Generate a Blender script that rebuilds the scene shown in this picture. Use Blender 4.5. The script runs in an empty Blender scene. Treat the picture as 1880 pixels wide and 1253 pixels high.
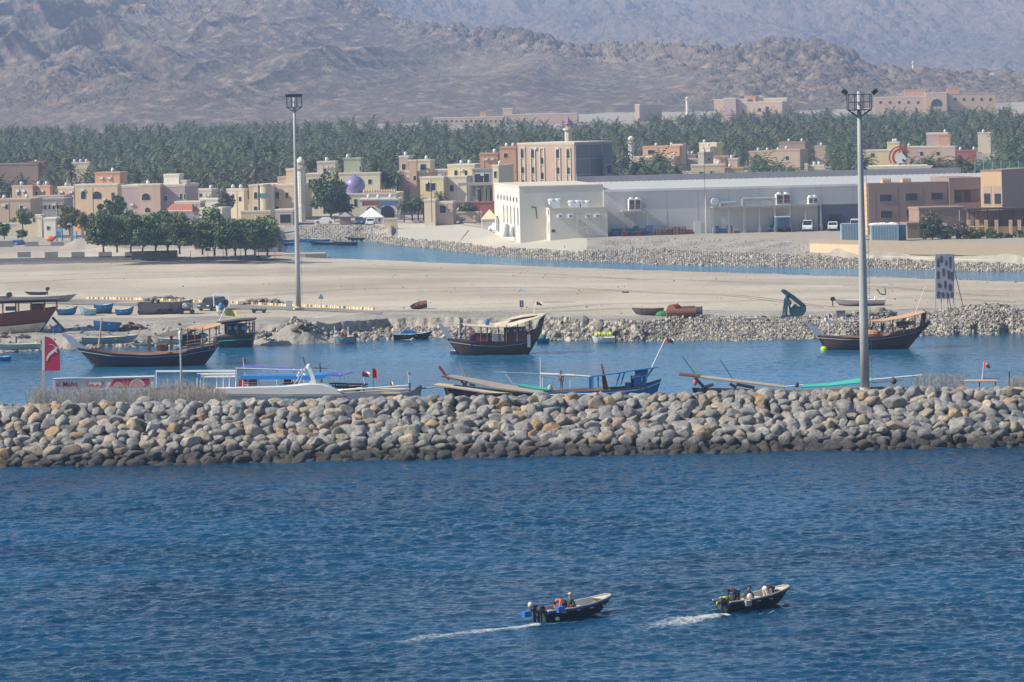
import bpy, bmesh, math, random
import numpy as np
from math import radians as R, sin, cos, pi
from mathutils import Vector, Matrix, Euler
SC = bpy.context.scene
C = SC.collection
# ---------------------------------------------------------------- camera, light, exposure
F = 7000.0; HC = 30.0; RO = R(1.2); YH = 180.0
cam = bpy.data.cameras.new('camera'); cam.lens = F/1880*36; cam.sensor_width = 36
cam.shift_y = (YH-626.5)/1880; cam.clip_start = 1; cam.clip_end = 30000
camo = bpy.data.objects.new('camera', cam); camo.location = (0, 0, HC)
camo.rotation_euler = (R(90), RO, 0); C.objects.link(camo); SC.camera = camo
EL = 38; AZ = -102   # sun elevation, azimuth from +Y towards +X
w = bpy.data.worlds.new('World'); SC.world = w; w.use_nodes = True
nt = w.node_tree; bg = nt.nodes['Background']; bg.inputs[1].default_value = 0.1
sk = nt.nodes.new('ShaderNodeTexSky'); sk.sky_type = 'NISHITA'; sk.sun_disc = False
sk.sun_elevation = R(EL); sk.sun_rotation = R(AZ); sk.air_density = 1.0; sk.dust_density = 0.4; sk.ozone_density = 2.0
nt.links.new(sk.outputs[0], bg.inputs[0])
sl = bpy.data.lights.new('sun', 'SUN'); sl.energy = 5.0; sl.angle = R(0.5); sl.color = (1, .91, .77)
so = bpy.data.objects.new('sun', sl); C.objects.link(so); so.location = (-400, 100, 300)
sd = Vector((sin(R(AZ))*cos(R(EL)), cos(R(AZ))*cos(R(EL)), sin(R(EL))))
so.rotation_euler = sd.to_track_quat('Z', 'Y').to_euler()
SC.view_settings.view_transform = 'Standard'; SC.view_settings.look = 'None'
SC.view_settings.exposure = 0.42; SC.view_settings.gamma = 1
SC.cycles.max_bounces = 5; SC.cycles.diffuse_bounces = 2; SC.cycles.glossy_bounces = 2
SC.cycles.volume_bounces = 1; SC.cycles.transparent_max_bounces = 6
try:
    SC.cycles.use_denoising = True
except Exception: pass
# ---------------------------------------------------------------- helpers
CT, ST = cos(RO), sin(RO)
def wuv(px, py):
    u = px-940; v = YH-py
    return u*CT+v*ST, -u*ST+v*CT
def P(px, py, z=0.0, D=None):
    u, v = wuv(px, py)
    if D is None: D = F*(z-HC)/v
    return Vector((u*D/F, D, HC+v*D/F))
def gz(D):          # height of the town ground by distance
    return float(np.interp(D, [0, 735, 800, 870, 950, 1300, 1700, 2000, 2600], [2.7, 2.7, 2.7, 3.0, 4.5, 9, 14, 18, 30]))
def PG(px, py):     # point of the town ground
    D = 700.
    while D < 2600:
        p = P(px, py, D=D)
        if p.z <= gz(D): return p
        D += 1.
    return p
def hsh(ix, iy, s):
    h = (ix.astype(np.int64)*374761393 + iy.astype(np.int64)*668265263 + s*974634777) & 0xffffffff
    h = ((h ^ (h >> 13))*1274126177) & 0xffffffff
    return ((h ^ (h >> 16)) & 0xffffff)/float(0xffffff)
def vn(x, y, s=0):
    ix = np.floor(x); iy = np.floor(y); fx = x-ix; fy = y-iy
    fx = fx*fx*(3-2*fx); fy = fy*fy*(3-2*fy)
    a = hsh(ix, iy, s); b = hsh(ix+1, iy, s); c = hsh(ix, iy+1, s); d = hsh(ix+1, iy+1, s)
    return (a*(1-fx)+b*fx)*(1-fy)+(c*(1-fx)+d*fx)*fy
def fbm(x, y, o=5, s=0, g=.5, l=2.03):
    t = 0; a = 1; n = 0
    for i in range(o):
        t = t+a*vn(x, y, s+i*17); n += a; a *= g; x = x*l+11.3; y = y*l+5.7
    return t/n
def ridge(x, y, o=5, s=0, g=.5):
    t = 0; a = 1; n = 0
    for i in range(o):
        t = t+a*(1-abs(2*vn(x, y, s+i*17)-1)); n += a; a *= g; x = x*2.05+3.1; y = y*2.05+9.2
    return t/n
def boulders(x, y, cell, s=0):   # height of half buried stones
    X = x/cell; Y = y/cell; ix = np.floor(X); iy = np.floor(Y); out = np.zeros_like(X)
    for a in (-1, 0, 1):
        for b in (-1, 0, 1):
            cx = ix+a; cy = iy+b
            px = cx+hsh(cx, cy, s); py = cy+hsh(cx, cy, s+5); r = .25+.6*hsh(cx, cy, s+9)**2
            d2 = ((X-px)**2+(Y-py)**2)/(r*r)
            out = np.maximum(out, np.sqrt(np.clip(1-d2, 0, 1))*r)
    return out*cell
def links(nt, a, b): nt.links.new(a, b)
MATS = {}
def mat(name, col, rough=.85, var=.12, scale=1.0, bump=0.0, bscale=None, col2=None, metal=0, wpos=False, detail=4, spec=None, stretch=None, objrand=0, contrast=None):
    if name in MATS: return MATS[name]
    m = bpy.data.materials.new(name); m.use_nodes = True; nt = m.node_tree; N = nt.nodes
    b = N['Principled BSDF']; b.inputs['Roughness'].default_value = rough; b.inputs['Metallic'].default_value = metal
    if spec is not None: b.inputs['Specular IOR Level'].default_value = spec
    c = (*col, 1) if len(col) == 3 else col
    if wpos:
        g = N.new('ShaderNodeNewGeometry'); co = g.outputs['Position']
    else:
        g = N.new('ShaderNodeTexCoord'); co = g.outputs['Object']
    if stretch:
        mp = N.new('ShaderNodeMapping'); mp.inputs['Scale'].default_value = stretch; nt.links.new(co, mp.inputs[0]); co = mp.outputs[0]
    tx = N.new('ShaderNodeTexNoise'); tx.inputs['Scale'].default_value = scale; tx.inputs['Detail'].default_value = detail
    tx.inputs['Roughness'].default_value = .62
    nt.links.new(co, tx.inputs['Vector'])
    mx = N.new('ShaderNodeMix'); mx.data_type = 'RGBA'
    if col2 is None:
        c1 = tuple(max(0, x*(1-var*2)) for x in c[:3])+(1,); c2 = tuple(min(1, x*(1+var*2)) for x in c[:3])+(1,)
    else: c1 = c; c2 = (*col2, 1)
    mx.inputs[6].default_value = c1; mx.inputs[7].default_value = c2
    fac = tx.outputs[0]
    if contrast:
        mr = N.new('ShaderNodeMapRange'); mr.inputs[1].default_value = contrast[0]; mr.inputs[2].default_value = contrast[1]
        nt.links.new(fac, mr.inputs[0]); fac = mr.outputs[0]
    nt.links.new(fac, mx.inputs[0])
    out = mx.outputs[2]
    if objrand:
        oi = N.new('ShaderNodeObjectInfo'); hs = N.new('ShaderNodeHueSaturation')
        mr = N.new('ShaderNodeMapRange'); mr.inputs[3].default_value = 1-objrand; mr.inputs[4].default_value = 1+objrand
        nt.links.new(oi.outputs['Random'], mr.inputs[0]); nt.links.new(mr.outputs[0], hs.inputs['Value']); nt.links.new(out, hs.inputs['Color']); out = hs.outputs[0]
    nt.links.new(out, b.inputs['Base Color'])
    if bump:
        t2 = N.new('ShaderNodeTexNoise'); t2.inputs['Scale'].default_value = bscale or scale*4; t2.inputs['Detail'].default_value = 5
        nt.links.new(co, t2.inputs['Vector'])
        bp = N.new('ShaderNodeBump'); bp.inputs['Strength'].default_value = 1; bp.inputs['Distance'].default_value = bump
        nt.links.new(t2.outputs[0], bp.inputs['Height']); nt.links.new(bp.outputs[0], b.inputs['Normal'])
    MATS[name] = m
    return m
def npmesh(name, V, Fc, mats=(), mi=None, smooth=False):
    """V (n,3) array; Fc (m,k) array of faces of one size"""
    me = bpy.data.meshes.new(name); V = np.asarray(V, dtype=np.float32); Fc = np.asarray(Fc, dtype=np.int32)
    k = Fc.shape[1]; me.vertices.add(len(V)); me.vertices.foreach_set('co', V.ravel())
    me.loops.add(Fc.size); me.loops.foreach_set('vertex_index', Fc.ravel())
    me.polygons.add(len(Fc)); me.polygons.foreach_set('loop_start', np.arange(0, Fc.size, k, dtype=np.int32))
    if mi is not None: me.polygons.foreach_set('material_index', np.asarray(mi, dtype=np.int32))
    me.polygons.foreach_set('use_smooth', np.full(len(Fc), smooth))
    for m in mats: me.materials.append(m)
    me.update(calc_edges=True)
    return me
def link(o, parent=None, loc=None):
    C.objects.link(o)
    if parent is not None: o.parent = parent
    if loc is not None: o.location = loc
    return o
def tag(o, label=None, cat=None, group=None, kind=None):
    if label: o['label'] = label
    if cat: o['category'] = cat
    if group: o['group'] = group
    if kind: o['kind'] = kind
    return o
def struct(name, me, kind='structure'):
    o = bpy.data.objects.new(name, me); link(o); o['kind'] = kind; return o
def E(name, label, cat, loc, group=None, rz=0):
    o = bpy.data.objects.new(name, None); link(o, None, loc); o.rotation_euler = (0, 0, rz); o.empty_display_size = .2
    return tag(o, label, cat, group)
def grid_faces(nr, nc):
    i = np.arange(nr-1)[:, None]; j = np.arange(nc-1)[None, :]
    a = (i*nc+j).ravel()
    return np.stack([a, a+1, a+nc+1, a+nc], 1)
class MB:
    def __init__(s): s.v = []; s.f = []; s.m = []; s.cm = 0
    def add(s, vs, fs):
        n = len(s.v); s.v += [tuple(v) for v in vs]; s.f += [tuple(i+n for i in f) for f in fs]; s.m += [s.cm]*len(fs); return s
    def box(s, x0, x1, y0, y1, z0, z1, sh=0):
        """sh shifts the top by sh in x"""
        return s.add([(x0, y0, z0), (x1, y0, z0), (x1, y1, z0), (x0, y1, z0), (x0+sh, y0, z1), (x1+sh, y0, z1), (x1+sh, y1, z1), (x0+sh, y1, z1)],
              [(0, 3, 2, 1), (4, 5, 6, 7), (0, 1, 5, 4), (1, 2, 6, 5), (2, 3, 7, 6), (3, 0, 4, 7)])
    def prism(s, pts, y0, y1):
        """outline of (x, z) extruded in y"""
        n = len(pts)
        return s.add([(x, y0, z) for x, z in pts]+[(x, y1, z) for x, z in pts],
              [tuple(range(n)), tuple(range(2*n-1, n-1, -1))]+[(i, i+n, (i+1) % n+n, (i+1) % n) for i in range(n)])
    def tube(s, a, b, r, r2=None, n=8):
        a = Vector(a); b = Vector(b); d = (b-a); r2 = r if r2 is None else r2
        if d.length < 1e-6: return s
        d.normalize(); u = d.orthogonal().normalized(); v = d.cross(u)
        ring = lambda c, r: [c+u*(r*cos(2*pi*i/n))+v*(r*sin(2*pi*i/n)) for i in range(n)]
        return s.add(ring(a, r)+ring(b, r2), [(i, (i+1) % n, (i+1) % n+n, i+n) for i in range(n)]+[tuple(range(n-1, -1, -1)), tuple(range(n, 2*n))])
    def path(s, pts, r, n=6):
        for a, b in zip(pts[:-1], pts[1:]): s.tube(a, b, r, n=n)
        return s
    def lathe(s, prof, c=(0, 0, 0), n=16):
        """prof list of (r, z)"""
        vs = []; fs = []
        for r, z in prof:
            vs += [(c[0]+r*cos(2*pi*i/n), c[1]+r*sin(2*pi*i/n), c[2]+z) for i in range(n)]
        for k in range(len(prof)-1):
            fs += [(k*n+i, k*n+(i+1) % n, (k+1)*n+(i+1) % n, (k+1)*n+i) for i in range(n)]
        fs += [tuple(range(n-1, -1, -1)), tuple(range((len(prof)-1)*n, len(prof)*n))]
        return s.add(vs, fs)
    def ball(s, c, rx, ry=None, rz=None, n=12, k=7):
        ry = ry or rx; rz = rz or rx; vs = []; fs = []
        for j in range(k+1):
            t = pi*j/k
            vs += [(c[0]+rx*sin(t)*cos(2*pi*i/n), c[1]+ry*sin(t)*sin(2*pi*i/n), c[2]+rz*cos(t)) for i in range(n)]
        for j in range(k):
            fs += [(j*n+i, j*n+(i+1) % n, (j+1)*n+(i+1) % n, (j+1)*n+i) for i in range(n)]
        return s.add(vs, fs)
    def o(s, name, m, parent=None, loc=None, smooth=False, label=None):
        me = bpy.data.meshes.new(name); me.from_pydata(s.v, [], s.f)
        for x in (m if isinstance(m, (list, tuple)) else [m]): me.materials.append(x)
        if isinstance(m, (list, tuple)): me.polygons.foreach_set('material_index', s.m)
        if smooth: me.polygons.foreach_set('use_smooth', [True]*len(me.polygons))
        me.update(); ob = bpy.data.objects.new(name, me); link(ob, parent, loc)
        if label: ob['label'] = label
        return ob
class Fr:
    """a place anchored where pixel (px, py) meets height z, or at distance D; q() gives metres across and up there"""
    def __init__(s, px, py, z=0.0, D=None, g=False):
        s.p = PG(px, py) if g else P(px, py, z, D)
        s.u, s.v = wuv(px, py); s.k = s.p.y/F; s.loc = s.p
    def q(s, px, py, y=0.0):
        u, v = wuv(px, py); k = (s.p.y+y)/F
        return u*k-s.p.x, HC+v*k-s.p.z
    def q3(s, px, py, y=0.0):
        a = s.q(px, py, y); return (a[0], y, a[1])
    def bx(s, mb, x0, y0, x1, y1, ya, yb):
        a = s.q((x0+x1)/2, y0, ya); b = s.q((x0+x1)/2, y1, ya); c = s.q(x0, (y0+y1)/2, ya); d = s.q(x1, (y0+y1)/2, ya)
        return mb.box(c[0], d[0], ya, yb, min(a[1], b[1]), max(a[1], b[1]))
    def pl(s, mb, pts, ya, yb):
        return mb.prism([s.q(x, y, ya) for x, y in pts], ya, yb)
def copy_tree(o, parent=None, loc=None, rz=None, sc=None):
    c = o.copy(); C.objects.link(c); c.parent = parent
    if loc is not None: c.location = loc
    if rz is not None: c.rotation_euler = (c.rotation_euler[0], c.rotation_euler[1], rz)
    if sc is not None: c.scale = (sc, sc, sc) if not isinstance(sc, (tuple, list)) else sc
    for ch in list(o.children): copy_tree(ch, c)
    return c
# ---------------------------------------------------------------- ground, water, hills
def water(name, base, rough, w1, w2, dist, far):
    m = bpy.data.materials.new(name); m.use_nodes = True; nt = m.node_tree; N = nt.nodes; b = N['Principled BSDF']
    b.inputs['Roughness'].default_value = rough; b.inputs['IOR'].default_value = 1.33; b.inputs['Specular IOR Level'].default_value = .27
    g = N.new('ShaderNodeNewGeometry')
    mp = N.new('ShaderNodeMapping'); mp.inputs['Scale'].default_value = (.75, 1, 1); nt.links.new(g.outputs['Position'], mp.inputs[0])
    hs = []
    for sc_, wt in ((w1, 1.0), (w2, .45)):
        t = N.new('ShaderNodeTexNoise'); t.inputs['Scale'].default_value = sc_; t.inputs['Detail'].default_value = 3; nt.links.new(mp.outputs[0], t.inputs['Vector'])
        mm = N.new('ShaderNodeMath'); mm.operation = 'MULTIPLY'; mm.inputs[1].default_value = wt; nt.links.new(t.outputs[0], mm.inputs[0]); hs.append(mm)
    ad = N.new('ShaderNodeMath'); nt.links.new(hs[0].outputs[0], ad.inputs[0]); nt.links.new(hs[1].outputs[0], ad.inputs[1])
    bp = N.new('ShaderNodeBump'); bp.inputs['Strength'].default_value = 1; bp.inputs['Distance'].default_value = dist
    nt.links.new(ad.outputs[0], bp.inputs['Height']); nt.links.new(bp.outputs[0], b.inputs['Normal'])
    t = N.new('ShaderNodeTexNoise'); t.inputs['Scale'].default_value = far; t.inputs['Detail'].default_value = 4; nt.links.new(mp.outputs[0], t.inputs['Vector'])
    mx = N.new('ShaderNodeMix'); mx.data_type = 'RGBA'; mx.inputs[6].default_value = (*[c*.72 for c in base], 1); mx.inputs[7].default_value = (*[c*1.3 for c in base], 1)
    mr = N.new('ShaderNodeMapRange'); mr.inputs[1].default_value = .35; mr.inputs[2].default_value = .65; nt.links.new(t.outputs[0], mr.inputs[0])
    nt.links.new(mr.outputs[0], mx.inputs[0]); nt.links.new(mx.outputs[2], b.inputs['Base Color'])
    return m
M_sea = water('sea_water', (.001, .043, .098), .08, 1.3, 4.5, .16, .05)
M_harb = water('harbour_water', (.012, .10, .19), .1, 2.0, 5, .08, .035)
M_creek = water('creek_water', (.03, .16, .26), .12, .8, 3.0, .3, .03)

def nonuni(a, b, step, lo, hi):
    c = list(np.arange(a, b+step*.5, step)); s = step; x = c[-1]
    while x < hi: s *= 1.35; x = min(x+s, hi); c.append(x)
    s = step; x = c[0]; pre = []
    while x > lo: s *= 1.35; x = max(x-s, lo); pre.append(x)
    return np.array(pre[::-1]+c)
rng = np.random.default_rng(7)
def wave_height(X, Y):
    Z = np.zeros_like(X); g = vn(X*.035, Y*.022, 3)*.9+.2+.35*vn(X*.11, Y*.07, 13)
    Xw = X+1.6*fbm(X*.13, Y*.13, 3, 41); Yw = Y+1.6*fbm(X*.13+9, Y*.13, 3, 42)
    for i in range(44):
        L = .5*1.055**i*(1+.2*rng.random())
        th = R(90+rng.normal(-8, 38)); k = 2*pi/L; ph = rng.random()*6.28
        a = .021*L**.75*(1 if L < 1.25 else .42)
        Z += a*(1-abs(np.sin((Xw*cos(th)+Yw*sin(th))*k/2+ph)))*1.5
    Z += .16*fbm(X*1.1, Y*.9, 4, 77)
    return (Z-Z.mean())*g
def make_sea():
    xs = nonuni(-56, 56, .17, -2500, 2500); ys = nonuni(190, 320, .19, -600, 329)
    X, Y = np.meshgrid(xs, ys)
    fade = np.clip((85-abs(X))/25, 0, 1)*np.clip((Y-178)/10, 0, 1)
    Z = wave_height(X, Y)*fade
    global SEA; SEA = (xs, ys, Z)
    return struct('sea', npmesh('sea', np.stack([X.ravel(), Y.ravel(), Z.ravel()], 1), grid_faces(len(ys), len(xs)), [M_sea], smooth=True))
make_sea()
make_SHEET = 0
def sheet(name, x0, x1, y0, y1, z, m):
    return struct(name, npmesh(name, [(x0, y0, z), (x1, y0, z), (x1, y1, z), (x0, y1, z)], [(0, 1, 2, 3)], [m]))
def make_harbour():
    xs = nonuni(-72, 72, .27, -2500, 2500); ys = nonuni(338, 480, .3, 329.2, 560)
    X, Y = np.meshgrid(xs, ys); Z = wave_height(X*1.25, Y*1.1)*.34*np.interp(fbm(X*.02, Y*.05, 3, 88), [.35, .6], [.55, 1.2])*np.clip((110-abs(X))/30, 0, 1)
    struct('harbour_water', npmesh('harbour_water', np.stack([X.ravel(), Y.ravel(), Z.ravel()], 1), grid_faces(len(ys), len(xs)), [M_harb], smooth=True))
make_harbour()
sheet('creek_water', -900, 700, 560, 900, 0, M_creek)

# terrain: columns fan out from the shore; every column has the same bands of control points (distance, height)
U = np.concatenate([np.linspace(-9000, -1100, 24, endpoint=False), np.linspace(-1100, 1100, 560), np.linspace(1130, 9000, 24)])
def itp(tab): t = np.array(tab, float); return np.interp(U, t[:, 0]-940, t[:, 1])
def Dof(tab, z):   # table of px, py (photo) -> distance at height z
    t = np.array(tab, float); out = []
    for px, py in t: out.append(P(px, py, z).y)
    return np.interp(U, t[:, 0]-940, out)
jit = lambda k, a, s: a*(fbm(U*k, U*0+3.3, 4, s)-.5)*2
shore = Dof([(-900, 650), (0, 646), (100, 642), (380, 634), (480, 628), (600, 626), (800, 622), (1000, 625), (1300, 626), (1480, 622), (1700, 616), (1880, 612), (2600, 600)], 0)
top1 = Dof([(-900, 610), (0, 603), (100, 600), (380, 595), (480, 596), (560, 598), (620, 603), (700, 595), (990, 597), (1010, 596), (1160, 594), (1250, 584), (1480, 586), (1600, 583), (1760, 580), (1880, 583), (2600, 570)], 1.9)
bank = Dof([(-900, 640), (0, 630), (100, 628), (380, 622), (480, 614), (560, 616), (620, 608), (700, 600), (990, 602), (1160, 612), (1250, 605), (1880, 600), (2600, 590)], .9)
shore = shore+jit(.02, 4, 5); bank = np.maximum(bank+jit(.03, 3, 6), shore+1.0); top1 = np.maximum(top1+jit(.025, 2.5, 7), bank+.7)
clf = np.clip((U+320)/10, 0, 1)*np.clip((75-U)/30, 0, 1); bank = bank*(1-clf)+(top1-1.0-jit(.06, .5, 19))*clf
cr0 = Dof([(-900, 470), (300, 474), (500, 474), (600, 475), (700, 478), (800, 483), (1000, 490), (1200, 497), (1500, 506), (1880, 518), (2600, 530)], .1)
cr1 = Dof([(-900, 440), (300, 446), (480, 444), (520, 443), (600, 443), (660, 442), (720, 450), (900, 470), (1000, 477), (1200, 487), (1500, 492), (1880, 500), (2600, 508)], 0)
cr0 = cr0+jit(.04, 2, 8)
cr1 = np.maximum(cr1+jit(.03, 3, 9), cr0+5)
creek = np.clip((U-(505-940))/12, 0, 1)         # no creek left of the grove
creek = np.where(U < -900, 0, creek)
rt = Dof([(-900, 425), (480, 425), (560, 412), (660, 426), (720, 442), (800, 446), (900, 458), (1000, 462), (1060, 466), (1160, 458), (1300, 463), (1480, 470), (1600, 477), (1880, 486), (2600, 495)], 1.1)
rt = np.maximum(rt, cr1+3); hd = (U > -440) & (U < -225); rt = np.where(hd, np.minimum(rt, cr1+12), rt)
bt = Dof([(-900, 415), (480, 415), (560, 406), (700, 410), (830, 412), (905, 424), (1000, 436), (1110, 439), (1300, 437), (1440, 442), (1480, 450), (1600, 466), (1880, 476), (2600, 482)], 2.6)
bt = np.maximum(bt, rt+1.5); bt = np.where(hd, np.minimum(bt, cr1+22), bt)
lf = 1-np.clip((U+480)/44, 0, 1); lf = lf*lf*(3-2*lf); cr0 = 700*lf+cr0*(1-lf); cr1 = 706*lf+cr1*(1-lf); rt = 715*lf+rt*(1-lf); bt = 728*lf+bt*(1-lf)
CTRL = [  # (distance, height, rows in the band that ends here)
    (shore-9, -2.5+U*0, 0), (shore, 0*U-.05, 4), (bank, .9-.15*clf+jit(.05, .25, 11), 5), (top1, 1.95+jit(.02, .15, 12), 5),
    (top1+14, 2.05+U*0, 10), (cr0*.5+top1*.5, 1.6+U*0, 30), (cr0-6, np.interp(U, [-560, -340], [1.3, .32]), 26), (cr0, np.interp(U, [-500, -425], [1.3, .05]), 6),
    (cr0*.5+cr1*.5, -1.6*creek+1.5*(1-creek), 3), (cr1, -.05*creek+1.8*(1-creek), 3), (rt, 1.1*creek+2.2*(1-creek), 12), (bt, 2.6+U*0, 12),
    (np.maximum(bt+8, 740+0*U), 2.7+0*U, 6)]
for D_ in (800, 870, 950, 1300, 1700, 2000, 2600):
    d_ = np.maximum(CTRL[-1][0]+.6, D_); CTRL.append((d_, np.array([gz(q) for q in d_]), 8))
rowsD = []; rowsZ = []; band = []
for i, (d, z, n) in enumerate(CTRL):
    if i == 0: rowsD.append(d); rowsZ.append(z); continue
    d0, z0, _ = CTRL[i-1]; d = np.maximum(d, d0+.5)
    CTRL[i] = (d, z, n)
    for k in range(1, n+1):
        t = k/n; rowsD.append(d0+(d-d0)*t); rowsZ.append(z0+(z-z0)*t); band.append(i)
DD = np.array(rowsD); ZZ = np.array(rowsZ); XX = DD/F*U[None, :]
amp = np.zeros(len(rowsD)); 
for r in range(1, len(rowsD)):
    b = band[r-1]; amp[r] = {1: .1, 2: .35, 3: .35, 4: .12, 5: .06, 6: .06, 7: .08, 8: .1, 9: .15, 10: .3, 11: .25}.get(b, .1)
rev = np.clip((U+215)/6, 0, 1)*np.clip((150-U)/20, 0, 1)   # where the concrete slope is
nz = (fbm(XX*.35, DD*.35, 5, 31)-.5)*2
for r in range(1, len(rowsD)):
    a = amp[r]
    if band[r-1] in (11, 12): a = a*(1-rev)
    if band[r-1] in (1, 2, 3): a = a*np.interp(U, [-420, -300], [.35, 1])
    ZZ[r] += nz[r]*a
mounds = 0
for (px, py, rx, ry, h) in [(1840, 578, 7, 4, 1.3), (1770, 575, 3, 2.5, .9), (1560, 588, 5, 3, 1.2), (1590, 583, 3, 2, 1.1), (490, 604, 3, 4, 1.3), (530, 600, 4, 4, 1.5), (560, 600, 3, 3, 1.0), (470, 556, 5, 3, .9), (310, 552, 6, 2, .5), (150, 463, 3.2, 4, 1.9), (205, 463, 3.5, 4, 2.3)]:
    p = P(px, py, 2.0); ZZ += h*np.exp(-((XX-p.x)/rx)**2-((DD-p.y)/ry)**2)*(1+.3*nz)
M_sand = mat('pale_sand', (.33, .285, .22), .95, scale=.03, wpos=True, col2=(.50, .44, .345), detail=8, bump=.15, bscale=1.2, contrast=(.35, .65), stretch=(.8, 1.0, 1))
M_gsand = mat('grey_gravel_sand', (.22, .205, .185), .95, scale=.12, wpos=True, col2=(.38, .345, .29), detail=9, bump=.25, bscale=1.5, contrast=(.35, .65))
M_rub = mat('rubble_bank', (.17, .155, .13), .95, scale=.8, wpos=True, col2=(.38, .345, .285), detail=6, bump=.3, bscale=2.5, contrast=(.38, .62))
M_conc = mat('pale_concrete', (.42, .39, .32), .9, scale=.15, wpos=True, col2=(.54, .50, .41), detail=6, stretch=(1, .2, .2))
M_town = mat('town_earth', (.26, .23, .19), .95, scale=.05, wpos=True, col2=(.40, .36, .29), detail=6)
M_wet = mat('wet_shore', (.09, .085, .075), .8, scale=.7, wpos=True, col2=(.2, .185, .16), detail=6, bump=.2, bscale=2)
def strip(name, r0, r1, m, c0=0, c1=None):
    c1 = c1 or len(U); V = np.stack([XX[r0:r1, c0:c1].ravel(), DD[r0:r1, c0:c1].ravel(), ZZ[r0:r1, c0:c1].ravel()], 1)
    return struct(name, npmesh(name, V, grid_faces(r1-r0, c1-c0), [m], smooth=True))
def row_of(i): return sum(c[2] for c in CTRL[1:i+1])
cs_ = int(np.searchsorted(U, -300)); strip('shore_slope', 0, row_of(3)+1, M_rub, cs_); strip('shore_slope', 0, row_of(3)+1, M_gsand, 0, cs_+1)
strip('sand_ground', row_of(3), row_of(4)+1, M_gsand)
strip('sand_flat', row_of(4), row_of(7)+1, M_sand)
strip('creek_bed', row_of(7), row_of(9)+1, M_wet)
ca = int(np.searchsorted(U, -215)); cb = int(np.searchsorted(U, 130))
cl = int(np.searchsorted(U, -425))
strip('creek_bank', row_of(9), row_of(10)+1, M_rub, cl)
strip('park_ground', row_of(9), row_of(11)+1, M_sand, 0, cl+1)
strip('upper_bank', row_of(10), row_of(11)+1, M_gsand, cl, ca+1)
strip('upper_bank', row_of(10), row_of(11)+1, M_gsand, cb, len(U))
strip('concrete_slope', row_of(10), row_of(11)+1, M_conc, ca, cb+1)
strip('town_ground', row_of(11), len(rowsD), M_town)
def ground_at(x, y):   # height of the near land
    u = x/y*F; c = int(np.clip(np.searchsorted(U, u), 1, len(U)-1)); r = int(np.clip(np.searchsorted(DD[:, c], y), 1, len(rowsD)-1))
    t = (y-DD[r-1, c])/(DD[r, c]-DD[r-1, c]+1e-9); t = min(max(t, 0), 1)
    return float(ZZ[r-1, c]*(1-t)+ZZ[r, c]*t)
def PL(px, py, z=2.0):   # point of the near land under a pixel
    D = 465.
    while D < 900:
        p = P(px, py, D=D)
        if p.z <= ground_at(p.x, p.y): break
        D += .4
    return p
sheet('lower_land', -9000, 9000, 480, 9000, -2.6, M_town)

# hills
def hillmat(name, a, b, c):
    m = bpy.data.materials.new(name); m.use_nodes = True; nt = m.node_tree; N = nt.nodes; bs = N['Principled BSDF']; bs.inputs['Roughness'].default_value = .95
    g = N.new('ShaderNodeNewGeometry')
    t1 = N.new('ShaderNodeTexNoise'); t1.inputs['Scale'].default_value = .006; t1.inputs['Detail'].default_value = 9; t1.inputs['Roughness'].default_value = .65
    t2 = N.new('ShaderNodeTexNoise'); t2.inputs['Scale'].default_value = .12; t2.inputs['Detail'].default_value = 5
    mp = N.new('ShaderNodeMapping'); mp.inputs['Scale'].default_value = (1, .3, 1.4); nt.links.new(g.outputs['Position'], mp.inputs[0])
    for t in (t1, t2): nt.links.new(mp.outputs[0], t.inputs['Vector'])
    m1 = N.new('ShaderNodeMix'); m1.data_type = 'RGBA'; m1.inputs[6].default_value = (*a, 1); m1.inputs[7].default_value = (*b, 1)
    r1 = N.new('ShaderNodeMapRange'); r1.inputs[1].default_value = .4; r1.inputs[2].default_value = .6; nt.links.new(t1.outputs[0], r1.inputs[0]); nt.links.new(r1.outputs[0], m1.inputs[0])
    m2 = N.new('ShaderNodeMix'); m2.data_type = 'RGBA'; m2.inputs[7].default_value = (*c, 1); nt.links.new(m1.outputs[2], m2.inputs[6])
    r2 = N.new('ShaderNodeMapRange'); r2.inputs[1].default_value = .48; r2.inputs[2].default_value = .72; nt.links.new(t2.outputs[0], r2.inputs[0]); nt.links.new(r2.outputs[0], m2.inputs[0])
    nt.links.new(m2.outputs[2], bs.inputs['Base Color'])
    t3 = N.new('ShaderNodeTexNoise'); t3.inputs['Scale'].default_value = .25; t3.inputs['Detail'].default_value = 6; nt.links.new(mp.outputs[0], t3.inputs['Vector'])
    bp = N.new('ShaderNodeBump'); bp.inputs['Strength'].default_value = 1; bp.inputs['Distance'].default_value = 1.6; nt.links.new(t3.outputs[0], bp.inputs['Height']); nt.links.new(bp.outputs[0], bs.inputs['Normal'])
    return m
M_hill = hillmat('rocky_hill', (.065, .053, .042), (.13, .102, .078), (.25, .185, .13))
M_mtn = hillmat('bare_mountain', (.075, .056, .044), (.135, .098, .074), (.185, .135, .095))
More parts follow.
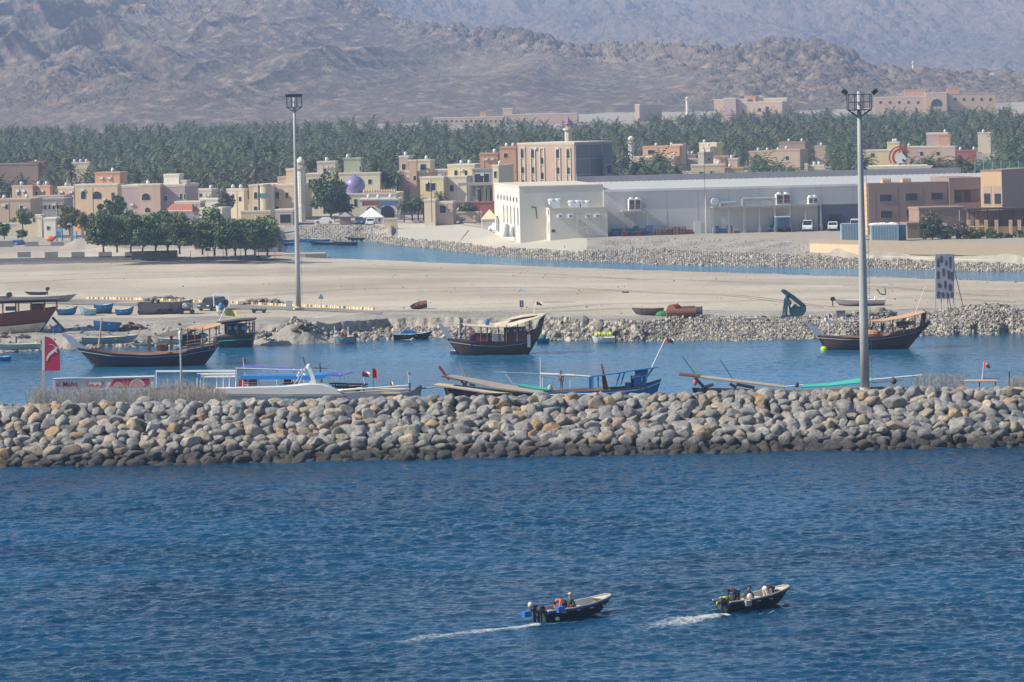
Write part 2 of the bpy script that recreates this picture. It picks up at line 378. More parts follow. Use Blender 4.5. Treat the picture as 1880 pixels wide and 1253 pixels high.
def hills():
    n_c = 1150; u = np.concatenate([np.linspace(-3000, -1150, 60, endpoint=False), np.linspace(-1150, 1150, n_c), np.linspace(1180, 3000, 60)])
    # crest of the front ridge: photo px, py, distance
    cr = np.array([(-1500, -130, 4300), (-400, -125, 4200), (0, -120, 4000), (300, -100, 3800), (520, -55, 3600), (660, 0, 3400), (720, 32, 3300), (800, 55, 3150), (870, 66, 3050), (960, 66, 2950), (1010, 74, 2900),
        (1028, 92, 2880), (1090, 92, 2850), (1180, 86, 2800), (1290, 90, 2750), (1330, 96, 2720), (1400, 80, 2700), (1440, 70, 2680), (1490, 78, 2650), (1550, 104, 2620), (1600, 128, 2600), (1700, 141, 2580), (1880, 141, 2560), (2600, 150, 2560), (3400, 150, 2560)], float)
    Dc = np.interp(u, cr[:, 0]-940, cr[:, 2]); yp = np.interp(u, cr[:, 0]-940, cr[:, 1]+(cr[:, 0]-940)*ST)
    ker = np.exp(-(np.arange(-90, 91)/38.)**2); ker /= ker.sum()
    sm = lambda a: np.convolve(np.pad(a, 90, 'edge'), ker, 'valid')
    ys_ = sm(yp); dy = yp-ys_; Dc = sm(Dc)
    Zc = HC+(YH-ys_)/F*Dc; dZ = -dy/F*Dc
    t = np.linspace(0, 1, 330)[:, None]; D0 = 1950.
    D = D0+(Dc[None, :]-D0)*t; X = D*u[None, :]/F
    zb = 17.; e = np.interp(u, [-940, -200, 200, 940], [1.15, 1.35, 1.7, 1.8])[None, :]
    Z = zb+(Zc[None, :]-zb)*t**e
    Z += dZ[None, :]*np.clip((t-.8)*5, 0, 1)**2
    k = np.clip((Z-zb)/40, 0, 1)
    big = (ridge(X*.007+D*.003, D*.0022, 5, 3)-.55)*2
    Z += k*big*np.clip((Zc[None, :]-zb)*.12, 5, 26)*np.sin(np.clip(t, 0, 1)*pi)**.5
    gl = (ridge(X*.0075-D*.0011+.5*fbm(X*.01, D*.002, 3, 8), D*.0007, 4, 33, .45)-.6)*2
    Z += k*gl*np.clip((Zc[None, :]-zb)*.22, 5, 42)*np.sin(np.clip(t, 0, 1)*pi)**.6
    rk = fbm(X*.004+2, D*.003, 3, 50)
    rocky = np.clip((rk-.47)*5, .0, 1)*np.interp(u, [-900, -450, -150, 300, 900], [.35, .4, .9, 1, .8])[None, :]
    rocky = np.maximum(rocky, .06)
    rocky = np.maximum(rocky, np.clip((t-.8)*6, 0, .9)*np.clip((u[None, :]+350)/200, 0, 1))
    Z += rocky*k**.5*(boulders(X, D*.8, 13, 2)*.7+boulders(X, D*.8, 6, 4)*.6)+boulders(X, D*.8, 3.2, 8)*.45*k**.3*np.clip(rocky*1.3, .25, 1)
    Z += (fbm(X*.05, D*.02, 5, 21)-.5)*3.4*k
    # the back of the ridge
    tb = np.linspace(0, 1, 12)[1:, None]; Db = Dc[None, :]+tb*500; Zb = Z[-1][None, :]*(1-tb)+5*tb
    D = np.vstack([D, Db]); Z = np.vstack([Z, Zb]); X = D*u[None, :]/F
    struct('hill', npmesh('hill', np.stack([X.ravel(), D.ravel(), Z.ravel()], 1), grid_faces(D.shape[0], D.shape[1]), [M_hill], smooth=False))
    # the mountain behind
    u = np.concatenate([np.linspace(-3000, -700, 60, endpoint=False), np.linspace(-700, 1150, 900), np.linspace(1180, 3400, 60)])
    t = np.linspace(-.04, 1, 380)[:, None]; D = 4300+t*3300+0*u[None, :]; t = np.maximum(t, 0); X = D*u[None, :]/F
    ux = u[None, :]+0*t
    valley = np.exp(-((ux-150)/170)**2)
    Z = 42+290*t**1.05-valley*45*t
    # a spur that falls from the upper left to the valley
    sp = np.interp(ux, [-350, 20, 150, 300], [110, 50, 0, 0])*np.exp(-((t-.35)/.25)**2)
    Z += sp*.6
    Z += (ridge(X*.0032+.6*t, D*.0009, 6, 61, .5)-.55)*130*np.clip(t*3, 0.05, 1)
    Z += (fbm(X*.03, D*.02, 5, 71)-.5)*16+boulders(X, D*.7, 16, 6)*.5*np.clip((fbm(X*.006, D*.004, 3, 15)-.4)*5, 0, 1)+boulders(X, D*.7, 7, 16)*.2
    Z[0] = -5; Z[1:12] -= 12
    struct('mountain', npmesh('mountain', np.stack([X.ravel(), D.ravel(), Z.ravel()], 1), grid_faces(D.shape[0], D.shape[1]), [M_mtn], smooth=False))
    return Dc, Zc
hills()
# the air between the camera and the hills
hz = MB().box(-9500, 9500, -900, 9500, -4.5, 420).o('haze', (hm := bpy.data.materials.new('haze')))
hz['kind'] = 'stuff'; hm.use_nodes = True; N = hm.node_tree.nodes
N.remove(N['Principled BSDF']); pv = N.new('ShaderNodeVolumePrincipled'); pv.inputs['Density'].default_value = 0.00014
pv.inputs['Color'].default_value = (.53, .68, 1, 1); pv.inputs['Anisotropy'].default_value = 0.1
hm.node_tree.links.new(pv.outputs[0], N['Material Output'].inputs['Volume'])
# ---------------------------------------------------------------- breakwater
def rockmat(name, a, b, c):
    m = bpy.data.materials.new(name); m.use_nodes = True; nt = m.node_tree; N = nt.nodes; bs = N['Principled BSDF']; bs.inputs['Roughness'].default_value = .9
    g = N.new('ShaderNodeTexCoord'); oi = N.new('ShaderNodeObjectInfo')
    ad = N.new('ShaderNodeVectorMath'); nt.links.new(g.outputs['Object'], ad.inputs[0]); nt.links.new(oi.outputs['Location'], ad.inputs[1])
    t1 = N.new('ShaderNodeTexNoise'); t1.inputs['Scale'].default_value = 1.1; t1.inputs['Detail'].default_value = 6; t1.inputs['Roughness'].default_value = .65
    nt.links.new(ad.outputs[0], t1.inputs['Vector'])
    cr = N.new('ShaderNodeValToRGB'); nt.links.new(t1.outputs[0], cr.inputs[0])
    e = cr.color_ramp.elements; e[0].position = .32; e[0].color = (*a, 1); e[1].position = .72; e[1].color = (*c, 1)
    x = e.new(.5); x.color = (*b, 1)
    hs = N.new('ShaderNodeHueSaturation'); mr = N.new('ShaderNodeMapRange'); mr.inputs[3].default_value = .68; mr.inputs[4].default_value = 1.3
    nt.links.new(oi.outputs['Random'], mr.inputs[0]); nt.links.new(mr.outputs[0], hs.inputs['Value']); nt.links.new(cr.outputs[0], hs.inputs['Color'])
    # dark wet stone near the water line: a stain that belongs to the stones
    gp = N.new('ShaderNodeNewGeometry'); sx = N.new('ShaderNodeSeparateXYZ'); nt.links.new(gp.outputs['Position'], sx.inputs[0])
    nn = N.new('ShaderNodeTexNoise'); nn.inputs['Scale'].default_value = .8; nt.links.new(gp.outputs['Position'], nn.inputs['Vector'])
    a1 = N.new('ShaderNodeMath'); a1.operation = 'SUBTRACT'; nt.links.new(sx.outputs[2], a1.inputs[0]); nt.links.new(nn.outputs[0], a1.inputs[1])
    wr = N.new('ShaderNodeMapRange'); wr.inputs[1].default_value = .1; wr.inputs[2].default_value = 1.15; wr.inputs[3].default_value = .2; wr.inputs[4].default_value = 1
    nt.links.new(a1.outputs[0], wr.inputs[0])
    mm = N.new('ShaderNodeVectorMath'); mm.operation = 'SCALE'; nt.links.new(hs.outputs[0], mm.inputs[0]); nt.links.new(wr.outputs[0], mm.inputs['Scale'])
    nt.links.new(mm.outputs[0], bs.inputs['Base Color'])
    t3 = N.new('ShaderNodeTexNoise'); t3.inputs['Scale'].default_value = 3.5; t3.inputs['Detail'].default_value = 8; t3.inputs['Roughness'].default_value = .7; nt.links.new(ad.outputs[0], t3.inputs['Vector'])
    bp = N.new('ShaderNodeBump'); bp.inputs['Strength'].default_value = 1; bp.inputs['Distance'].default_value = .3; nt.links.new(t3.outputs[0], bp.inputs['Height']); nt.links.new(bp.outputs[0], bs.inputs['Normal'])
    return m
M_rk = [rockmat('grey_limestone', (.17, .175, .18), (.34, .33, .31), (.52, .48, .41)), rockmat('tan_limestone', (.26, .22, .17), (.44, .37, .28), (.56, .47, .34)), rockmat('ochre_limestone', (.27, .19, .12), (.47, .32, .18), (.55, .42, .26))]
rr = random.Random(11)
def rock_verts(sub, seed, nplanes=10, soft=130):
    bm = bmesh.new(); bmesh.ops.create_icosphere(bm, subdivisions=sub, radius=1)
    V = np.array([v.co[:] for v in bm.verts]); Fc = np.array([[v.index for v in f.verts] for f in bm.faces]); bm.free()
    r = np.random.default_rng(seed); n = r.normal(size=(nplanes, 3)); n /= np.linalg.norm(n, axis=1)[:, None]; d = .66+.3*r.random(nplanes)
    dots = V@n.T; rad = 1/np.maximum(dots/d[None, :], 1e-3)
    rad = np.where(dots > .05, rad, 9); s = -np.log(np.exp(-soft*np.minimum(rad, 3)).sum(1)+math.exp(-soft*1.25))/soft
    s += .09*(fbm(V[:, 0]*2.6+seed+5, V[:, 1]*2.6+V[:, 2]*2.1+9, 5, seed, .6)-.5)
    return V*s[:, None], Fc
RV = [rock_verts(4, 100+i) for i in range(14)]
RM = [[npmesh('boulder', V, Fc, [m], smooth=True) for V, Fc in RV] for m in M_rk]
RL = [rock_verts(3, 200+i) for i in range(8)]
def crest(x): return 4.2-.004*x
cands = []
nrow = 12
for r in range(nrow):
    t = r/(nrow-1.0)
    x = -64+rr.random()
    while x < 64:
        s = rr.uniform(.38, .74)*(1.22 if rr.random() < .15 else 1); x += s*.9
        z = -.4+t*(crest(x)-.2+.4)+rr.uniform(-.18, .18); y = 318.4+t*7.0+rr.uniform(-.25, .25)
        cands.append((x, y, z, s, r)); x += s*.9
for k in range(2):
    x = -64
    while x < 64:
        s = rr.uniform(.45, .8); x += s*.9; cands.append((x, 326.6+k*1.3+rr.uniform(-.3, .3), crest(x)-.22-k*.1+rr.uniform(-.08, .08), s, 12+k)); x += s*.9
def rmat(r):
    q = rr.random(); b = .10 if r < 6 else .2
    return 2 if q < b*.3 else (1 if q < b*.3+(.12 if r < 5 else .22) else 0)
items = []
for c in cands:
    items.append((c, rmat(c[4]), rr.randrange(14), (rr.gauss(0, .3)+rr.choice([0, pi]), rr.gauss(0, .3), rr.uniform(0, 6.28)), (rr.uniform(1.1, 1.4), rr.uniform(.95, 1.2), rr.uniform(.72, .95))))
vis = [i for i in items if abs(i[0][0]/i[0][1]*F) < 960 and i[0][4] < 13]
vis.sort(key=lambda i: -i[0][3]*(1 if i[0][2] > .2 else .5)); solo = set(id(i) for i in vis[:300])
RKL = {0: 'rounded grey boulder', 1: 'buff tan boulder', 2: 'rusty ochre boulder'}
RPL = {0: 'at the dark wet foot of the breakwater wall', 1: 'low on the breakwater wall', 2: 'midway up the breakwater wall', 3: 'along the sunlit crest of the breakwater'}
bv = []; bf = []; bmi = []; nb = 0
for it in items:
    (x, y, z, s, r), mi, k, rot, sc = it
    if id(it) in solo:
        o = bpy.data.objects.new('boulder', RM[mi][k]); link(o, None, (x, y, z)); o.rotation_euler = rot; o.scale = [s*q*.87 for q in sc]
        zone = 0 if r <= 1 else 1 if r <= 4 else 2 if r <= 7 else 3
        side = 'left third of' if x < -14 else 'middle of' if x < 14 else 'right third of'
        side = side.replace(' third of', '').replace(' of', '')
        tag(o, f"{RKL[mi]} {RPL[zone]}, {side} of photo", 'boulder', f"{RKL[mi]}s {RPL[zone]}, {side} of photo")
    else:
        V, Fc = RL[k % 8]; M_ = np.array(Euler(rot).to_matrix()); W = (V*(s*np.array(sc)))@M_.T+np.array([x, y, z])
        bv.append(W); bf.append(Fc+nb); bmi.append(np.full(len(Fc), mi)); nb += len(V)
o = bpy.data.objects.new('boulders', npmesh('boulders', np.vstack(bv), np.vstack(bf), M_rk, np.concatenate(bmi), True)); link(o)
tag(o, 'smaller boulders filling the gaps of the breakwater wall', 'boulders', None, 'stuff')
# the core the stones lie on, and the quay behind
xs = np.linspace(-500, 500, 60)
prof = [(316.5, -2.0), (319.3, -.5), (326.2, 3.4), (329.5, 3.5), (331.5, 3.0), (338, 2.9), (338.3, -1.5)]
V = [(x, y, z) for x in xs for (y, z) in prof]
M_core = mat('breakwater_core', (.035, .035, .033), .95, scale=.8, wpos=True, bump=.3, bscale=2)  # almost black: shade in the gaps between stones put into the colour
struct('breakwater', npmesh('breakwater', V, grid_faces(len(xs), len(prof)), [M_core]))
# rubble on the banks
def rubble(name, label, spots, size, mats, lo=2, seed=3):
    r = random.Random(seed); base = [rock_verts(lo, 300+i, 9) for i in range(6)]; bv = []; bf = []; mi = []; n = 0
    for (x, y, z) in spots:
        V, Fc = base[r.randrange(6)]; s = r.uniform(*size)*(1.7 if r.random() < .07 else 1)
        M_ = np.array(Euler((r.uniform(0, 6), r.uniform(0, 6), r.uniform(0, 6))).to_matrix())
        W = (V*(s*np.array([r.uniform(.9, 1.4), 1, r.uniform(.6, .9)])))@M_.T+np.array([x, y, z])
        bv.append(W); bf.append(Fc+n); n += len(V); mi.append(np.full(len(Fc), r.choice([0, 0, 0, 1, 1, 2])))
    o = bpy.data.objects.new(name, npmesh(name, np.vstack(bv), np.vstack(bf), mats, np.concatenate(mi), True)); link(o)
    return tag(o, label, name, None, 'stuff')
M_rb = [mat('rubble_grey', (.21, .195, .17), .9, scale=1, wpos=True, bump=.05), mat('rubble_pale', (.42, .385, .32), .9, scale=1, wpos=True), mat('rubble_dark', (.13, .115, .1), .9, scale=1, wpos=True)]
def band_spots(px0, px1, rA, rB, n, seed, power=1.0):
    r = random.Random(seed); out = []
    for _ in range(n):
        c = int(np.searchsorted(U, r.uniform(px0, px1)-940)); row = rA+(rB-rA)*r.random()**power
        i = int(row); t = row-i; i = min(i, len(rowsD)-2)
        y = DD[i, c]*(1-t)+DD[i+1, c]*t; z = ZZ[i, c]*(1-t)+ZZ[i+1, c]*t
        out.append((y*U[c]/F+r.uniform(-.1, .1), y, z+.03))
    return out
r1 = row_of(1); r3 = row_of(3)
rubble('shore_rubble', 'grey and pale rubble heaped on the harbour bank beyond the dhows', band_spots(1000, 1960, r1-1, r3+1, 12000, 1), (.07, .2), M_rb, lo=1, seed=5)
rubble('bank_rocks', 'larger dark and pale rocks under the bank beside the middle dhow', band_spots(992, 1170, r1-1, r3, 240, 51), (.18, .42), M_rb, lo=3, seed=15)
rubble('shore_stones', 'scattered stones and debris along the eroded sand shore', band_spots(450, 1000, r1-.5, r1+5, 900, 2)+band_spots(-30, 450, r1-.5, r3+.5, 160, 22), (.1, .3), M_rb, lo=2, seed=6)
rubble('bank_rubble', 'grey stone armour along the far side of the creek', band_spots(640, 1960, row_of(9)-1, row_of(10)+.2, 13000, 3)+band_spots(540, 700, row_of(9)-1, row_of(11), 1300, 4)+band_spots(700, 1120, row_of(10)-2, row_of(10)+1.2, 1200, 33), (.09, .22), M_rb, lo=1, seed=7)
rubble('flat_stones', 'small pebbles and litter dotted over the pale sand flat', band_spots(-30, 1900, row_of(4), row_of(7), 260, 8, 1.0)+band_spots(600, 1900, row_of(7)-1.5, row_of(7)+.3, 420, 9)+band_spots(1100, 1500, row_of(10), row_of(11), 700, 10), (.05, .14), M_rb, lo=1, seed=8)
# ---------------------------------------------------------------- palms and trees
M_palm = mat('palm_green', (.022, .042, .02), .7, scale=.25, wpos=True, col2=(.085, .115, .045), detail=3, objrand=.25)
M_palm2 = mat('palm_light', (.06, .085, .038), .6, scale=.25, wpos=True, col2=(.115, .14, .065), detail=3)
M_dead = mat('dead_frond', (.13, .105, .07), .9)
M_trunk = mat('palm_trunk', (.11, .085, .065), .95, scale=3)
def frond(r, az, el, L, out, dead=False, npair=8):
    """a curved frond with leaflets, as triangles"""
    p = np.array([0., 0, 0]); d = np.array([cos(el)*cos(az), cos(el)*sin(az), sin(el)]); side = np.array([-sin(az), cos(az), 0]); up = np.array([0, 0, 1.])
    seg = npair; V, Fc, mi = out; st = L/seg; lt = 1 if r.random() < .42 else 0
    for i in range(seg+1):
        t = i/seg; w_ = .07*(1-t)+.03; q = p+d*st
        n = len(V); V += [p-side*w_, p+side*w_, q]; Fc.append((n, n+1, n+2)); mi.append(2 if dead else 1)
        if i > 0:
            ll = L*.26*(1-.75*abs(t-.35))
            for s in (-1, 1):
                tip = p+side*s*ll*.85+d*ll*.55-up*ll*(.25+.25*r.random())
                n = len(V); V += [p-d*st*.42, p+d*st*.42, tip]; Fc.append((n, n+1, n+2)); mi.append(2 if dead else lt)
        p = q; g = (.13 if not dead else .3)*(1+1.1*t)
        d = d-up*g; d = d/np.linalg.norm(d)
def palm_parts(seed, H, L=3.0, nf=30, npair=8):
    r = random.Random(seed); out = ([], [], [])
    for i in range(nf):
        el = R(62-95*(i/nf)**.85+r.uniform(-8, 8)); frond(r, i*2.399+r.uniform(-.2, .2), el, L*r.uniform(.85, 1.1), out, False, npair)
    for i in range(7): frond(r, r.uniform(0, 6.28), R(-45+r.uniform(-15, 10)), L*.7, out, True, max(3, npair-3))
    V = np.array(out[0])+np.array([0, 0, H]); Fc = np.array(out[1]); mi = np.array(out[2])
    m = MB(); b = r.uniform(-.3, .3)
    for k in range(4): m.tube((b*(k/4)**2, 0, H*k/4), (b*((k+1)/4)**2, 0, H*(k+1)/4), .24-.015*k, .23-.015*k, 7)
    m.tube((b, 0, H-.5), (b, 0, H+.15), .34, .2, 7)
    V[:, 0] += b
    return V, Fc, mi, m
PROTO = []
for i, (H, L) in enumerate([(5.2, 3.7), (7.0, 4.0), (3.6, 3.5), (8.6, 3.8), (6.2, 3.2)]):
    V, Fc, mi, m = palm_parts(i+40, H, L)
    t = E('date_palm', 'x', 'palm tree', (0, 0, -100)); tr = m.o('trunk', M_trunk, t, smooth=True)
    cw = bpy.data.objects.new('crown', npmesh('crown', V, Fc, [M_palm, M_palm2, M_dead], mi)); link(cw, t); PROTO.append(t)
SM = [palm_parts(60+i, H, L, 22, 5) for i, (H, L) in enumerate([(6, 4.0), (8, 4.2), (4.2, 3.6), (9.2, 4.0)])]
VIS = []     # (x0, x1, lowest visible row, distance) of things the palms leave in view
HOUSES = []   # filled by the town: (x0, x1, y0, y1) in metres kept clear of palms
USED = set()
def put_palm(x, y, z, label, group, k=None, s=None, r=random.Random(4)):
    k = r.randrange(5) if k is None else k; t = PROTO[k]; s = s or r.uniform(.75, 1.15); rz = r.uniform(0, 6.28)
    if k in USED: t = copy_tree(t, None, (x, y, z), rz, s)
    else: USED.add(k); t.location = (x, y, z); t.rotation_euler = (0, 0, rz); t.scale = (s, s, s)
    t['label'] = label; t['group'] = group
    return t
def blocked(x, y, m=2.2):
    return any(a-m < x < b+m and c-m < y < d+m for a, b, c, d in HOUSES)
def grove():
    r = random.Random(21); far = []; near = []
    D = 850.
    while D < 2060:
        sp = 5.6+(D-850)*.0028
        u = -1300-r.random()*sp/D*F
        while u < 1300:
            px = u+940; x = u*D/F; y = D+r.uniform(-2.5, 2.5)
            u += sp*r.uniform(.75, 1.3)/D*F
            lo = np.interp(px, [0, 240, 420, 560, 700, 860, 960, 1120, 1300, 1500, 1900], [905, 960, 960, 960, 980, 1010, 930, 880, 840, 840, 800])
            hi = np.interp(px, [0, 600, 790, 960, 1060, 1200, 1400, 1650, 1900], [1640, 1640, 1560, 1500, 1500, 1540, 1620, 1600, 1540])
            if D < lo or D > hi or blocked(x, y): continue
            if r.random() < .08 or vn(np.array([x*.045]), np.array([y*.03]), 91)[0] < .18: continue
            u_, v_ = x/y*F, (gz(y)+7.2-HC)/y*F; py = YH-(u_*ST+v_*CT)+0; pu = 940+u_*CT-v_*ST
            if any(a-9 < pu < b+9 and py < c and y < d_ for a, b, c, d_ in VIS): continue
            (near if len(near) < 100000 else far).append((x, y, gz(y)-.3, px))
        D += sp*.95
    # the ones that show largest stand alone, the rest is one grove
    near.sort(key=lambda p: p[1]); solo = near[:230]; rest = near[230:]
    for x, y, z, px in solo:
        if px < 450: a = 'behind the houses at the left end of town'
        elif px < 960: a = 'behind the middle houses and the mosque'
        elif px < 1500: a = 'behind the long warehouse roof'
        else: a = 'behind the brown hotel at the right'
        put_palm(x, y, z, 'green date palm '+a, 'date palms '+a)
    n = len(rest); Vs = []; Fs = []; Ms = []; nb = 0
    for x, y, z, px in rest:
        V, Fc, mi, m = SM[r.randrange(4)]; s = r.uniform(.62, 1.0); a = r.uniform(0, 6.28); c, d = cos(a)*s, sin(a)*s
        W = np.stack([V[:, 0]*c-V[:, 1]*d+x, V[:, 0]*d+V[:, 1]*c+y, V[:, 2]*s+z], 1)
        Vs.append(W); Fs.append(Fc+nb); Ms.append(mi); nb += len(V)
        tb = np.array([(x-.25, y, z), (x+.25, y, z), (x+.2, y, z+V[0, 2]*s*.98), (x-.2, y, z+V[0, 2]*s*.98)])
        Vs.append(tb); Fs.append(np.array([[0, 1, 2], [0, 2, 3]])+nb); Ms.append(np.array([2, 2])); nb += 4
    o = bpy.data.objects.new('palm_grove', npmesh('palm_grove', np.vstack(Vs), np.vstack(Fs), [M_palm, M_palm2, M_dead], np.concatenate(Ms))); link(o)
    tag(o, 'dense date palm plantation filling the plain below the hills', 'palm grove', None, 'stuff')
    print('palms', len(solo), n)
# broad-leaved trees: leaf clumps spread through an uneven crown
def leafmat(name, a, b): return mat(name, a, .7, scale=1.3, col2=b, detail=3, objrand=.15)
M_leaf = leafmat('leaf_green', (.075, .125, .045), (.18, .25, .10))
M_leafd = leafmat('leaf_dark', (.045, .08, .035), (.11, .16, .065))
M_leafy = leafmat('leaf_olive', (.08, .10, .03), (.17, .19, .07))
M_leafg = leafmat('leaf_grey', (.09, .10, .07), (.17, .17, .13))
M_bark = mat('bark', (.12, .10, .08), .95, scale=4)
def crown(seed, rx, ry, rz, n, leaf=.28, clumps=26, flat=.0, hollow=.35):
    r = np.random.default_rng(seed); cl = []
    for i in range(clumps):
        d = r.normal(size=3); d /= np.linalg.norm(d); q = r.uniform(.35, .95); cl.append((d*np.array([rx, ry, rz])*q, r.uniform(.22, .42)))
    V = []; per = n//clumps; S = (rx+ry+rz)/3
    P_ = []
    for c, s in cl:
        d = r.normal(size=(per, 3)); d /= np.linalg.norm(d, axis=1)[:, None]; q = (hollow+(1-hollow)*r.random(per))**.6
        P_.append(c+d*q[:, None]*s*S*np.array([1.15, 1.15, .85]))
    P_ = np.vstack(P_); P_[:, 2] = np.maximum(P_[:, 2], -rz*.72+.12*r.normal(size=len(P_)))
    n = len(P_); a = r.normal(size=(n, 3)); a /= np.linalg.norm(a, axis=1)[:, None]; b = np.cross(a, r.normal(size=(n, 3))); b /= np.linalg.norm(b, axis=1)[:, None]
    s = leaf*r.uniform(.6, 1.3, n)[:, None]
    V = np.stack([P_-a*s, P_+b*s*.55, P_+a*s, P_-b*s*.55], 1).reshape(-1, 3); Fc = np.arange(n*4).reshape(-1, 4)
    return V, Fc
def tree(name, label, x, y, z, h, w_, m, seed, group=None, n=2600, leaf=.26, trunk=.3, stems=1, cat='tree', dens=26):
    t = E(name, label, cat, (x, y, z), group); ch = h*(1-trunk); V, Fc = crown(seed, w_/2*.86, w_/2*.86, ch/2, n, leaf, dens)
    V = V+np.array([0, 0, h-ch/2]); c = bpy.data.objects.new('crown', npmesh('crown', V, Fc, [m])); link(c, t)
    k = MB(); r = random.Random(seed)
    for s in range(stems):
        ox = (s-(stems-1)/2)*.35; k.tube((ox, 0, 0), (ox*1.5, 0, h*trunk+.3), .05*h**.7, .035*h**.7, 7)
        for j in range(4):
            a = r.uniform(0, 6.28); k.tube((ox*1.5, 0, h*trunk+.1), (ox*1.5+cos(a)*w_*.25, sin(a)*w_*.25, h*trunk+ch*.5), .03*h**.7, .012*h**.7, 5)
    k.o('trunk', M_bark, t, smooth=True)
    return t
def ptree(name, label, px, pb, pt, wpx, m, seed, D=None, **k):
    """a tree from its trunk foot and top in the photo"""
    p = P(px, pb, D=D) if D else PG(px, pb); s = F/p.y; return tree(name, label, p.x, p.y, p.z, (pb-pt)/s, wpx/s, m, seed, **k)
# ---------------------------------------------------------------- the town
def wl(name, c, v=.10): return mat('wall_'+name, c, .9, var=v, scale=.9, detail=7, stretch=(1, 1, .3))
W_ = dict(pk=wl('pink', (.50, .36, .28)), pe=wl('peach', (.58, .43, .28)), or_=wl('orange', (.52, .29, .17)), cr=wl('cream', (.60, .52, .38)), ye=wl('yellow', (.60, .50, .27)),
  wh=wl('white', (.72, .68, .58)), li=wl('lilac', (.40, .31, .31)), ta=wl('tan', (.44, .33, .24)), gr=wl('grey', (.30, .29, .29)), br=wl('brown', (.27, .19, .15)), re=wl('red', (.34, .12, .09)),
  bl=wl('blue', (.10, .20, .36)), pu=wl('purple', (.16, .13, .34)), dk=wl('dark', (.07, .065, .065)), cn=wl('bare_block', (.17, .18, .19), .1), gn=wl('greenish', (.38, .40, .27)), wa=wl('warehouse', (.64, .62, .58), .04), te=wl('teal', (.05, .22, .20)), of=wl('office', (.62, .59, .51), .03), st=wl('stone', (.36, .33, .28), .12))
M_glass = mat('window_glass', (.03, .035, .05), .15, var=.3, scale=.8)
M_trim = mat('pale_trim', (.62, .55, .44), .8)
M_white = mat('white_paint', (.75, .75, .73), .5, var=.03)
M_tank = mat('white_tank', (.58, .60, .62), .45, var=.03)
M_steel = mat('galvanised_steel', (.38, .39, .40), .5, metal=.3)
M_dark = mat('dark_metal', (.05, .05, .055), .6)
M_rust = mat('rusty_steel', (.20, .09, .06), .9, scale=3)
def tank(t, x, y, z, r=.55, h=1.1):
    m = MB().lathe([(r, 0), (r, h*.75), (r*.75, h*.95), (r*.3, h*1.08), (.01, h*1.1)], n=12); m.o('water_tank', M_tank, t, (x, y, z), True)
def dish(t, x, y, z, r=.6):
    m = MB().lathe([(.02, 0), (r*.6, .08), (r, .28), (r*.98, .3), (r*.6, .12)], n=12); o = m.o('satellite_dish', M_tank, t, (x, y, z+.6), True); o.rotation_euler = (R(55), 0, R(-40))
    MB().tube((0, 0, 0), (0, 0, .7), .05).o('dish_post', M_steel, t, (x, y, z))
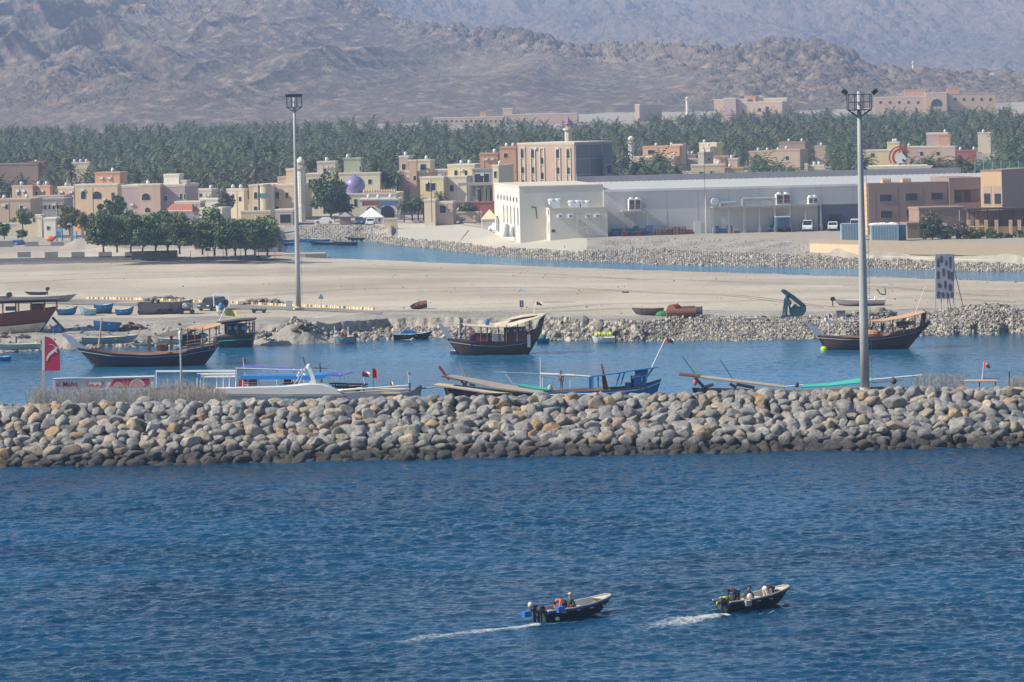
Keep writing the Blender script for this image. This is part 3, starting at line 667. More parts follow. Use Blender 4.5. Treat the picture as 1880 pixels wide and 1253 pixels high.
def house(label, px, pb, yaw, blocks, wins=(), tanks=(), dishes=(), D=None, cat='house', name='house', group=None, doors=(), vb=None):
    """blocks: (x0, corner, x1, top, bottom, wall[, depth[, set back]]) in photo pixels; wins: (block, face, x0, y0, x1, y1[, arched])"""
    f = Fr(px, pb, D=D) if D else Fr(px, pb, g=True); th = R(yaw); f.p = f.loc = f.p.copy()
    t = E(name, label, cat, f.p, group, th); k = f.k; cs, sn = cos(th), sin(abs(th)); inf = []
    gzb = -2.8 if D else -.6
    if D and D > 870:
        vb = vb or (min(pb, min(b[3] for b in blocks)+.72*(pb-min(b[3] for b in blocks))))
        for b in blocks: VIS.append((b[0], b[2], vb, D))
    for b in blocks:
        x0, xc, x1, yt, yb, m = b[:6]; dp = b[6] if len(b) > 6 else None; sb = b[7] if len(b) > 7 else 0
        X0 = f.q(x0, (yt+yb)/2)[0]; XC = f.q(xc, (yt+yb)/2)[0]; X1 = f.q(x1, (yt+yb)/2)[0]; Zt = f.q(xc, yt)[1]; Zb = f.q(xc, yb)[1] if yb is not None else gzb
        if yb >= pb-1: Zb = gzb
        if yaw <= 0:   # near corner, left face lit
            L1 = (XC-X0)/cs; L2 = (X1-XC)/sn if x1 > xc+.5 and sn > .02 else (dp or 8)
            cx = XC*cs; cy = -XC*sin(th) ; bx = (cx-L1, cx, cy+sb, cy+sb+L2)
        else:          # front wall recedes to the right; narrow left face
            L1 = (X1-XC)/cs; L2 = (XC-X0)/sn if xc > x0+.5 and sn > .02 else (dp or 8)
            cx = XC*cs; cy = -XC*sin(th); bx = (cx, cx+L1, cy+sb, cy+sb+L2)
        if dp: bx = (bx[0], bx[1], bx[2], bx[2]+dp)
        MB().box(bx[0], bx[1], bx[2], bx[3], Zb, Zt).o('wall', W_[m], t)
        c = .12; MB().box(bx[0]-c, bx[1]+c, bx[2]-c, bx[3]+c, Zt+.002, Zt+.35).box(bx[0]-c*.5, bx[1]+c*.5, bx[2]-c*.5, bx[3]+c*.5, Zt-.25, Zt).o('cornice', M_trim if m in ('cr', 'ye', 'pk', 'pe', 'li') else W_[m], t)
        inf.append((bx, Zb, Zt, XC, cx, cy+sb))
        ctr = f.p+Matrix.Rotation(th, 3, 'Z')@Vector(((bx[0]+bx[1])/2, (bx[2]+bx[3])/2, 0)); rr_ = max(bx[1]-bx[0], bx[3]-bx[2])*.5
        HOUSES.append((ctr.x-rr_, ctr.x+rr_, ctr.y-rr_, ctr.y+rr_))
    for wd in list(wins)+[d+('door',) for d in doors]:
        isd = wd[-1] == 'door'; wd = wd[:-1] if isd else wd
        bi, face, x0, y0, x1, y1 = wd[:6]; ar = len(wd) > 6 and wd[6]
        bx, Zb, Zt, XC, cx, cy = inf[bi]; A = f.q(x0, (y0+y1)/2)[0]-XC; B = f.q(x1, (y0+y1)/2)[0]-XC; z0 = f.q(x0, y1)[1]; z1 = f.q(x0, y0)[1]
        n = 'door' if isd else 'window'; fr_ = MB(); gl = MB(); arch = lambda a, b, z0, z1: [(a, z0), (b, z0), (b, z1-(b-a)*.45)]+[((a+b)/2+(b-a)/2*cos(q), z1-(b-a)*.45+(b-a)*.45*sin(q)) for q in [pi*i/6 for i in range(1, 6)]]+[(a, z1-(b-a)*.45)]
        pts = (lambda a, b, c, d: arch(a, b, c, d)) if ar else (lambda a, b, c, d: [(a, c), (b, c), (b, d), (a, d)])
        if face == 'L': a, b = cx+A/cs, cx+B/cs; yy = cy
        else:
            a, b = cy+A/max(sn, .05), cy+B/max(sn, .05)
            if yaw > 0: a, b = cy+(-B)/max(sn, .05), cy+(-A)/max(sn, .05)
            yy = bx[1] if yaw <= 0 else bx[0]
        if face == 'F': face = 'L'; a, b = cx+A/cs, cx+B/cs; yy = cy
        e = .12
        fr_.prism(pts(a-e, b+e, z0-e, z1+e), -.05, .0); gl.prism(pts(a, b, z0, z1), -.075, -.052)
        of = fr_.o(n, M_trim, t); og = gl.o('pane', M_glass, of)
        if face == 'L': of.location = (0, yy-.003, 0)
        else:
            of.rotation_euler = (0, 0, R(90) if yaw <= 0 else R(-90)); of.location = (yy+(.003 if yaw <= 0 else -.003), 0, 0)
            if yaw > 0:   # mirrored axis on the left face
                of.data.transform(Matrix.Scale(-1, 4, (1, 0, 0))); og.data.transform(Matrix.Scale(-1, 4, (1, 0, 0)))
    if f.p.y < 960 and cat in ('house', 'building', 'shop'):
        ra = random.Random(int(px*7+pb))
        for bi, (bx, Zb, Zt, *_r) in enumerate(inf[:2]):
            if Zt-max(Zb, 0) < 2.5 or bx[1]-bx[0] < 3: continue
            for _ in range(2):
                x = ra.uniform(bx[0]+.6, bx[1]-.6); z = ra.choice([Zt-1.3, (Zt+max(Zb, 0))/2, Zt-1.3]); MB().box(x-.4, x+.4, bx[2]-.36, bx[2]-.004, z, z+.5).o('wall_air_conditioner', M_tank, t)
            x = ra.uniform(bx[0]+.5, bx[1]-.5); MB().tube((x, bx[2]-.09, max(Zb, -.5)), (x, bx[2]-.09, Zt-.3), .05, n=5).o('drainpipe', M_trim, t)
    for bi, fx, fy in tanks:
        bx = inf[bi][0]; tank(t, bx[0]+(bx[1]-bx[0])*fx, bx[2]+(bx[3]-bx[2])*fy, inf[bi][2]+.3, .42 if f.p.y < 1400 else .7, .9 if f.p.y < 1400 else 1.3)
    for bi, fx, fy in dishes:
        bx = inf[bi][0]; dish(t, bx[0]+(bx[1]-bx[0])*fx, bx[2]+(bx[3]-bx[2])*fy, inf[bi][2]+.3)
    return t, f, inf
Y1 = -24
# -- left end
house('low tan and orange flat-roofed house at the far left behind the palms', 62, 380, Y1, [(20, 60, 64, 343, 380, 'ta'), (62, 92, 96, 343, 380, 'or_')], [(0, 'L', 30, 352, 37, 360), (1, 'L', 64, 352, 68, 361)], [(0, .4, .5), (1, .2, .4), (1, .7, .5)], D=930)
house('long grey house with a row of small arched openings left of the olive trees', 118, 398, -6, [(62, 117, 120, 367, 398, 'gr', 10)], [(0, 'L', 66+i*7.5, 376, 70+i*7.5, 385, 1) for i in range(7)], D=880)
house('pinkish house with a white roof tank between the tan and peach houses', 137, 392, Y1, [(105, 136, 142, 345, 392, 'pk')], [(0, 'L', 108, 352, 114, 359), (0, 'L', 122, 356, 131, 368)], [(0, .45, .35)], D=935)
house('large peach house with an orange upper room and shaded terrace', 220, 395, -12, [(136, 216, 224, 340, 395, 'pe'), (166, 213, 216, 319, 340, 'or_', 6, 3)], [(0, 'L', 147, 352, 156, 366, 1), (0, 'L', 168, 352, 186, 366, 1), (0, 'L', 204, 354, 210, 362)], [(1, .6, .4)], D=920)
house('lilac grey villa with a big arched bay window and white roof room', 340, 412, -10, [(222, 340, 347, 341, 412, 'li', 12), (294, 322, 325, 323, 341, 'wh', 4, 3), (323, 336, 338, 334, 341, 'cr', 3, 3), (257, 297, 298, 340, 412, 'pk', 2.2, -1.2)],
   [(3, 'L', 262, 355, 278, 368, 1), (3, 'L', 268, 381, 278, 390, 1), (0, 'L', 301, 360, 307, 369), (0, 'L', 330, 356, 334, 366), (0, 'L', 338, 356, 341, 366), (0, 'L', 301, 384, 307, 392)], [(0, .35, .3)], D=862)
house('long low cream house behind the grey-leaved tree', 390, 385, -8, [(345, 388, 390, 350, 385, 'cr', 8), (372, 410, 412, 366, 390, 'wh', 6, -6)], [(0, 'L', 352, 356, 357, 362), (0, 'L', 366, 356, 371, 362)], [(0, .9, .3)], D=925)
t, f, inf = house('small pink house with a sloping red tile roof', 352, 412, -20, [(304, 352, 362, 389, 412, 'pk')], [(0, 'R', 354, 393, 357, 402)], D=838)
bx = inf[0][0]; z = inf[0][2]; M_tile = mat('red_roof_tiles', (.34, .13, .09), .85, scale=2)
m = MB(); m.add([(bx[0]-.4, bx[2]-.4, z), (bx[1]+.4, bx[2]-.4, z), (bx[1]+.4, bx[3]+.4, z), (bx[0]-.4, bx[3]+.4, z), (bx[0]+.6, (bx[2]+bx[3])/2, z+1.7), (bx[1]-.6, (bx[2]+bx[3])/2, z+1.7)], [(0, 1, 5, 4), (1, 2, 5), (2, 3, 4, 5), (3, 0, 4), (3, 2, 1, 0)]); m.o('roof', M_tile, t)
house('dusky pink box house behind the red roof', 373, 400, -15, [(320, 368, 375, 372, 400, 'li')], D=850)
house('low cream garden house beside the car park wall', 412, 408, -18, [(366, 408, 414, 384, 408, 'cr', 5)], [(0, 'L', 384, 390, 389, 396)], D=832)
house('pale house with a white tank left of the arched peach villa', 452, 402, Y1, [(416, 448, 454, 349, 402, 'cr')], [(0, 'L', 424, 358, 429, 365), (0, 'L', 438, 362, 443, 370)], [(0, .3, .3), (0, .7, .6)], D=885)
house('peach garden wall of the arched villa', 497, 411, -8, [(442, 496, 498, 389, 411, 'pe', .6)], D=838, cat='wall', name='garden_wall')
t, f, inf = house('peach villa with arched windows and round turret bay', 545, 408, -14, [(456, 540, 546, 341, 408, 'pe', 14), (518, 540, 544, 313, 341, 'pe', 6, 3), (500, 518, 519, 328, 341, 'ta', 5, 4), (466, 476, 477, 341, 408, 'cr', 1, -.7), (496, 504, 505, 341, 408, 'cr', 1, -.7)],
   [(0, 'L', 480, 353, 486, 365, 1), (0, 'L', 506, 353, 512, 365, 1), (0, 'L', 480, 379, 486, 389, 1), (0, 'L', 506, 379, 512, 389, 1), (0, 'L', 524, 354, 529, 364), (3, 'L', 468, 353, 474, 365, 1), (3, 'L', 468, 379, 474, 389, 1)], D=872)
q = f.q(488, 360); MB().lathe([(1.35, -1), (1.35, f.q(488, 341)[1]), (1.5, f.q(488, 341)[1]+.05), (1.5, f.q(488, 338)[1])], (q[0], -1.6, 0), 16).o('turret', W_['cr'], t, smooth=False)
MB().box(q[0]-.8, q[0]+.8, -3.05, -2.8, f.q(488, 363)[1], f.q(488, 355)[1]).o('turret_window', W_['te'], t)
house('low shaded carport block in front of the peach villa', 540, 410, -10, [(505, 538, 541, 387, 410, 'li', 5)], D=850, doors=[(0, 'L', 514, 394, 534, 410)], cat='outbuilding', name='carport')
# minaret of the white mosque
def minaret(label, px, pb, pt, w_, cap, D=None, g=False):
    f = Fr(px, pb, D=D) if D else Fr(px, pb, g=True); t = E('minaret', label, 'minaret', f.p); VIS.append((px-w_/2, px+w_/2, pb-(pb-pt)*.25, f.p.y)); s = f.k; H = (pb-pt)*s; r = w_*s/2
    MB().lathe([(r*1.15, -1), (r*1.15, H*.25), (r, H*.26), (r, H*.78)], n=8).o('tower', W_['wh' if cap != 'bl' else 'cr'], t)
    MB().lathe([(r, 0), (r*1.5, H*.03), (r*1.5, H*.06), (r*1.4, H*.06)], (0, 0, H*.78), 12).o('balcony', M_trim, t)
    m = MB()
    for i in range(6): a = i*pi/3; m.tube((cos(a)*r*.8, sin(a)*r*.8, H*.84), (cos(a)*r*.8, sin(a)*r*.8, H*.9), .12)
    m.lathe([(r*.45, H*.83), (r*.45, H*.9)], n=8); m.o('lantern', M_trim, t)
    if cap == 'bl':
        MB().lathe([(r*1.2, 0), (r*1.2, H*.01), (r*.95, H*.02), (r*.5, H*.07), (r*.1, H*.13), (.02, H*.14)], (0, 0, H*.9), 12).o('spire', mat('blue_spire', (.10, .12, .38), .5, col2=(.3, .12, .16), scale=1.2), t, smooth=True)
    else:
        MB().lathe([(r*1.1, 0), (r*1.15, H*.02), (r*1.0, H*.05), (r*.55, H*.085), (.04, H*.1)], (0, 0, H*.9), 12).o('cap', W_['wh'], t, smooth=True)
    return t
minaret('white stone minaret of the purple-domed mosque, beside the tall lamp mast', 554, 408, 288, 13, 'wh', D=862)
house('wide cream building behind the purple dome with a boxy roof room', 700, 402, -5, [(562, 698, 702, 319, 402, 'cr', 8), (580, 613, 616, 299, 319, 'cr', 5, 2), (629, 660, 664, 293, 319, 'gn', 5, 2)], [(1, 'L', 592, 310, 597, 319), (2, 'L', 658, 306, 661, 315), (0, 'L', 566, 330, 572, 338), (0, 'L', 676, 330, 682, 338)], [(1, .5, .3), (2, .2, .3)], D=900)
# the mosque
t, f, inf = house('beige mosque with purple dome and scalloped parapet', 730, 405, -5, [(622, 728, 731, 357, 405, 'cr', 14)], [(0, 'L', 650, 366, 655, 380, 1)], D=885, cat='mosque', name='mosque')
q = f.q(646, 352); q2 = f.q(646, 324)
MB().lathe([(2.0, q[1]-1.2), (2.0, q[1]-.2), (2.35, q[1]+.5), (2.45, q[1]+1.3), (2.2, q[1]+2.2), (1.6, q[1]+2.95), (.8, q[1]+3.4), (.25, q[1]+3.6), (.05, q[1]+4.1)], (q[0], 5, 0), 20).o('dome', mat('purple_dome', (.20, .18, .36), .45, var=.12, scale=.6), t, smooth=True)
m = MB()
for i in range(13):
    a = f.q(668+i*4.7, 357); m.lathe([(.34, 0), (.3, .45), (.1, .8), (.02, .9)], (a[0], .3, a[1]+.35), 6)
m.o('scalloped_parapet', W_['pe'], t)
house('white shop front with two wide arches and a dark sign band', 736, 410, -4, [(660, 734, 737, 367, 410, 'wh', 6)], [(0, 'L', 672, 380, 690, 402, 1), (0, 'L', 699, 378, 724, 405, 1)], [(0, .2, .4), (0, .45, .3), (0, .75, .4)], D=862, cat='shop', name='shop')
f = Fr(697, 373, D=861.2); t = E('shop_sign', 'dark blue and red sign band above the arches of the white shop', 'sign', f.loc)
m = MB(); f.bx(m, 665, 369, 697, 378, -.12, 0); m.o('red_panel', W_['re'], t); m = MB(); f.bx(m, 697.3, 369, 732, 378, -.12, 0); m.o('blue_panel', W_['bl'], t)
# -- houses between mosque and warehouse
house('pink house with a roof terrace and open upper rooms above the palms', 790, 372, -12, [(730, 786, 792, 316, 372, 'pk', 10), (729, 746, 750, 289, 316, 'pk', 5, 2), (754, 788, 791, 296, 316, 'cr', 5, 1), (752, 766, 767, 296, 372, 'pk', 1, -.6)], [(3, 'L', 760, 323, 765, 331), (1, 'L', 734, 302, 741, 312), (2, 'L', 770, 302, 780, 312), (0, 'L', 772, 334, 778, 342)], [(1, .5, .4), (2, .7, .4)], D=905)
house('long dusky house front between the pink house and the yellow one', 828, 372, -8, [(766, 826, 829, 314, 372, 'li', 9)], [(0, 'L', 792, 324, 798, 332)], D=925)
house('yellow villa with an arched upper window and two white tanks', 880, 378, -16, [(822, 872, 881, 304, 378, 'ye', 9), (783, 826, 829, 326, 378, 'ye', 6, -5), (822, 866, 868, 325, 378, 'cr', 5, -4)], [(0, 'L', 834, 313, 840, 324, 1), (0, 'L', 853, 313, 858, 324, 1), (1, 'L', 793, 336, 811, 350), (2, 'L', 835, 339, 842, 351, 1)], [(0, .35, .4), (0, .65, .4)], D=895)
t, f, inf = house('grey framed house with an orange roof block and deep pergola', 912, 384, -5, [(868, 910, 913, 312, 384, 'gr', 8), (880, 912, 916, 284, 312, 'or_', 5, 2)], [(0, 'L', 871, 320, 898, 336), (0, 'L', 878, 346, 884, 372), (0, 'L', 888, 346, 894, 372), (0, 'L', 899, 346, 904, 372)], [(1, .8, .4)], D=870)
m = MB(); f.bx(m, 843, 336, 912, 341, -3.5, -.2)
for x in (846, 862, 876, 892, 908): f.bx(m, x, 341, x+1.6, 378, -3.4, -3.2)
m.o('pergola', W_['gr'], t)
house('cream stair tower house beside the warehouse with a round tank', 952, 392, -22, [(905, 916, 951, 306, 392, 'cr', 9)], [(0, 'L', 907, 315, 912, 327)], [(0, .5, .3)], D=860)
house('orange block house behind the cream tower', 950, 350, -10, [(918, 948, 952, 272, 350, 'or_', 8), (880, 900, 918, 296, 350, 're', 8)], [(0, 'L', 925, 282, 932, 290)], [(0, .3, .4), (0, .7, .4)], D=960)
house('cream garden block with a flight of orange stairs', 800, 408, -10, [(779, 799, 801, 369, 408, 'cr', 4), (800, 830, 831, 373, 408, 'pk', 4, .8)], [(1, 'L', 806, 378, 818, 392)], D=832)
house('low orange street wall with white tanks behind it', 885, 409, -3, [(828, 884, 886, 391, 409, 'pe', .5)], [], [(0, .25, 3), (0, .35, 3), (0, .5, 3)], D=840, cat='wall', name='street_wall')
house('dark red garden terrace wall above the orange street wall', 906, 398, -4, [(830, 905, 907, 373, 398, 're', 3)], D=856, cat='wall', name='terrace_wall')
# -- pink block, half finished
t, f, inf = house('five-storey pink block with tall framed windows and a bare grey side', 1056, 352, -30, [(951, 1055, 1127, 264, 352, 'pk'), ], D=905, cat='building', name='apartment_block')
bx = inf[0][0]
for x, ws in ((960, ((276, 291), (308, 320), (332, 345))), (979, ((276, 291), (308, 320), (332, 345))), (996, ((290, 302), (318, 330))), (1025, ((276, 291), (308, 320), (332, 345))), (1044, ((276, 291), (308, 320), (332, 345)))):
    a = f.q(x-4.5, 300)[0]; b = f.q(x+4.5, 300)[0]; cs = cos(R(30)); z1 = f.q(x, 272)[1]; z0 = f.q(x, 350)[1]
    MB().box(a/cs, a/cs+.22, -.22, -.004, z0, z1).box(b/cs-.22, b/cs, -.22, -.004, z0, z1).box(a/cs+.22, b/cs-.22, -.22, -.004, z1-.22, z1).o('window_frame', M_trim, t)
    for y0, y1 in ws:
        zz0 = f.q(x, y1)[1]; zz1 = f.q(x, y0)[1]; c = (a+b)/2/cs; w2 = .38
        g = MB().prism([(c-w2, zz0), (c+w2, zz0), (c+w2, zz1-.35), (c+.25, zz1-.1), (c, zz1), (c-.25, zz1-.1), (c-w2, zz1-.35)], -.06, -.004).o('window', M_glass, t)
        MB().box(c-w2-.1, c+w2+.1, -.16, -.004, zz0-.15, zz0-.002).o('sill', M_trim, g)
# the unfinished side: block infill between concrete frame members
H_ = inf[0][2]; L2 = bx[3]-bx[2]
MB().box(.004, .12, .2, L2-.1, 0, H_-.05).o('block_infill', W_['cn'], t)
m = MB()
for y in (.1, L2*.35, L2*.7, L2-.5): m.box(.122, .26, y, y+.4, -.5, H_)
for z in (H_*.33, H_*.66, H_-.45): m.box(.262, .36, .1, L2, z, z+.38)
m.o('concrete_frame', W_['gr'], t)
house('bare grey annex with a dark window opening beside the pink block', 1128, 352, -30, [(1108, 1110, 1128, 286, 352, 'cn')], [(0, 'R', 1114, 304, 1122, 320)], D=912)
minaret('cream minaret with a blue cone spire rising behind the pink block', 1045, 330, 218, 13, 'bl', D=1010)
minaret('small white minaret standing among the palms right of the pink block', 1160, 318, 250, 11, 'wh', D=1180)
# -- houses among the palms on the right
house('terracotta house with cream corner, tank and thin mast among the palms', 1252, 312, -18, [(1181, 1248, 1254, 270, 312, 'or_', 9), (1232, 1250, 1252, 267, 312, 'cr', 4, 2), (1170, 1246, 1250, 288, 312, 'pk', 9, -5)], [(0, 'L', 1190, 276, 1202, 284), (1, 'L', 1238, 274, 1243, 281), (2, 'L', 1195, 294, 1200, 300)], [(0, .3, .3), (0, .7, .4), (2, .95, .3)], D=1150)
house('long purple-brown house with many white roof tanks', 1280, 318, -8, [(1249, 1278, 1281, 286, 318, 'br', 8), (1250, 1290, 1292, 293, 318, 'ye', 6, -4)], [], [(0, .2, .4), (0, .45, .4), (0, .7, .5)], D=1165)
house('pale yellow tower house at the centre of the palm village', 1328, 315, -28, [(1285, 1316, 1328, 264, 315, 'ye'), (1300, 1312, 1318, 271, 315, 'cr', 4, -3)], [(0, 'L', 1291, 272, 1295, 279), (0, 'L', 1305, 274, 1309, 281)], [(0, .2, .3), (1, .4, .4)], D=1140)
house('grey stone cube house with crenellated neighbour', 1311, 320, -36, [(1282, 1293, 1311, 282, 320, 'st')], [(0, 'R', 1300, 290, 1304, 296)], [(0, .6, .3)], D=1085)
f = Fr(1323, 322, D=1095); t = E('round_tower', 'round sandy tower with battlements in the palm village', 'tower', f.p); r = 14*f.k; H = f.q(1323, 290)[1]
MB().lathe([(r, -2), (r, H)], n=24).o('wall', W_['pk'], t); m = MB()
for i in range(14): a = i*2*pi/14; m.box(cos(a)*r-.3, cos(a)*r+.3, sin(a)*r-.3, sin(a)*r+.3, H, H+.7)
m.o('battlements', W_['pk'], t)
house('peach walled house with a green roof awning above the warehouse', 1330, 336, -6, [(1269, 1328, 1331, 304, 336, 'pe', 6)], [(0, 'L', 1284, 316, 1292, 326), (0, 'L', 1304, 314, 1310, 324)], [(0, .85, .3)], D=1000)
house('orange box house with stepped pillars and a big round tank', 1367, 336, -5, [(1327, 1365, 1368, 310, 336, 'or_', 6), (1326, 1331, 1332, 303, 336, 'pe', 2, -.8)], [], [(0, .35, .3)], D=985)
house('small cream rooftop house peeking between palms', 1338, 318, -10, [(1337, 1354, 1357, 293, 318, 'pe', 5)], [], [(0, .3, .4)], D=1090)
house('tan family house with five rooftop tanks right of the village', 1483, 318, -20, [(1376, 1436, 1440, 279, 318, 'ta', 8), (1424, 1474, 1484, 276, 318, 'ta', 9, -3), (1425, 1472, 1477, 263, 318, 'br', 6, 4)], [(0, 'L', 1386, 286, 1392, 293), (1, 'L', 1448, 287, 1454, 294)], [(0, .2, .4), (0, .5, .3), (0, .8, .4), (1, .4, .4), (2, .3, .4), (2, .8, .4)], D=1130)
house('cream house with corner turrets just behind the warehouse roof', 1516, 338, -8, [(1478, 1514, 1517, 311, 338, 'pe', 6), (1478, 1483, 1484, 303, 338, 'cr', 2, -.6), (1483, 1512, 1515, 306, 338, 'cr', 4, 1)], [(0, 'L', 1494, 318, 1500, 325)], [(2, .4, .4), (2, .7, .4)], D=985)
house('small tan house with dishes half hidden by palms', 1519, 312, -14, [(1496, 1516, 1520, 270, 312, 'ta', 6)], [], [(0, .5, .4)], D=1160)
house('yellow house with a roof turret behind the red sign', 1655, 318, -10, [(1583, 1650, 1655, 277, 318, 'ye', 8), (1628, 1650, 1653, 263, 277, 'ye', 5, 2)], [(0, 'L', 1600, 282, 1606, 289)], [(1, .5, .4), (1, .7, .4)], D=1130)
house('wide pink house with lilac and brown upper rooms', 1760, 318, -12, [(1668, 1754, 1761, 270, 318, 'pk', 9), (1700, 1738, 1744, 246, 270, 'li', 6, 3), (1723, 1744, 1748, 249, 270, 'or_', 5, 1)], [(0, 'L', 1690, 279, 1696, 286), (0, 'L', 1720, 279, 1726, 286)], [(0, .03, .1), (1, .85, .4), (0, .95, .3)], D=1150)
house('small pale roof room with one tank above the palms at the right', 1822, 300, -12, [(1796, 1819, 1823, 245, 300, 'cr', 5)], [], [(0, .4, .4)], D=1250)
house('low red-roofed house with two tanks right of the wide pink house', 1795, 312, -8, [(1757, 1792, 1795, 278, 312, 're', 6)], [], [(0, .2, .3), (0, .9, .3)], D=1110)
house('brown flat house with a pale roof line in the palms at far left', 80, 346, -6, [(-10, 70, 74, 302, 340, 'br', 8), (48, 78, 80, 299, 320, 're', 5, 2)], [], [(0, .9, .4)], D=1090)
house('tiny white house with tanks in the grove left of the lamp mast', 165, 330, -8, [(120, 164, 167, 300, 330, 'cr', 6)], [(0, 'L', 130, 306, 135, 312)], [(0, .3, .4), (0, .55, .4), (0, .8, .4)], D=1160)
# -- large buildings at the foot of the hills
house('long low pink school with a row of small windows under the hills', 1062, 238, -4, [(795, 930, 934, 215, 240, 'pk', 12), (930, 1060, 1064, 209, 240, 'pk', 12), (880, 892, 893, 207, 215, 'or_', 6, 3), (922, 940, 941, 200, 212, 'pk', 8, 3)], [(0, 'L', 800+i*9, 221, 804+i*9, 225) for i in range(14)], D=1900, vb=231, cat='school', name='school')
house('plain pink box building on the hill foot, left of the others', 1218, 222, -24, [(1166, 1174, 1219, 193, 222, 'pk')], D=1900, vb=214, cat='building', name='building')
house('pink stepped building with pale stair panels on the hill foot', 1445, 222, -16, [(1312, 1372, 1374, 183, 222, 'pk', 20), (1352, 1440, 1446, 187, 222, 'pk', 16, -5), (1330, 1352, 1353, 181, 222, 'li', 2, -1.2), (1362, 1382, 1383, 178, 190, 'or_', 8, 6), (1398, 1440, 1442, 181, 190, 'pk', 8, 6)], [(1, 'L', 1396, 199, 1402, 205), (1, 'L', 1410, 196, 1416, 210)], vb=213, D=1850, cat='building', name='building')
t, f, inf = house('wide terracotta building with a large arched window under the rocky ridge', 1832, 214, -5, [(1606, 1700, 1702, 178, 214, 'pk', 20), (1700, 1738, 1740, 171, 214, 'pk', 22, -3), (1738, 1828, 1833, 172, 210, 'ta', 20), (1662, 1700, 1702, 166, 180, 'or_', 8, 5), (1740, 1762, 1764, 163, 174, 'or_', 8, 5)], [(1, 'L', 1709, 182, 1730, 196, 1)]+[(0, 'L', 1615+i*17, 186, 1620+i*17, 191) for i in range(5)]+[(2, 'L', 1752+i*16, 180, 1757+i*16, 186) for i in range(5)], D=1800, vb=205, cat='building', name='building')
minaret('slim cream minaret at the hill foot left of the stepped building', 1262, 214, 178, 5, 'wh', D=1900)
# village high on the right hillside
rv = random.Random(5)
for i, (px, py, w_, h_, c) in enumerate([(1749, 147, 9, 10, 'pe'), (1768, 141, 14, 12, 'or_'), (1785, 146, 12, 8, 'ye'), (1803, 147, 16, 8, 'cr'), (1822, 144, 10, 9, 'wh'), (1842, 145, 12, 7, 'ta'), (1862, 142, 14, 8, 'cr'), (1731, 149, 8, 6, 'wh')]):
    house(f"tiny {['peach', 'orange', 'yellow', 'long cream', 'white', 'tan', 'pale cream', 'low white'][i]} house of the hillside village at upper right", px+w_/2, py+4, -10, [(px-w_/2, px+w_/2-1, px+w_/2, py-h_, py+4, c, 8)], [(0, 'L', px-2, py-h_*.7, px+1, py-h_*.4)], D=2555)
minaret('thin stone minaret above the hillside village', 1677, 142, 112, 4, 'wh', D=2580)
f = Fr(1712, 148, D=2570); t = E('domed_shrine', 'small white dome beside the hillside village', 'shrine', f.p)
MB().lathe([(4, -6), (4, 2), (3.9, 3), (3.2, 5), (1.8, 6.3), (.2, 6.8)], n=14).o('dome', M_tank, t, smooth=True); MB().box(-4.6, 4.6, -4.6, 4.6, -6, 1).o('wall', W_['wh'], t)
# ---------------------------------------------------------------- warehouse, hotel, quayside
def rotE(name, label, cat, f, yaw, group=None):
    return E(name, label, cat, f.p, group, R(yaw))
f = Fr(1110, 434, g=True); t = rotE('warehouse', 'very long pale grey warehouse with a white corrugated roof edge', 'warehouse', f, 8); k = f.k; cs = cos(R(8)); s_ = sin(R(8))
X = lambda px, py=400: f.q(px, py)[0]/cs
H = f.q(1110, 349)[1]; L = X(1860)
MB().box(0, L, 0, 34, -4, H).o('wall', W_['wa'], t)
M_corr = mat('corrugated_white', (.52, .52, .50), .5, var=.04, scale=.2)
m = MB(); n = int(L/1.1)
m.add([(0, -.25, H), (L, -.25, H), (L, 17, H+1.15), (0, 17, H+1.15), (0, 34, H), (L, 34, H)], [(0, 1, 2, 3), (3, 2, 5, 4), (0, 3, 4), (1, 5, 2)])
for i in range(n): x = i*1.1+.3; m.add([(x, -.3, H+.02), (x+.25, -.3, H+.02), (x+.25, 17, H+1.25), (x, 17, H+1.25)], [(0, 1, 2, 3)])
m.o('roof', M_corr, t)
MB().box(-.1, L, -.32, -.02, H-.42, H-.01).o('gutter', M_white, t)
MB().box(0, L, 33.8, 34.2, H, H+2.0).o('rear_parapet', W_['gr'], t)
# dark recess band of the loading bays at the right end, doors and panels
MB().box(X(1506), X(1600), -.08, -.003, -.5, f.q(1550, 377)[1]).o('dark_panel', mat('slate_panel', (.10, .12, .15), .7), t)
MB().box(X(1275), X(1288), -.1, -.003, -.5, f.q(1280, 408)[1]).o('door', M_white, t)
o = MB().box(X(1527), X(1549), -.14, -.081, -.5, f.q(1540, 395)[1]).o('door', W_['dk'], t)
m = MB()
for px in (1297, 1500): m.tube((X(px), -.15, 0), (X(px), -.15, H), .07)
m.o('drainpipe', M_white, t)
HOUSES.append((f.p.x-4, f.p.x+90, f.p.y-4, f.p.y+55))
for i in range(1, 13): MB().box(i*6.2, i*6.2+.05, -.02, -.003, -.5, H-.45).o('panel_seam', W_['gr'], t)
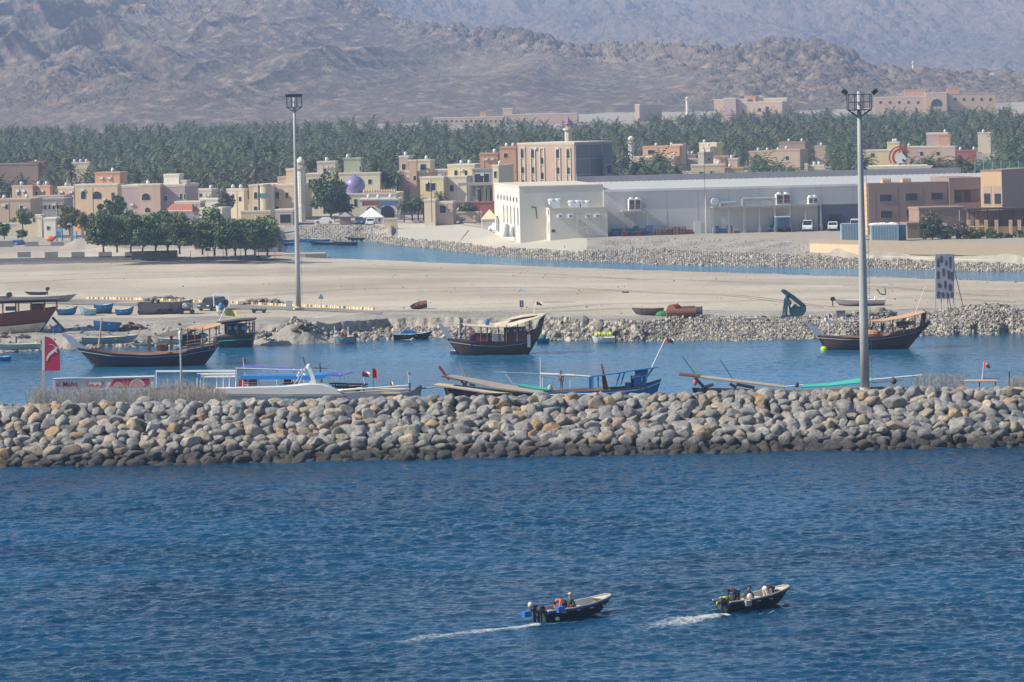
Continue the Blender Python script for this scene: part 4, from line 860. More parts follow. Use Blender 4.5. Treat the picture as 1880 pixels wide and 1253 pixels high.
# steel racks with cooling plant against the wall
def rack(label, x0, x1, yd, yt, nleg, items, depth=3.0):
    g = rotE('steel_platform', label, 'platform', f, 8); a, b = X(x0), X(x1); zd = f.q(x0, yd)[1]
    m = MB().box(a, b, -depth, -.05, zd-.25, zd).o('deck', M_steel, g)
    for i in range(nleg):
        x = a+.15+(b-a-.3)*i/(nleg-1); MB().box(x-.12, x+.12, -depth, -depth+.24, -.6, zd-.252).box(x-.25, x+.25, -depth-.1, -depth+.34, -.6, 1.3).o('leg', M_steel, g)
    r_ = MB()
    for zz in (.5, 1.0): r_.tube((a, -depth+.05, zd+zz), (b, -depth+.05, zd+zz), .035)
    n = int((b-a)/1.6)+1
    for i in range(n+1): x = a+(b-a)*i/n; r_.tube((x, -depth+.05, zd), (x, -depth+.05, zd+1.0), .03)
    r_.o('railing', M_steel, g)
    for kind, xa, xb, h in items:
        A, B = X(xa), X(xb); hz = h*k
        if kind == 'ac':
            o = MB().box(A, B, -2.2, -.6, zd, zd+hz).o('cooling_unit', M_white, g); n2 = max(1, round((B-A)/1.2)); w3 = (B-A)/n2
            for j in range(n2): MB().box(A+w3*j+.12, A+w3*(j+1)-.12, -2.23, -2.2, zd+.25, zd+hz-.2).o('fan_grille', mat('brown_grille', (.12, .07, .07), .7), o)
            for j in range(n2): MB().lathe([(.42, 0), (.45, .3), (.05, .35)], (A+w3*(j+.5), -1.4, zd+hz), 10).o('fan', M_white, o)
        elif kind == 'duct':
            MB().tube((A, -1.4, zd+hz), (B, -1.4, zd+hz), .32, n=10).tube((A, -1.4, zd), (A, -1.4, zd+hz), .32, n=10).o('duct', M_steel, g)
        else: MB().tube(((A+B)/2, -.8, zd+.9), ((A+B)/2, -1.6, zd+.9), hz/2, n=14).o('drum', M_tank, g)
rack('small steel platform carrying a brown-grilled cooling unit on the warehouse wall', 1139, 1186, 387, 361, 2, [('ac', 1152, 1174, 21), ('duct', 1176, 1184, 8)])
rack('long steel platform of pipes and cooling units along the warehouse wall', 1305, 1507, 380, 360, 8, [('drum', 1306, 1318, 14), ('duct', 1322, 1352, 6), ('duct', 1364, 1424, 12), ('ac', 1425, 1451, 20), ('ac', 1485, 1502, 13)])
# crates and pallets stacked along the wall
M_cb = mat('blue_plastic', (.04, .14, .30), .6, objrand=.4); M_cd = mat('navy_plastic', (.03, .05, .10), .6, objrand=.4); M_cw = mat('pallet_wood', (.24, .15, .09), .9, objrand=.4); M_cr = mat('crate_red', (.26, .07, .06), .8, objrand=.3); M_ct = mat('crate_teal', (.03, .16, .20), .6)
rc = random.Random(9)
def crate(m_, wood):
    b = MB()
    if wood:
        for i in range(5): b.box(-.6, .6, -.5+i*.22, -.38+i*.22, .42, .5)
        for i in range(3): b.box(-.6+i*.55, -.5+i*.55, -.5, .5, 0, .42)
        for i in range(3): b.box(-.49, .49, -.52, -.5, .05+i*.14, .12+i*.14)
    else:
        for z in (0, .16, .32): b.box(-.6, .6, -.5, .5, z, z+.11)
        for x in (-.58, -.2, .2, .54): b.box(x, x+.06, -.52, -.5, 0, .45)
    o = b.o('crate', m_); return o
CR = {'blue': crate(M_cb, 0), 'navy': crate(M_cd, 0), 'wooden': crate(M_cw, 1), 'red': crate(M_cr, 0), 'teal': crate(M_ct, 0)}
for v in CR.values(): v['used'] = 0
def put_crate(c, px, yy, lev, label, group):
    o = CR[c]
    if o['used']: o = o.copy(); C.objects.link(o)
    else: o['used'] = 1
    x = X(px); p = f.p+Matrix.Rotation(R(8), 3, 'Z')@Vector((x, yy, 0)); o.location = (p.x, p.y, gz(p.y)+lev*.5); o.rotation_euler = (0, 0, R(8+rc.uniform(-3, 3))); tag(o, label, 'crate', group)
for j, (a, b, cols, h) in enumerate([(1113, 1136, ['navy', 'navy', 'blue'], 3), (1138, 1190, ['teal', 'blue', 'blue'], 4), (1140, 1190, ['navy', 'red', 'wooden'], 2), (1192, 1222, ['wooden', 'teal', 'wooden'], 2), (1224, 1262, ['wooden', 'red', 'wooden'], 3), (1264, 1272, ['wooden'], 2), (1312, 1340, ['blue'], 3), (1352, 1364, ['teal', 'wooden'], 1)]):
    px = a
    yy = -4.2 if j == 2 else (-2.6 if j < 6 else -1.6)
    while px < b:
        c = rc.choice(cols); nl = max(1, h-rc.choice([0, 0, 1]))
        for lev in range(nl):
            w = {0: 'left of the blue stacks', 1: 'under the small steel platform', 2: 'in the front row before the blue stacks', 3: 'between the blue and brown stacks', 4: 'in the brown heap by the white door', 5: 'nearest the white door', 6: 'under the left bay of the long platform', 7: 'under the second bay of the long platform'}[j]
            put_crate(c, px, yy, lev, f'{c} crate {w}, on the warehouse wall', f'{c} crates {w}')
        px += 12.5
for v in list(CR.values()):
    if not v['used']: bpy.data.objects.remove(v)
    else: del v['used']
for o in list(C.objects):
    if o.name.startswith('crate') and 'used' in o.keys(): del o['used']
# the white office block at the left end of the warehouse
f2 = Fr(955, 426, D=741); t = rotE('office_block', 'cream office block with a blank upper wall left of the warehouse', 'building', f2, 8)
X2 = lambda px: f2.q(px, 390)[0]/cs
Hh = f2.q(955, 345)[1]; Lw = X2(1109)
MB().box(0, Lw, 0, 36, -3.5, Hh).o('wall', W_['of'], t)
MB().box(-.1, Lw-.05, -.1, 36, Hh+.002, Hh+.3).o('coping', M_trim, t)
zl = f2.q(1000, 384)[1]; xl = X2(1003)
MB().box(xl, Lw-.01, -4.5-xl*0, -.003, -3.5, zl).o('lower_wall', W_['of'], t)
MB().box(xl-.1, Lw-.01, -4.6, -4.5, zl, zl+.25).box(xl-.1, xl, -4.5, 0, zl, zl+.25).o('lower_coping', M_trim, t)
for i in range(7): MB().box(-.03, -.003, 3+i*4.5, 4.6+i*4.5, Hh-2.9, Hh-2.0).o('window', M_glass, t)
for i in range(5): MB().box(-.03, -.003, 2+i*5, 3.2+i*5, 1.2, 4.6).o('window', M_glass, t)
m = MB().box(xl-.03, xl-.003, -3.6, -2.6, 3.2, 5.4); m.o('window', M_glass, t); MB().box(xl-.03, xl-.003, -3.4, -2.2, -.5, 1.8).o('door', W_['gr'], t)
for px, kx in ((1022, 0), (1041, 1), (1073, 2), (1090, 3)):
    u = MB().box(X2(px)-.5, X2(px)+.5, -4.95, -4.503, f2.q(px, 399)[1], f2.q(px, 393)[1]).o('wall_air_conditioner', M_white, t); MB().box(X2(px)-.25, X2(px)+.25, -4.97, -4.952, f2.q(px, 398)[1]+.05, f2.q(px, 394)[1]-.08).o('fan_grille', W_['dk'], u)
MB().box(X2(1006), X2(1012), -4.55, -4.503, f2.q(px, 424)[1], f2.q(px, 419)[1]).o('vent', W_['dk'], t)
m = MB()   # scaffold stair
for px in (1052, 1070): m.tube((X2(px), -4.9, -.5), (X2(px), -4.9, f2.q(px, 393)[1]), .05).tube((X2(px), -5.9, -.5), (X2(px), -5.9, f2.q(px, 393)[1]), .05)
for a, b in (((1052, 423), (1070, 415)), ((1070, 413), (1052, 404)), ((1052, 402), (1070, 394))): m.tube((X2(a[0]), -5.4, f2.q(*a)[1]), (X2(b[0]), -5.4, f2.q(*b)[1]), .09)
m.tube((X2(1052), -5.4, f2.q(1060, 393)[1]), (X2(1070), -5.4, f2.q(1060, 393)[1]), .06)
m.o('scaffold_stair', M_steel, t)
for xa, xb, hh in ((1005, 1024, 18), (1042, 1060, 13), (1062, 1075, 12)):
    o = MB().box(X2(xa), X2(xb), -3.4, -1.6, zl, zl+hh*f2.k*.8).o('cooling_unit', M_white, t)
    MB().lathe([(.7, 0), (.75, .3), (.5, .5), (.05, .5)], ((X2(xa)+X2(xb))/2-.55, -2.5, zl+hh*f2.k*.8), 12).lathe([(.7, 0), (.75, .3), (.5, .5), (.05, .5)], ((X2(xa)+X2(xb))/2+.75, -2.5, zl+hh*f2.k*.8), 12).o('fan', M_tank, o)
MB().path([(X2(975), -.4-4.3*0, f2.q(985, 380)[1]), (X2(983), -.6, f2.q(985, 381)[1]), (X2(985), -.6, f2.q(985, 402)[1])], .12).o('black_pipe', M_dark, t)
HOUSES.append((f2.p.x-8, f2.p.x+22, f2.p.y-4, f2.p.y+40))
# shade tents left of the office block
def tent(label, px0, px1, pt, pb, D, m_, ridge_x=None, n=4):
    ff = Fr((px0+px1)/2, pb, D=D); t = E('tent', label, 'tent', ff.p); w2 = (px1-px0)/2*ff.k; h = (pb-pt)*ff.k
    m = MB(); e = h*.45; m.add([(-w2, 0, e), (w2, 0, e), (w2, 5, e), (-w2, 5, e), (-.1, 2.5, h), (.1, 2.5, h)], [(0, 1, 5, 4), (1, 2, 5), (2, 3, 4, 5), (3, 0, 4)]); m.o('canopy', m_, t)
    m = MB()
    for x in (-w2+.1, w2-.1):
        for y in (.1, 4.9): m.tube((x, y, -.6), (x, y, e), .06)
    m.o('pole', M_white, t); return t, ff, w2, e, h
M_canvas = mat('cream_canvas', (.62, .53, .38), .9, var=.04); M_canw = mat('white_canvas', (.74, .73, .69), .9, var=.03)
tent('peaked cream canvas shade tent beside the parked white car', 884, 914, 386, 416, 770, M_canvas)
t, ff, w2, e, h = tent('white gabled marquee tent at the creek head', 657, 705, 382, 414, 848, M_canw)
MB().box(-w2+.3, w2, .3, 4.7, -.6, e-.02).o('side_wall', M_canw, t)
f4 = Fr(633, 411, D=846); t = E('hut', 'dark brown timber hut under the big tree', 'hut', f4.p); m = MB(); f4.bx(m, 624, 398, 643, 412, 0, 3); m.o('wall', W_['br'], t)
a = f4.q(621, 398); b = f4.q(646, 398); c_ = f4.q(633, 390); MB().add([(a[0], -.4, a[1]), (b[0], -.4, b[1]), (b[0], 3.4, b[1]), (a[0], 3.4, a[1]), (c_[0], 1.5, c_[1])], [(0, 1, 4), (1, 2, 4), (2, 3, 4), (3, 0, 4), (3, 2, 1, 0)]).o('roof', W_['gr'], t)
# ---- brown hotel
fh = Fr(1597, 440, D=722); t = rotE('hotel', 'brown two-storey hotel wing with square dark windows', 'hotel', fh, 8); X3 = lambda px, py=380: fh.q(px, py)[0]/cs
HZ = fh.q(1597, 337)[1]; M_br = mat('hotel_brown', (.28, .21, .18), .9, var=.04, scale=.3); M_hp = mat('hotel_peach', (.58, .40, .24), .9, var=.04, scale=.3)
MB().box(0, X3(1743), 0, 5, -2.5, HZ).o('wall', M_br, t); MB().box(-.4, -.003, .0, 4.5, -2, HZ+.1).o('side_wall', M_hp, t)  # side wall: sunlight on the left end put into a paler peach colour
for x0, x1, y0, y1 in ((1616, 1637, 358, 370), (1664, 1685, 356, 369), (1712, 1733, 355, 367), (1617, 1637, 388, 400), (1665, 1685, 387, 399), (1620, 1637, 418, 424)):
    fr_ = MB().box(X3(x0)-.1, X3(x1)+.1, -.06, -.003, fh.q(x0, y1)[1]-.1, fh.q(x0, y0)[1]+.1).o('window', M_br, t); MB().box(X3(x0), X3(x1), -.09, -.062, fh.q(x0, y1)[1], fh.q(x0, y0)[1]).o('pane', M_glass, fr_)
m = MB()
for px in (1606, 1648, 1695, 1740): m.box(X3(px), X3(px)+.08, -.03, -.003, -1, HZ-1)
m.o('groove', W_['br'], t)
for px in (1631, 1668):
    m = MB(); w2 = 8*fh.k; m.box(X3(px)-w2, X3(px)+w2, .5, 2.5, HZ, HZ+.5)
    for i in range(5): m.box(X3(px)-w2+i*w2*.42, X3(px)-w2+i*w2*.42+.2, .5, .7, HZ+.5, HZ+.85)
    m.o('roof_turret', M_hp, t)
fw = Fr(1744, 440, D=724); t = rotE('hotel', 'recessed hotel wing with a shaded balcony between two brown blocks', 'hotel', fw, 8); X4 = lambda px: fw.q(px, 380)[0]/cs
zt = fw.q(1744, 327)[1]; zb0 = fw.q(1744, 372)[1]; zb1 = fw.q(1744, 349)[1]
MB().box(0, X4(1805), 1.6, 14, -2.5, zt-.01).o('wall', M_br, t); MB().box(0, X4(1805), -.2, 1.59, zb1, zt).o('upper_wall', M_br, t); MB().box(0, X4(1805), -.2, 1.59, -2.5, zb0-.1).o('lower_wall', M_br, t)
MB().box(0, X4(1752), -.2, 1.59, zb0-.098, zb1-.002).o('side_pier', M_br, t)
for a, b in ((1755, 1769), (1777, 1787)): MB().box(X4(a), X4(b), 1.5, 1.597, zb0, zb1-.3).o('window', M_glass, t)
m = MB()
for z in (.3, .6, .95): m.tube((X4(1752), -.1, zb0+z), (X4(1805), -.1, zb0+z), .03)
m.o('balcony_rail', M_dark, t)
ft = Fr(1841, 440, D=712); t = rotE('hotel_tower', 'peach hotel tower with two tall windows and a shaded brown side', 'tower', ft, -30); c3 = cos(R(30))
a = ft.q(1804, 380)[0]/c3; b = (ft.q(1920, 380)[0])/sin(R(30)); z0 = -2.5; z1 = ft.q(1841, 314)[1]
MB().box(a, 0, 0, b, z0, z1).o('wall', M_hp, t); MB().box(.003, .06, 0, b, z0, z1).o('side_wall', M_br, t)  # right face: its shade put into a brown sheet over the peach wall
MB().box(a-.1, .1, -.1, b, z1+.002, z1+.2).o('coping', M_br, t)
for x0, x1 in ((1809, 1820), (1827, 1838)):
    A, B = ft.q(x0, 360)[0]/c3, ft.q(x1, 360)[0]/c3
    fr_ = MB().box(A-.25, B+.25, -.05, -.003, ft.q(x0, 378)[1], ft.q(x0, 342)[1]).o('window', W_['ta'], t); MB().box(A, B, -.08, -.052, ft.q(x0, 375)[1], ft.q(x0, 356)[1]).o('pane', M_glass, fr_)
# terrace with pergola
fp = Fr(1776, 444, D=700); t = E('terrace', 'peach hotel terrace with pillars under a dark timber pergola', 'terrace', fp.p)
m = MB(); fp.bx(m, 1776, 416, 1900, 445, .3, 5); m.o('base_wall', M_hp, t)
for x in (1776, 1792, 1808, 1827, 1853, 1869): m = MB(); fp.bx(m, x, 404, x+6, 445, -.35, .29); m.o('pillar', M_hp, t)
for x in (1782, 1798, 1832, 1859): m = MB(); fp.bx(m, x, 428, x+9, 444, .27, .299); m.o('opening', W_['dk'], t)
m = MB(); fp.bx(m, 1775, 382, 1920, 385, -.6, 5)
for x in (1779, 1788, 1796, 1812, 1835, 1860, 1878): fp.bx(m, x, 385, x+1.7, 416, 0, .2)
m.o('pergola', mat('dark_timber', (.06, .045, .04), .8), t)
m = MB()
for y in (407, 411): fp.bx(m, 1780, y, 1880, y+.6, -.1, .0)
m.o('terrace_rail', M_dark, t); m = MB(); fp.bx(m, 1776, 386, 1900, 416, 4.4, 5); m.o('rear_wall', W_['br'], t)
house('brown garden building with a lit end pier in front of the hotel', 1775, 446, 8, [(1686, 1688, 1776, 385, 446, 'br', 8)], D=708, cat='building', name='building')
house('low dark brown plant room beside the blue containers', 1692, 446, 6, [(1664, 1666, 1692, 413, 446, 'br', 6)], D=700, cat='building', name='building')
# shopping block behind the warehouse with its emblem
t, f, inf = house('pale flared parapet of the shopping block behind the warehouse roof', 1705, 350, -4, [(1600, 1704, 1706, 307, 350, 'wh', 10)], D=792, cat='building', name='building'); bx = inf[0][0]; Z = inf[0][2]
MB().prism([(bx[0]-1.2, Z+.36), (bx[1]+1.2, Z+.36), (bx[1]+.12, Z-.6), (bx[0]-.12, Z-.6)], -.5, -.13).o('flared_cornice', M_trim, t)
fe = Fr(1652, 306, D=793); t = E('roof_emblem', 'red horseshoe emblem with a white horse head on the shopping block roof', 'sign', fe.p)
def arc(m, c, r0, r1, a0, a1, y0, y1, n=22):
    pts = [(c[0]+r1*cos(R(a0+(a1-a0)*i/n)), c[1]+r1*sin(R(a0+(a1-a0)*i/n))) for i in range(n+1)]+[(c[0]+r0*cos(R(a1-(a1-a0)*i/n)), c[1]+r0*sin(R(a1-(a1-a0)*i/n))) for i in range(n+1)]
    for i in range(n): q = [pts[i], pts[i+1], pts[2*n-i], pts[2*n+1-i]]; m.prism(q, y0, y1)
    return m
ce = fe.q(1655, 289); M_emb = mat('emblem_red', (.42, .05, .06), .6)
arc(MB(), ce, 13*fe.k, 17*fe.k, 30, 230, 0, .3).o('horseshoe', M_emb, t); arc(MB(), (ce[0]-2.5*fe.k, ce[1]), 18*fe.k, 20.5*fe.k, 50, 215, .1, .4).o('outer_arc', M_emb, t)
fe.pl(MB(), [(1646, 297), (1645, 290), (1648, 285), (1653, 281), (1655, 278), (1657, 282), (1661, 287), (1664, 292), (1661, 294), (1657, 291), (1656, 295), (1659, 299), (1650, 300)], 0, .25).o('horse_head', M_white, t)
m = MB()
for x in (1640, 1652, 1664): m.tube(fe.q3(x, 308, .5), fe.q3(x, 290, .5), .05)
m.o('support_frame', M_steel, t)
# football pitch netting behind the warehouse roof
M_net = mat('green_net', (.05, .30, .24), .8)
def netfence(label, x0, x1, yt, yb, D, step):
    ff = Fr(x0, yb, D=D); t = E('net_fence', label, 'fence', ff.p); m = MB(); px = x0
    while px <= x1: m.tube(ff.q3(px, yb+14), ff.q3(px, yt), .07); px += step
    m.o('post', M_steel, t); m = MB(); px = x0
    while px < x1: m.tube(ff.q3(px, yb), ff.q3(px, yt+1), .018, n=3); px += 2.2
    for i in range(6): y = yt+1+(yb-yt)*i/6; m.tube(ff.q3(x0, y), ff.q3(x1, y), .018, n=3)
    m.o('net', M_net, t)
netfence('green sports netting on thin posts behind the warehouse roof', 1255, 1590, 313, 332, 800, 27)
netfence('green netting above the palms behind the hotel tower', 1790, 1900, 296, 314, 830, 16)
f5 = Fr(1252, 334, D=800); t = E('tent', 'low white stretched canopy above the warehouse roof', 'tent', f5.p); f5.pl(MB(), [(1234, 333), (1242, 328), (1252, 324), (1262, 328), (1270, 333)], 0, 5).o('canopy', M_canw, t)
MB().tube(f5.q3(1252, 360, 2), f5.q3(1252, 325, 2), .1).o('pole', M_steel, t)
f = Fr(1294, 345, D=737); tag(MB().tube((0, 0, -1), (0, 0, 8.5), .04).o('roof_aerial', M_dark, None, f.p), 'thin tall aerial standing on the warehouse roof edge', 'aerial')
# reed fence, walls along the right bank
M_reed = mat('reed_screen', (.26, .215, .16), .95, scale=3, stretch=(6, 6, .3), col2=(.36, .30, .22)); 
def wallrun(name, label, cat, pts, h, th, m_, part, foot=None, fm=None, posts=0):
    """pts: photo points of the wall's foot"""
    P_ = [PL(x, y) for x, y in pts]; o0 = P_[0]; t = E(name, label, cat, o0)
    for a, b in zip(P_[:-1], P_[1:]):
        d = (b-a); d.z = 0; L = d.length; d.normalize(); n = Vector((-d.y, d.x, 0)); m = MB()
        A = a-o0; B = b-o0; z0 = h[0]; z1 = h[1]
        m.add([A+n*0+Vector((0, 0, z0)), B+Vector((0, 0, z0)), B+n*th+Vector((0, 0, z0)), A+n*th+Vector((0, 0, z0)), A+Vector((0, 0, z1)), B+Vector((0, 0, z1)), B+n*th+Vector((0, 0, z1)), A+n*th+Vector((0, 0, z1))], [(0, 3, 2, 1), (4, 5, 6, 7), (0, 1, 5, 4), (1, 2, 6, 5), (2, 3, 7, 6), (3, 0, 4, 7)])
        m.o(part, m_, t)
        if posts:
            m = MB(); k = int(L/posts)+1
            for i in range(k+1): q = A+(B-A)*i/k; m.box(q.x-.08, q.x+.08, q.y-.14, q.y-.02, z0, z1+.1)
            m.o('post', W_['br'], t)
    return t
wallrun('reed_fence', 'long brown reed screen fence in front of the hotel', 'fence', [(1586, 466), (1668, 468), (1669, 470), (1760, 471), (1880, 475), (1960, 477)], (0.2, 2.35), .12, M_reed, 'reed_panel', posts=0)
wallrun('garden_wall', 'pale peach retaining wall with a reed top left of the near mast', 'wall', [(1487, 464), (1587, 467)], (-.8, 1.6), .3, W_['pe'], 'wall')
wallrun('reed_fence', 'short reed screen on top of the pale peach wall', 'fence', [(1487, 463.2), (1586, 466.3)], (1.61, 2.3), .12, M_reed, 'reed_panel')
wallrun('stepped_wall', 'low stepped concrete edge wall along the right bank', 'wall', [(1590, 473), (1700, 477), (1730, 478), (1830, 481), (1960, 484)], (-.6, .35), .5, M_conc, 'wall')
def container(label, x0, x1, pb, D, m_, h=2.5, depth=2.4, tarp=False):
    ff = Fr(x0, pb, D=D); t = E('shipping_container', label, 'container', ff.p); w2 = ff.q(x1, pb)[0]; m = MB().box(0, w2, 0, depth, -.8, h); m.o('body', m_, t); m = MB(); n = int(w2/.5)
    for i in range(n): m.box(i*.5+.1, i*.5+.3, -.06, -.003, -.6, h-.15)
    m.o('ribs', m_, t); MB().box(-.03, w2+.03, -.05, depth+.03, h+.002, h+.12).o('top_rail', M_white if tarp else m_, t)
    if tarp:
        m = MB(); r = random.Random(3)
        for i in range(9): m.ball((w2*(.1+.1*i), depth/2, h+.15), .9, 1.1, .25+.15*r.random(), 8, 4)
        m.o('tarpaulin', M_canw, t, smooth=True)
M_cblu = mat('pale_blue_steel', (.24, .36, .42), .6, var=.1)
container('pale blue container left of the near lamp mast', 1545, 1582, 438, 697, M_cblu)
container('pale blue container with a white tarpaulin on top', 1600, 1650, 440, 690, M_cblu, tarp=True)
container('teal blue container end at the right of the tarpaulin one', 1651, 1664, 440, 692, mat('teal_steel', (.05, .18, .26), .6))
# ---------------------------------------------------------------- cars
M_tyre = mat('tyre_rubber', (.02, .02, .02), .9); M_lamp = mat('lamp_lens', (.6, .6, .58), .2); M_red = mat('red_lens', (.35, .02, .02), .3)
def paint(n, c): return mat('paint_'+n, c, .3, var=.03)
CP = dict(white=paint('white', (.72, .72, .70)), silver=paint('silver', (.40, .42, .44)), dark=paint('dark', (.04, .045, .055)), blue=paint('blue', (.05, .1, .22)), teal=paint('teal', (.06, .2, .2)))
PROF = {  # body side outline (x, z), roof cabin outline
    'suv': (4.9, 1.9, [(0, .35), (.05, .95), (.9, 1.12), (4.6, 1.15), (4.88, 1.0), (4.9, .35)], [(1.15, 1.1), (1.75, 1.75), (4.35, 1.8), (4.72, 1.15)]),
    'sedan': (4.6, 1.75, [(0, .3), (.05, .8), (1.1, .95), (4.4, .98), (4.58, .8), (4.6, .3)], [(1.1, .93), (1.8, 1.42), (3.4, 1.44), (4.1, .97)]),
    'van': (5.2, 1.95, [(0, .35), (.05, 1.0), (.5, 1.25), (5.1, 1.3), (5.2, 1.2), (5.2, .35)], [(.4, 1.2), (1.1, 2.2), (5.0, 2.25), (5.18, 1.25)]),
    'pickup': (5.1, 1.85, [(0, .4), (.05, 1.0), (1.2, 1.1), (5.05, 1.12), (5.1, .4)], [(1.2, 1.08), (1.8, 1.72), (3.1, 1.74), (3.35, 1.1)])}
def car(kind, col, label, p, rz, group=None, cat='car'):
    L, W, body, cab = PROF[kind]; t = E('parked_'+('van' if kind == 'van' else 'car'), label, cat, p, group, R(rz)); hw = W/2
    def sect(prof, inset):
        m = MB(); n = len(prof); vs = []
        for s, y in ((0, -hw), (1, hw)):
            for x, z in prof: vs.append((x-L/2, y*(1-inset*max(0, z-prof[0][1])), z))
        m.add(vs, [tuple(range(n)), tuple(range(2*n-1, n-1, -1))]+[(i, i+n, (i+1) % n+n, (i+1) % n) for i in range(n)]); return m
    sect(body, .04).o('body', CP[col], t)
    c = sect(cab, .18).o('cabin', CP[col], t)
    x0, z0 = cab[0]; x1, z1 = cab[1]; x2, z2 = cab[2]; x3, z3 = cab[3]
    for s in (-1, 1):
        y = s*(hw*(1-.18*.35)+.01)
        m = MB(); m.add([(x0+.35-L/2, s*(hw-.03), z0+.1), (x3-.25-L/2, s*(hw-.03), z0+.1), (x2-.1-L/2, s*hw*(1-.18*(z1-z0))+s*.02, z1-.12), (x1+.08-L/2, s*hw*(1-.18*(z1-z0))+s*.02, z1-.12)], [(0, 1, 2, 3)]); m.o('side_window', M_glass, c)
    e = .03
    MB().add([(x0+.05-L/2-e, -hw*.88, z0+.05), (x0+.05-L/2-e, hw*.88, z0+.05), (x1-L/2-.06-e, hw*.8, z1-.08), (x1-L/2-.06-e, -hw*.8, z1-.08)], [(0, 1, 2, 3)]).o('windscreen', M_glass, c)
    MB().add([(x3-L/2+e, -hw*.88, z3+.05), (x3-L/2+e, hw*.88, z3+.05), (x2-L/2+.06+e, hw*.8, z2-.08), (x2-L/2+.06+e, -hw*.8, z2-.08)], [(0, 1, 2, 3)]).o('rear_window', M_glass, c)
    for x in (.85, L-.95):
        for s in (-1, 1):
            w_ = MB().tube((x-L/2, s*(hw-.22), .34), (x-L/2, s*(hw+.01), .34), .34, n=14).o('wheel', M_tyre, t); MB().tube((x-L/2, s*(hw+.01), .34), (x-L/2, s*(hw+.025), .34), .19, n=10).o('rim', M_steel, w_)
    for s in (-1, 1):
        MB().box(-L/2-.02, -L/2+.06, s*hw*.72-.2, s*hw*.72+.2, .68, .84).o('headlight', M_lamp, t); MB().box(L/2-.06, L/2+.02, s*hw*.8-.12, s*hw*.8+.12, .7, .95).o('tail_light', M_red, t)
    MB().box(-L/2-.04, -L/2+.02, -hw*.9, hw*.9, .35, .5).o('bumper', M_dark, t)
    return t
def pcar(kind, col, label, px, py, rz, D=None, **k):
    p = P(px, py, D=D) if D else PG(px, py)
    if not D: p.z = gz(p.y)
    return car(kind, col, label, p, rz, **k)
pcar('sedan', 'white', 'white saloon car parked under the big tree by the creek head', 596, 411, -4, D=848)
pcar('suv', 'silver', 'silver estate car driving on the street above the concrete slope', 834, 409, 178)
pcar('suv', 'white', 'white car parked by the tent left of the office block', 915, 425, -60)
pcar('sedan', 'silver', 'pale car nosing out between the shop and the palms', 730, 400, 80)
pcar('pickup', 'white', 'white pickup facing the creek beside the marquee', 682, 415, 82, D=842)
pcar('pickup', 'blue', 'bluish van parked behind the white pickup at the marquee', 660, 413, 88, D=846)
pcar('sedan', 'silver', 'small grey car at the right of the marquee', 672, 413, 85, D=852)
pcar('van', 'white', 'white minibus facing the camera in front of the loading bays', 1483, 425, 84, cat='van')
pcar('suv', 'white', 'white four-wheel drive facing the camera by the dark bay', 1529, 424, 84)
pcar('sedan', 'silver', 'low silver car right of the white four-wheel drive', 1553, 424, 86)
pcar('van', 'white', 'white van partly hidden by the near lamp mast', 1570, 424, 84, cat='van')
pcar('suv', 'white', 'white car just right of the near lamp mast', 1586, 424, 86)
pcar('sedan', 'blue', 'dark blue car behind the small truck at the loading bay', 1424, 426, 70)
pcar('sedan', 'silver', 'pale car half hidden behind the red-roof house trees', 345, 405, 5, D=822)
pcar('sedan', 'blue', 'blue grey car on the left building site behind the grey wall', 32, 454, 75, D=762)
# flatbed truck with an open box at the loading bay
p = PG(1440, 427); t = E('box_truck', 'teal box truck with a white roof parked at the loading bay', 'truck', p, rz=R(6))
MB().box(-1.4, 1.4, -.2, 4.6, .75, .95).o('chassis', M_dark, t); b = MB().box(-1.35, 1.35, 1.2, 4.6, .96, 2.9).o('box', CP['teal'], t); MB().box(-1.45, 1.45, 1.1, 4.7, 2.91, 3.1).o('roof', M_white, t)
MB().box(-.9, .9, 1.16, 1.197, 1.0, 2.7).o('box_door', CP['blue'], t); MB().box(-1.1, 1.1, 4.7, 6.1, .8, 2.4).o('cab', CP['white'], t)
for y in (.6, 3.6, 5.4):
    for s in (-1, 1): MB().tube((s*1.05, y, .4), (s*1.32, y, .4), .42, n=12).o('wheel', M_tyre, t)
# ---------------------------------------------------------------- trees by the houses
ptree('broadleaf_tree', 'tall dark green tree in front of the white mosque', 607, 407, 323, 96, M_leafd, 1, D=855, n=8000, leaf=.36, trunk=.08, dens=44)
ptree('broadleaf_tree', 'tall dark tree between the olive trees and the lilac villa', 208, 420, 360, 58, M_leafd, 2, D=800, n=3600, leaf=.3, trunk=.15)
ptree('broadleaf_tree', 'grey feathery tree behind the white walls', 415, 402, 345, 52, M_leafg, 3, D=842, n=1500, leaf=.25, trunk=.2)
ptree('broadleaf_tree', 'olive yellow bushy tree at the playground, left one', 128, 432, 378, 62, M_leafy, 4, D=792, n=3000, trunk=.1)
ptree('broadleaf_tree', 'olive yellow bushy tree at the playground, right one', 160, 435, 382, 46, M_leafy, 5, D=782, n=2400, trunk=.1)
ptree('broadleaf_tree', 'small green tree before the far left cream wall', 42, 428, 384, 44, M_leaf, 6, D=800, n=1800, trunk=.3)
ptree('broadleaf_tree', 'dark round shrub at the left picture edge', 8, 440, 407, 30, M_leafd, 7, D=775, n=1500, trunk=.1)
ptree('broadleaf_tree', 'dark low shrub right of the blue grey car', 40, 440, 422, 22, M_leafd, 8, D=775, n=900, trunk=.1)
PR = [(190, 468, 396, 40), (215, 468, 398, 42), (240, 469, 394, 44), (262, 470, 396, 40), (286, 470, 391, 44), (308, 470, 394, 44), (330, 471, 392, 44), (372, 472, 408, 36), (394, 474, 391, 50), (416, 474, 404, 34), (432, 474, 408, 34), (451, 474, 410, 34), (468, 474, 412, 34), (491, 474, 411, 42)]
def row_tree(k, sc_=1):
    return None
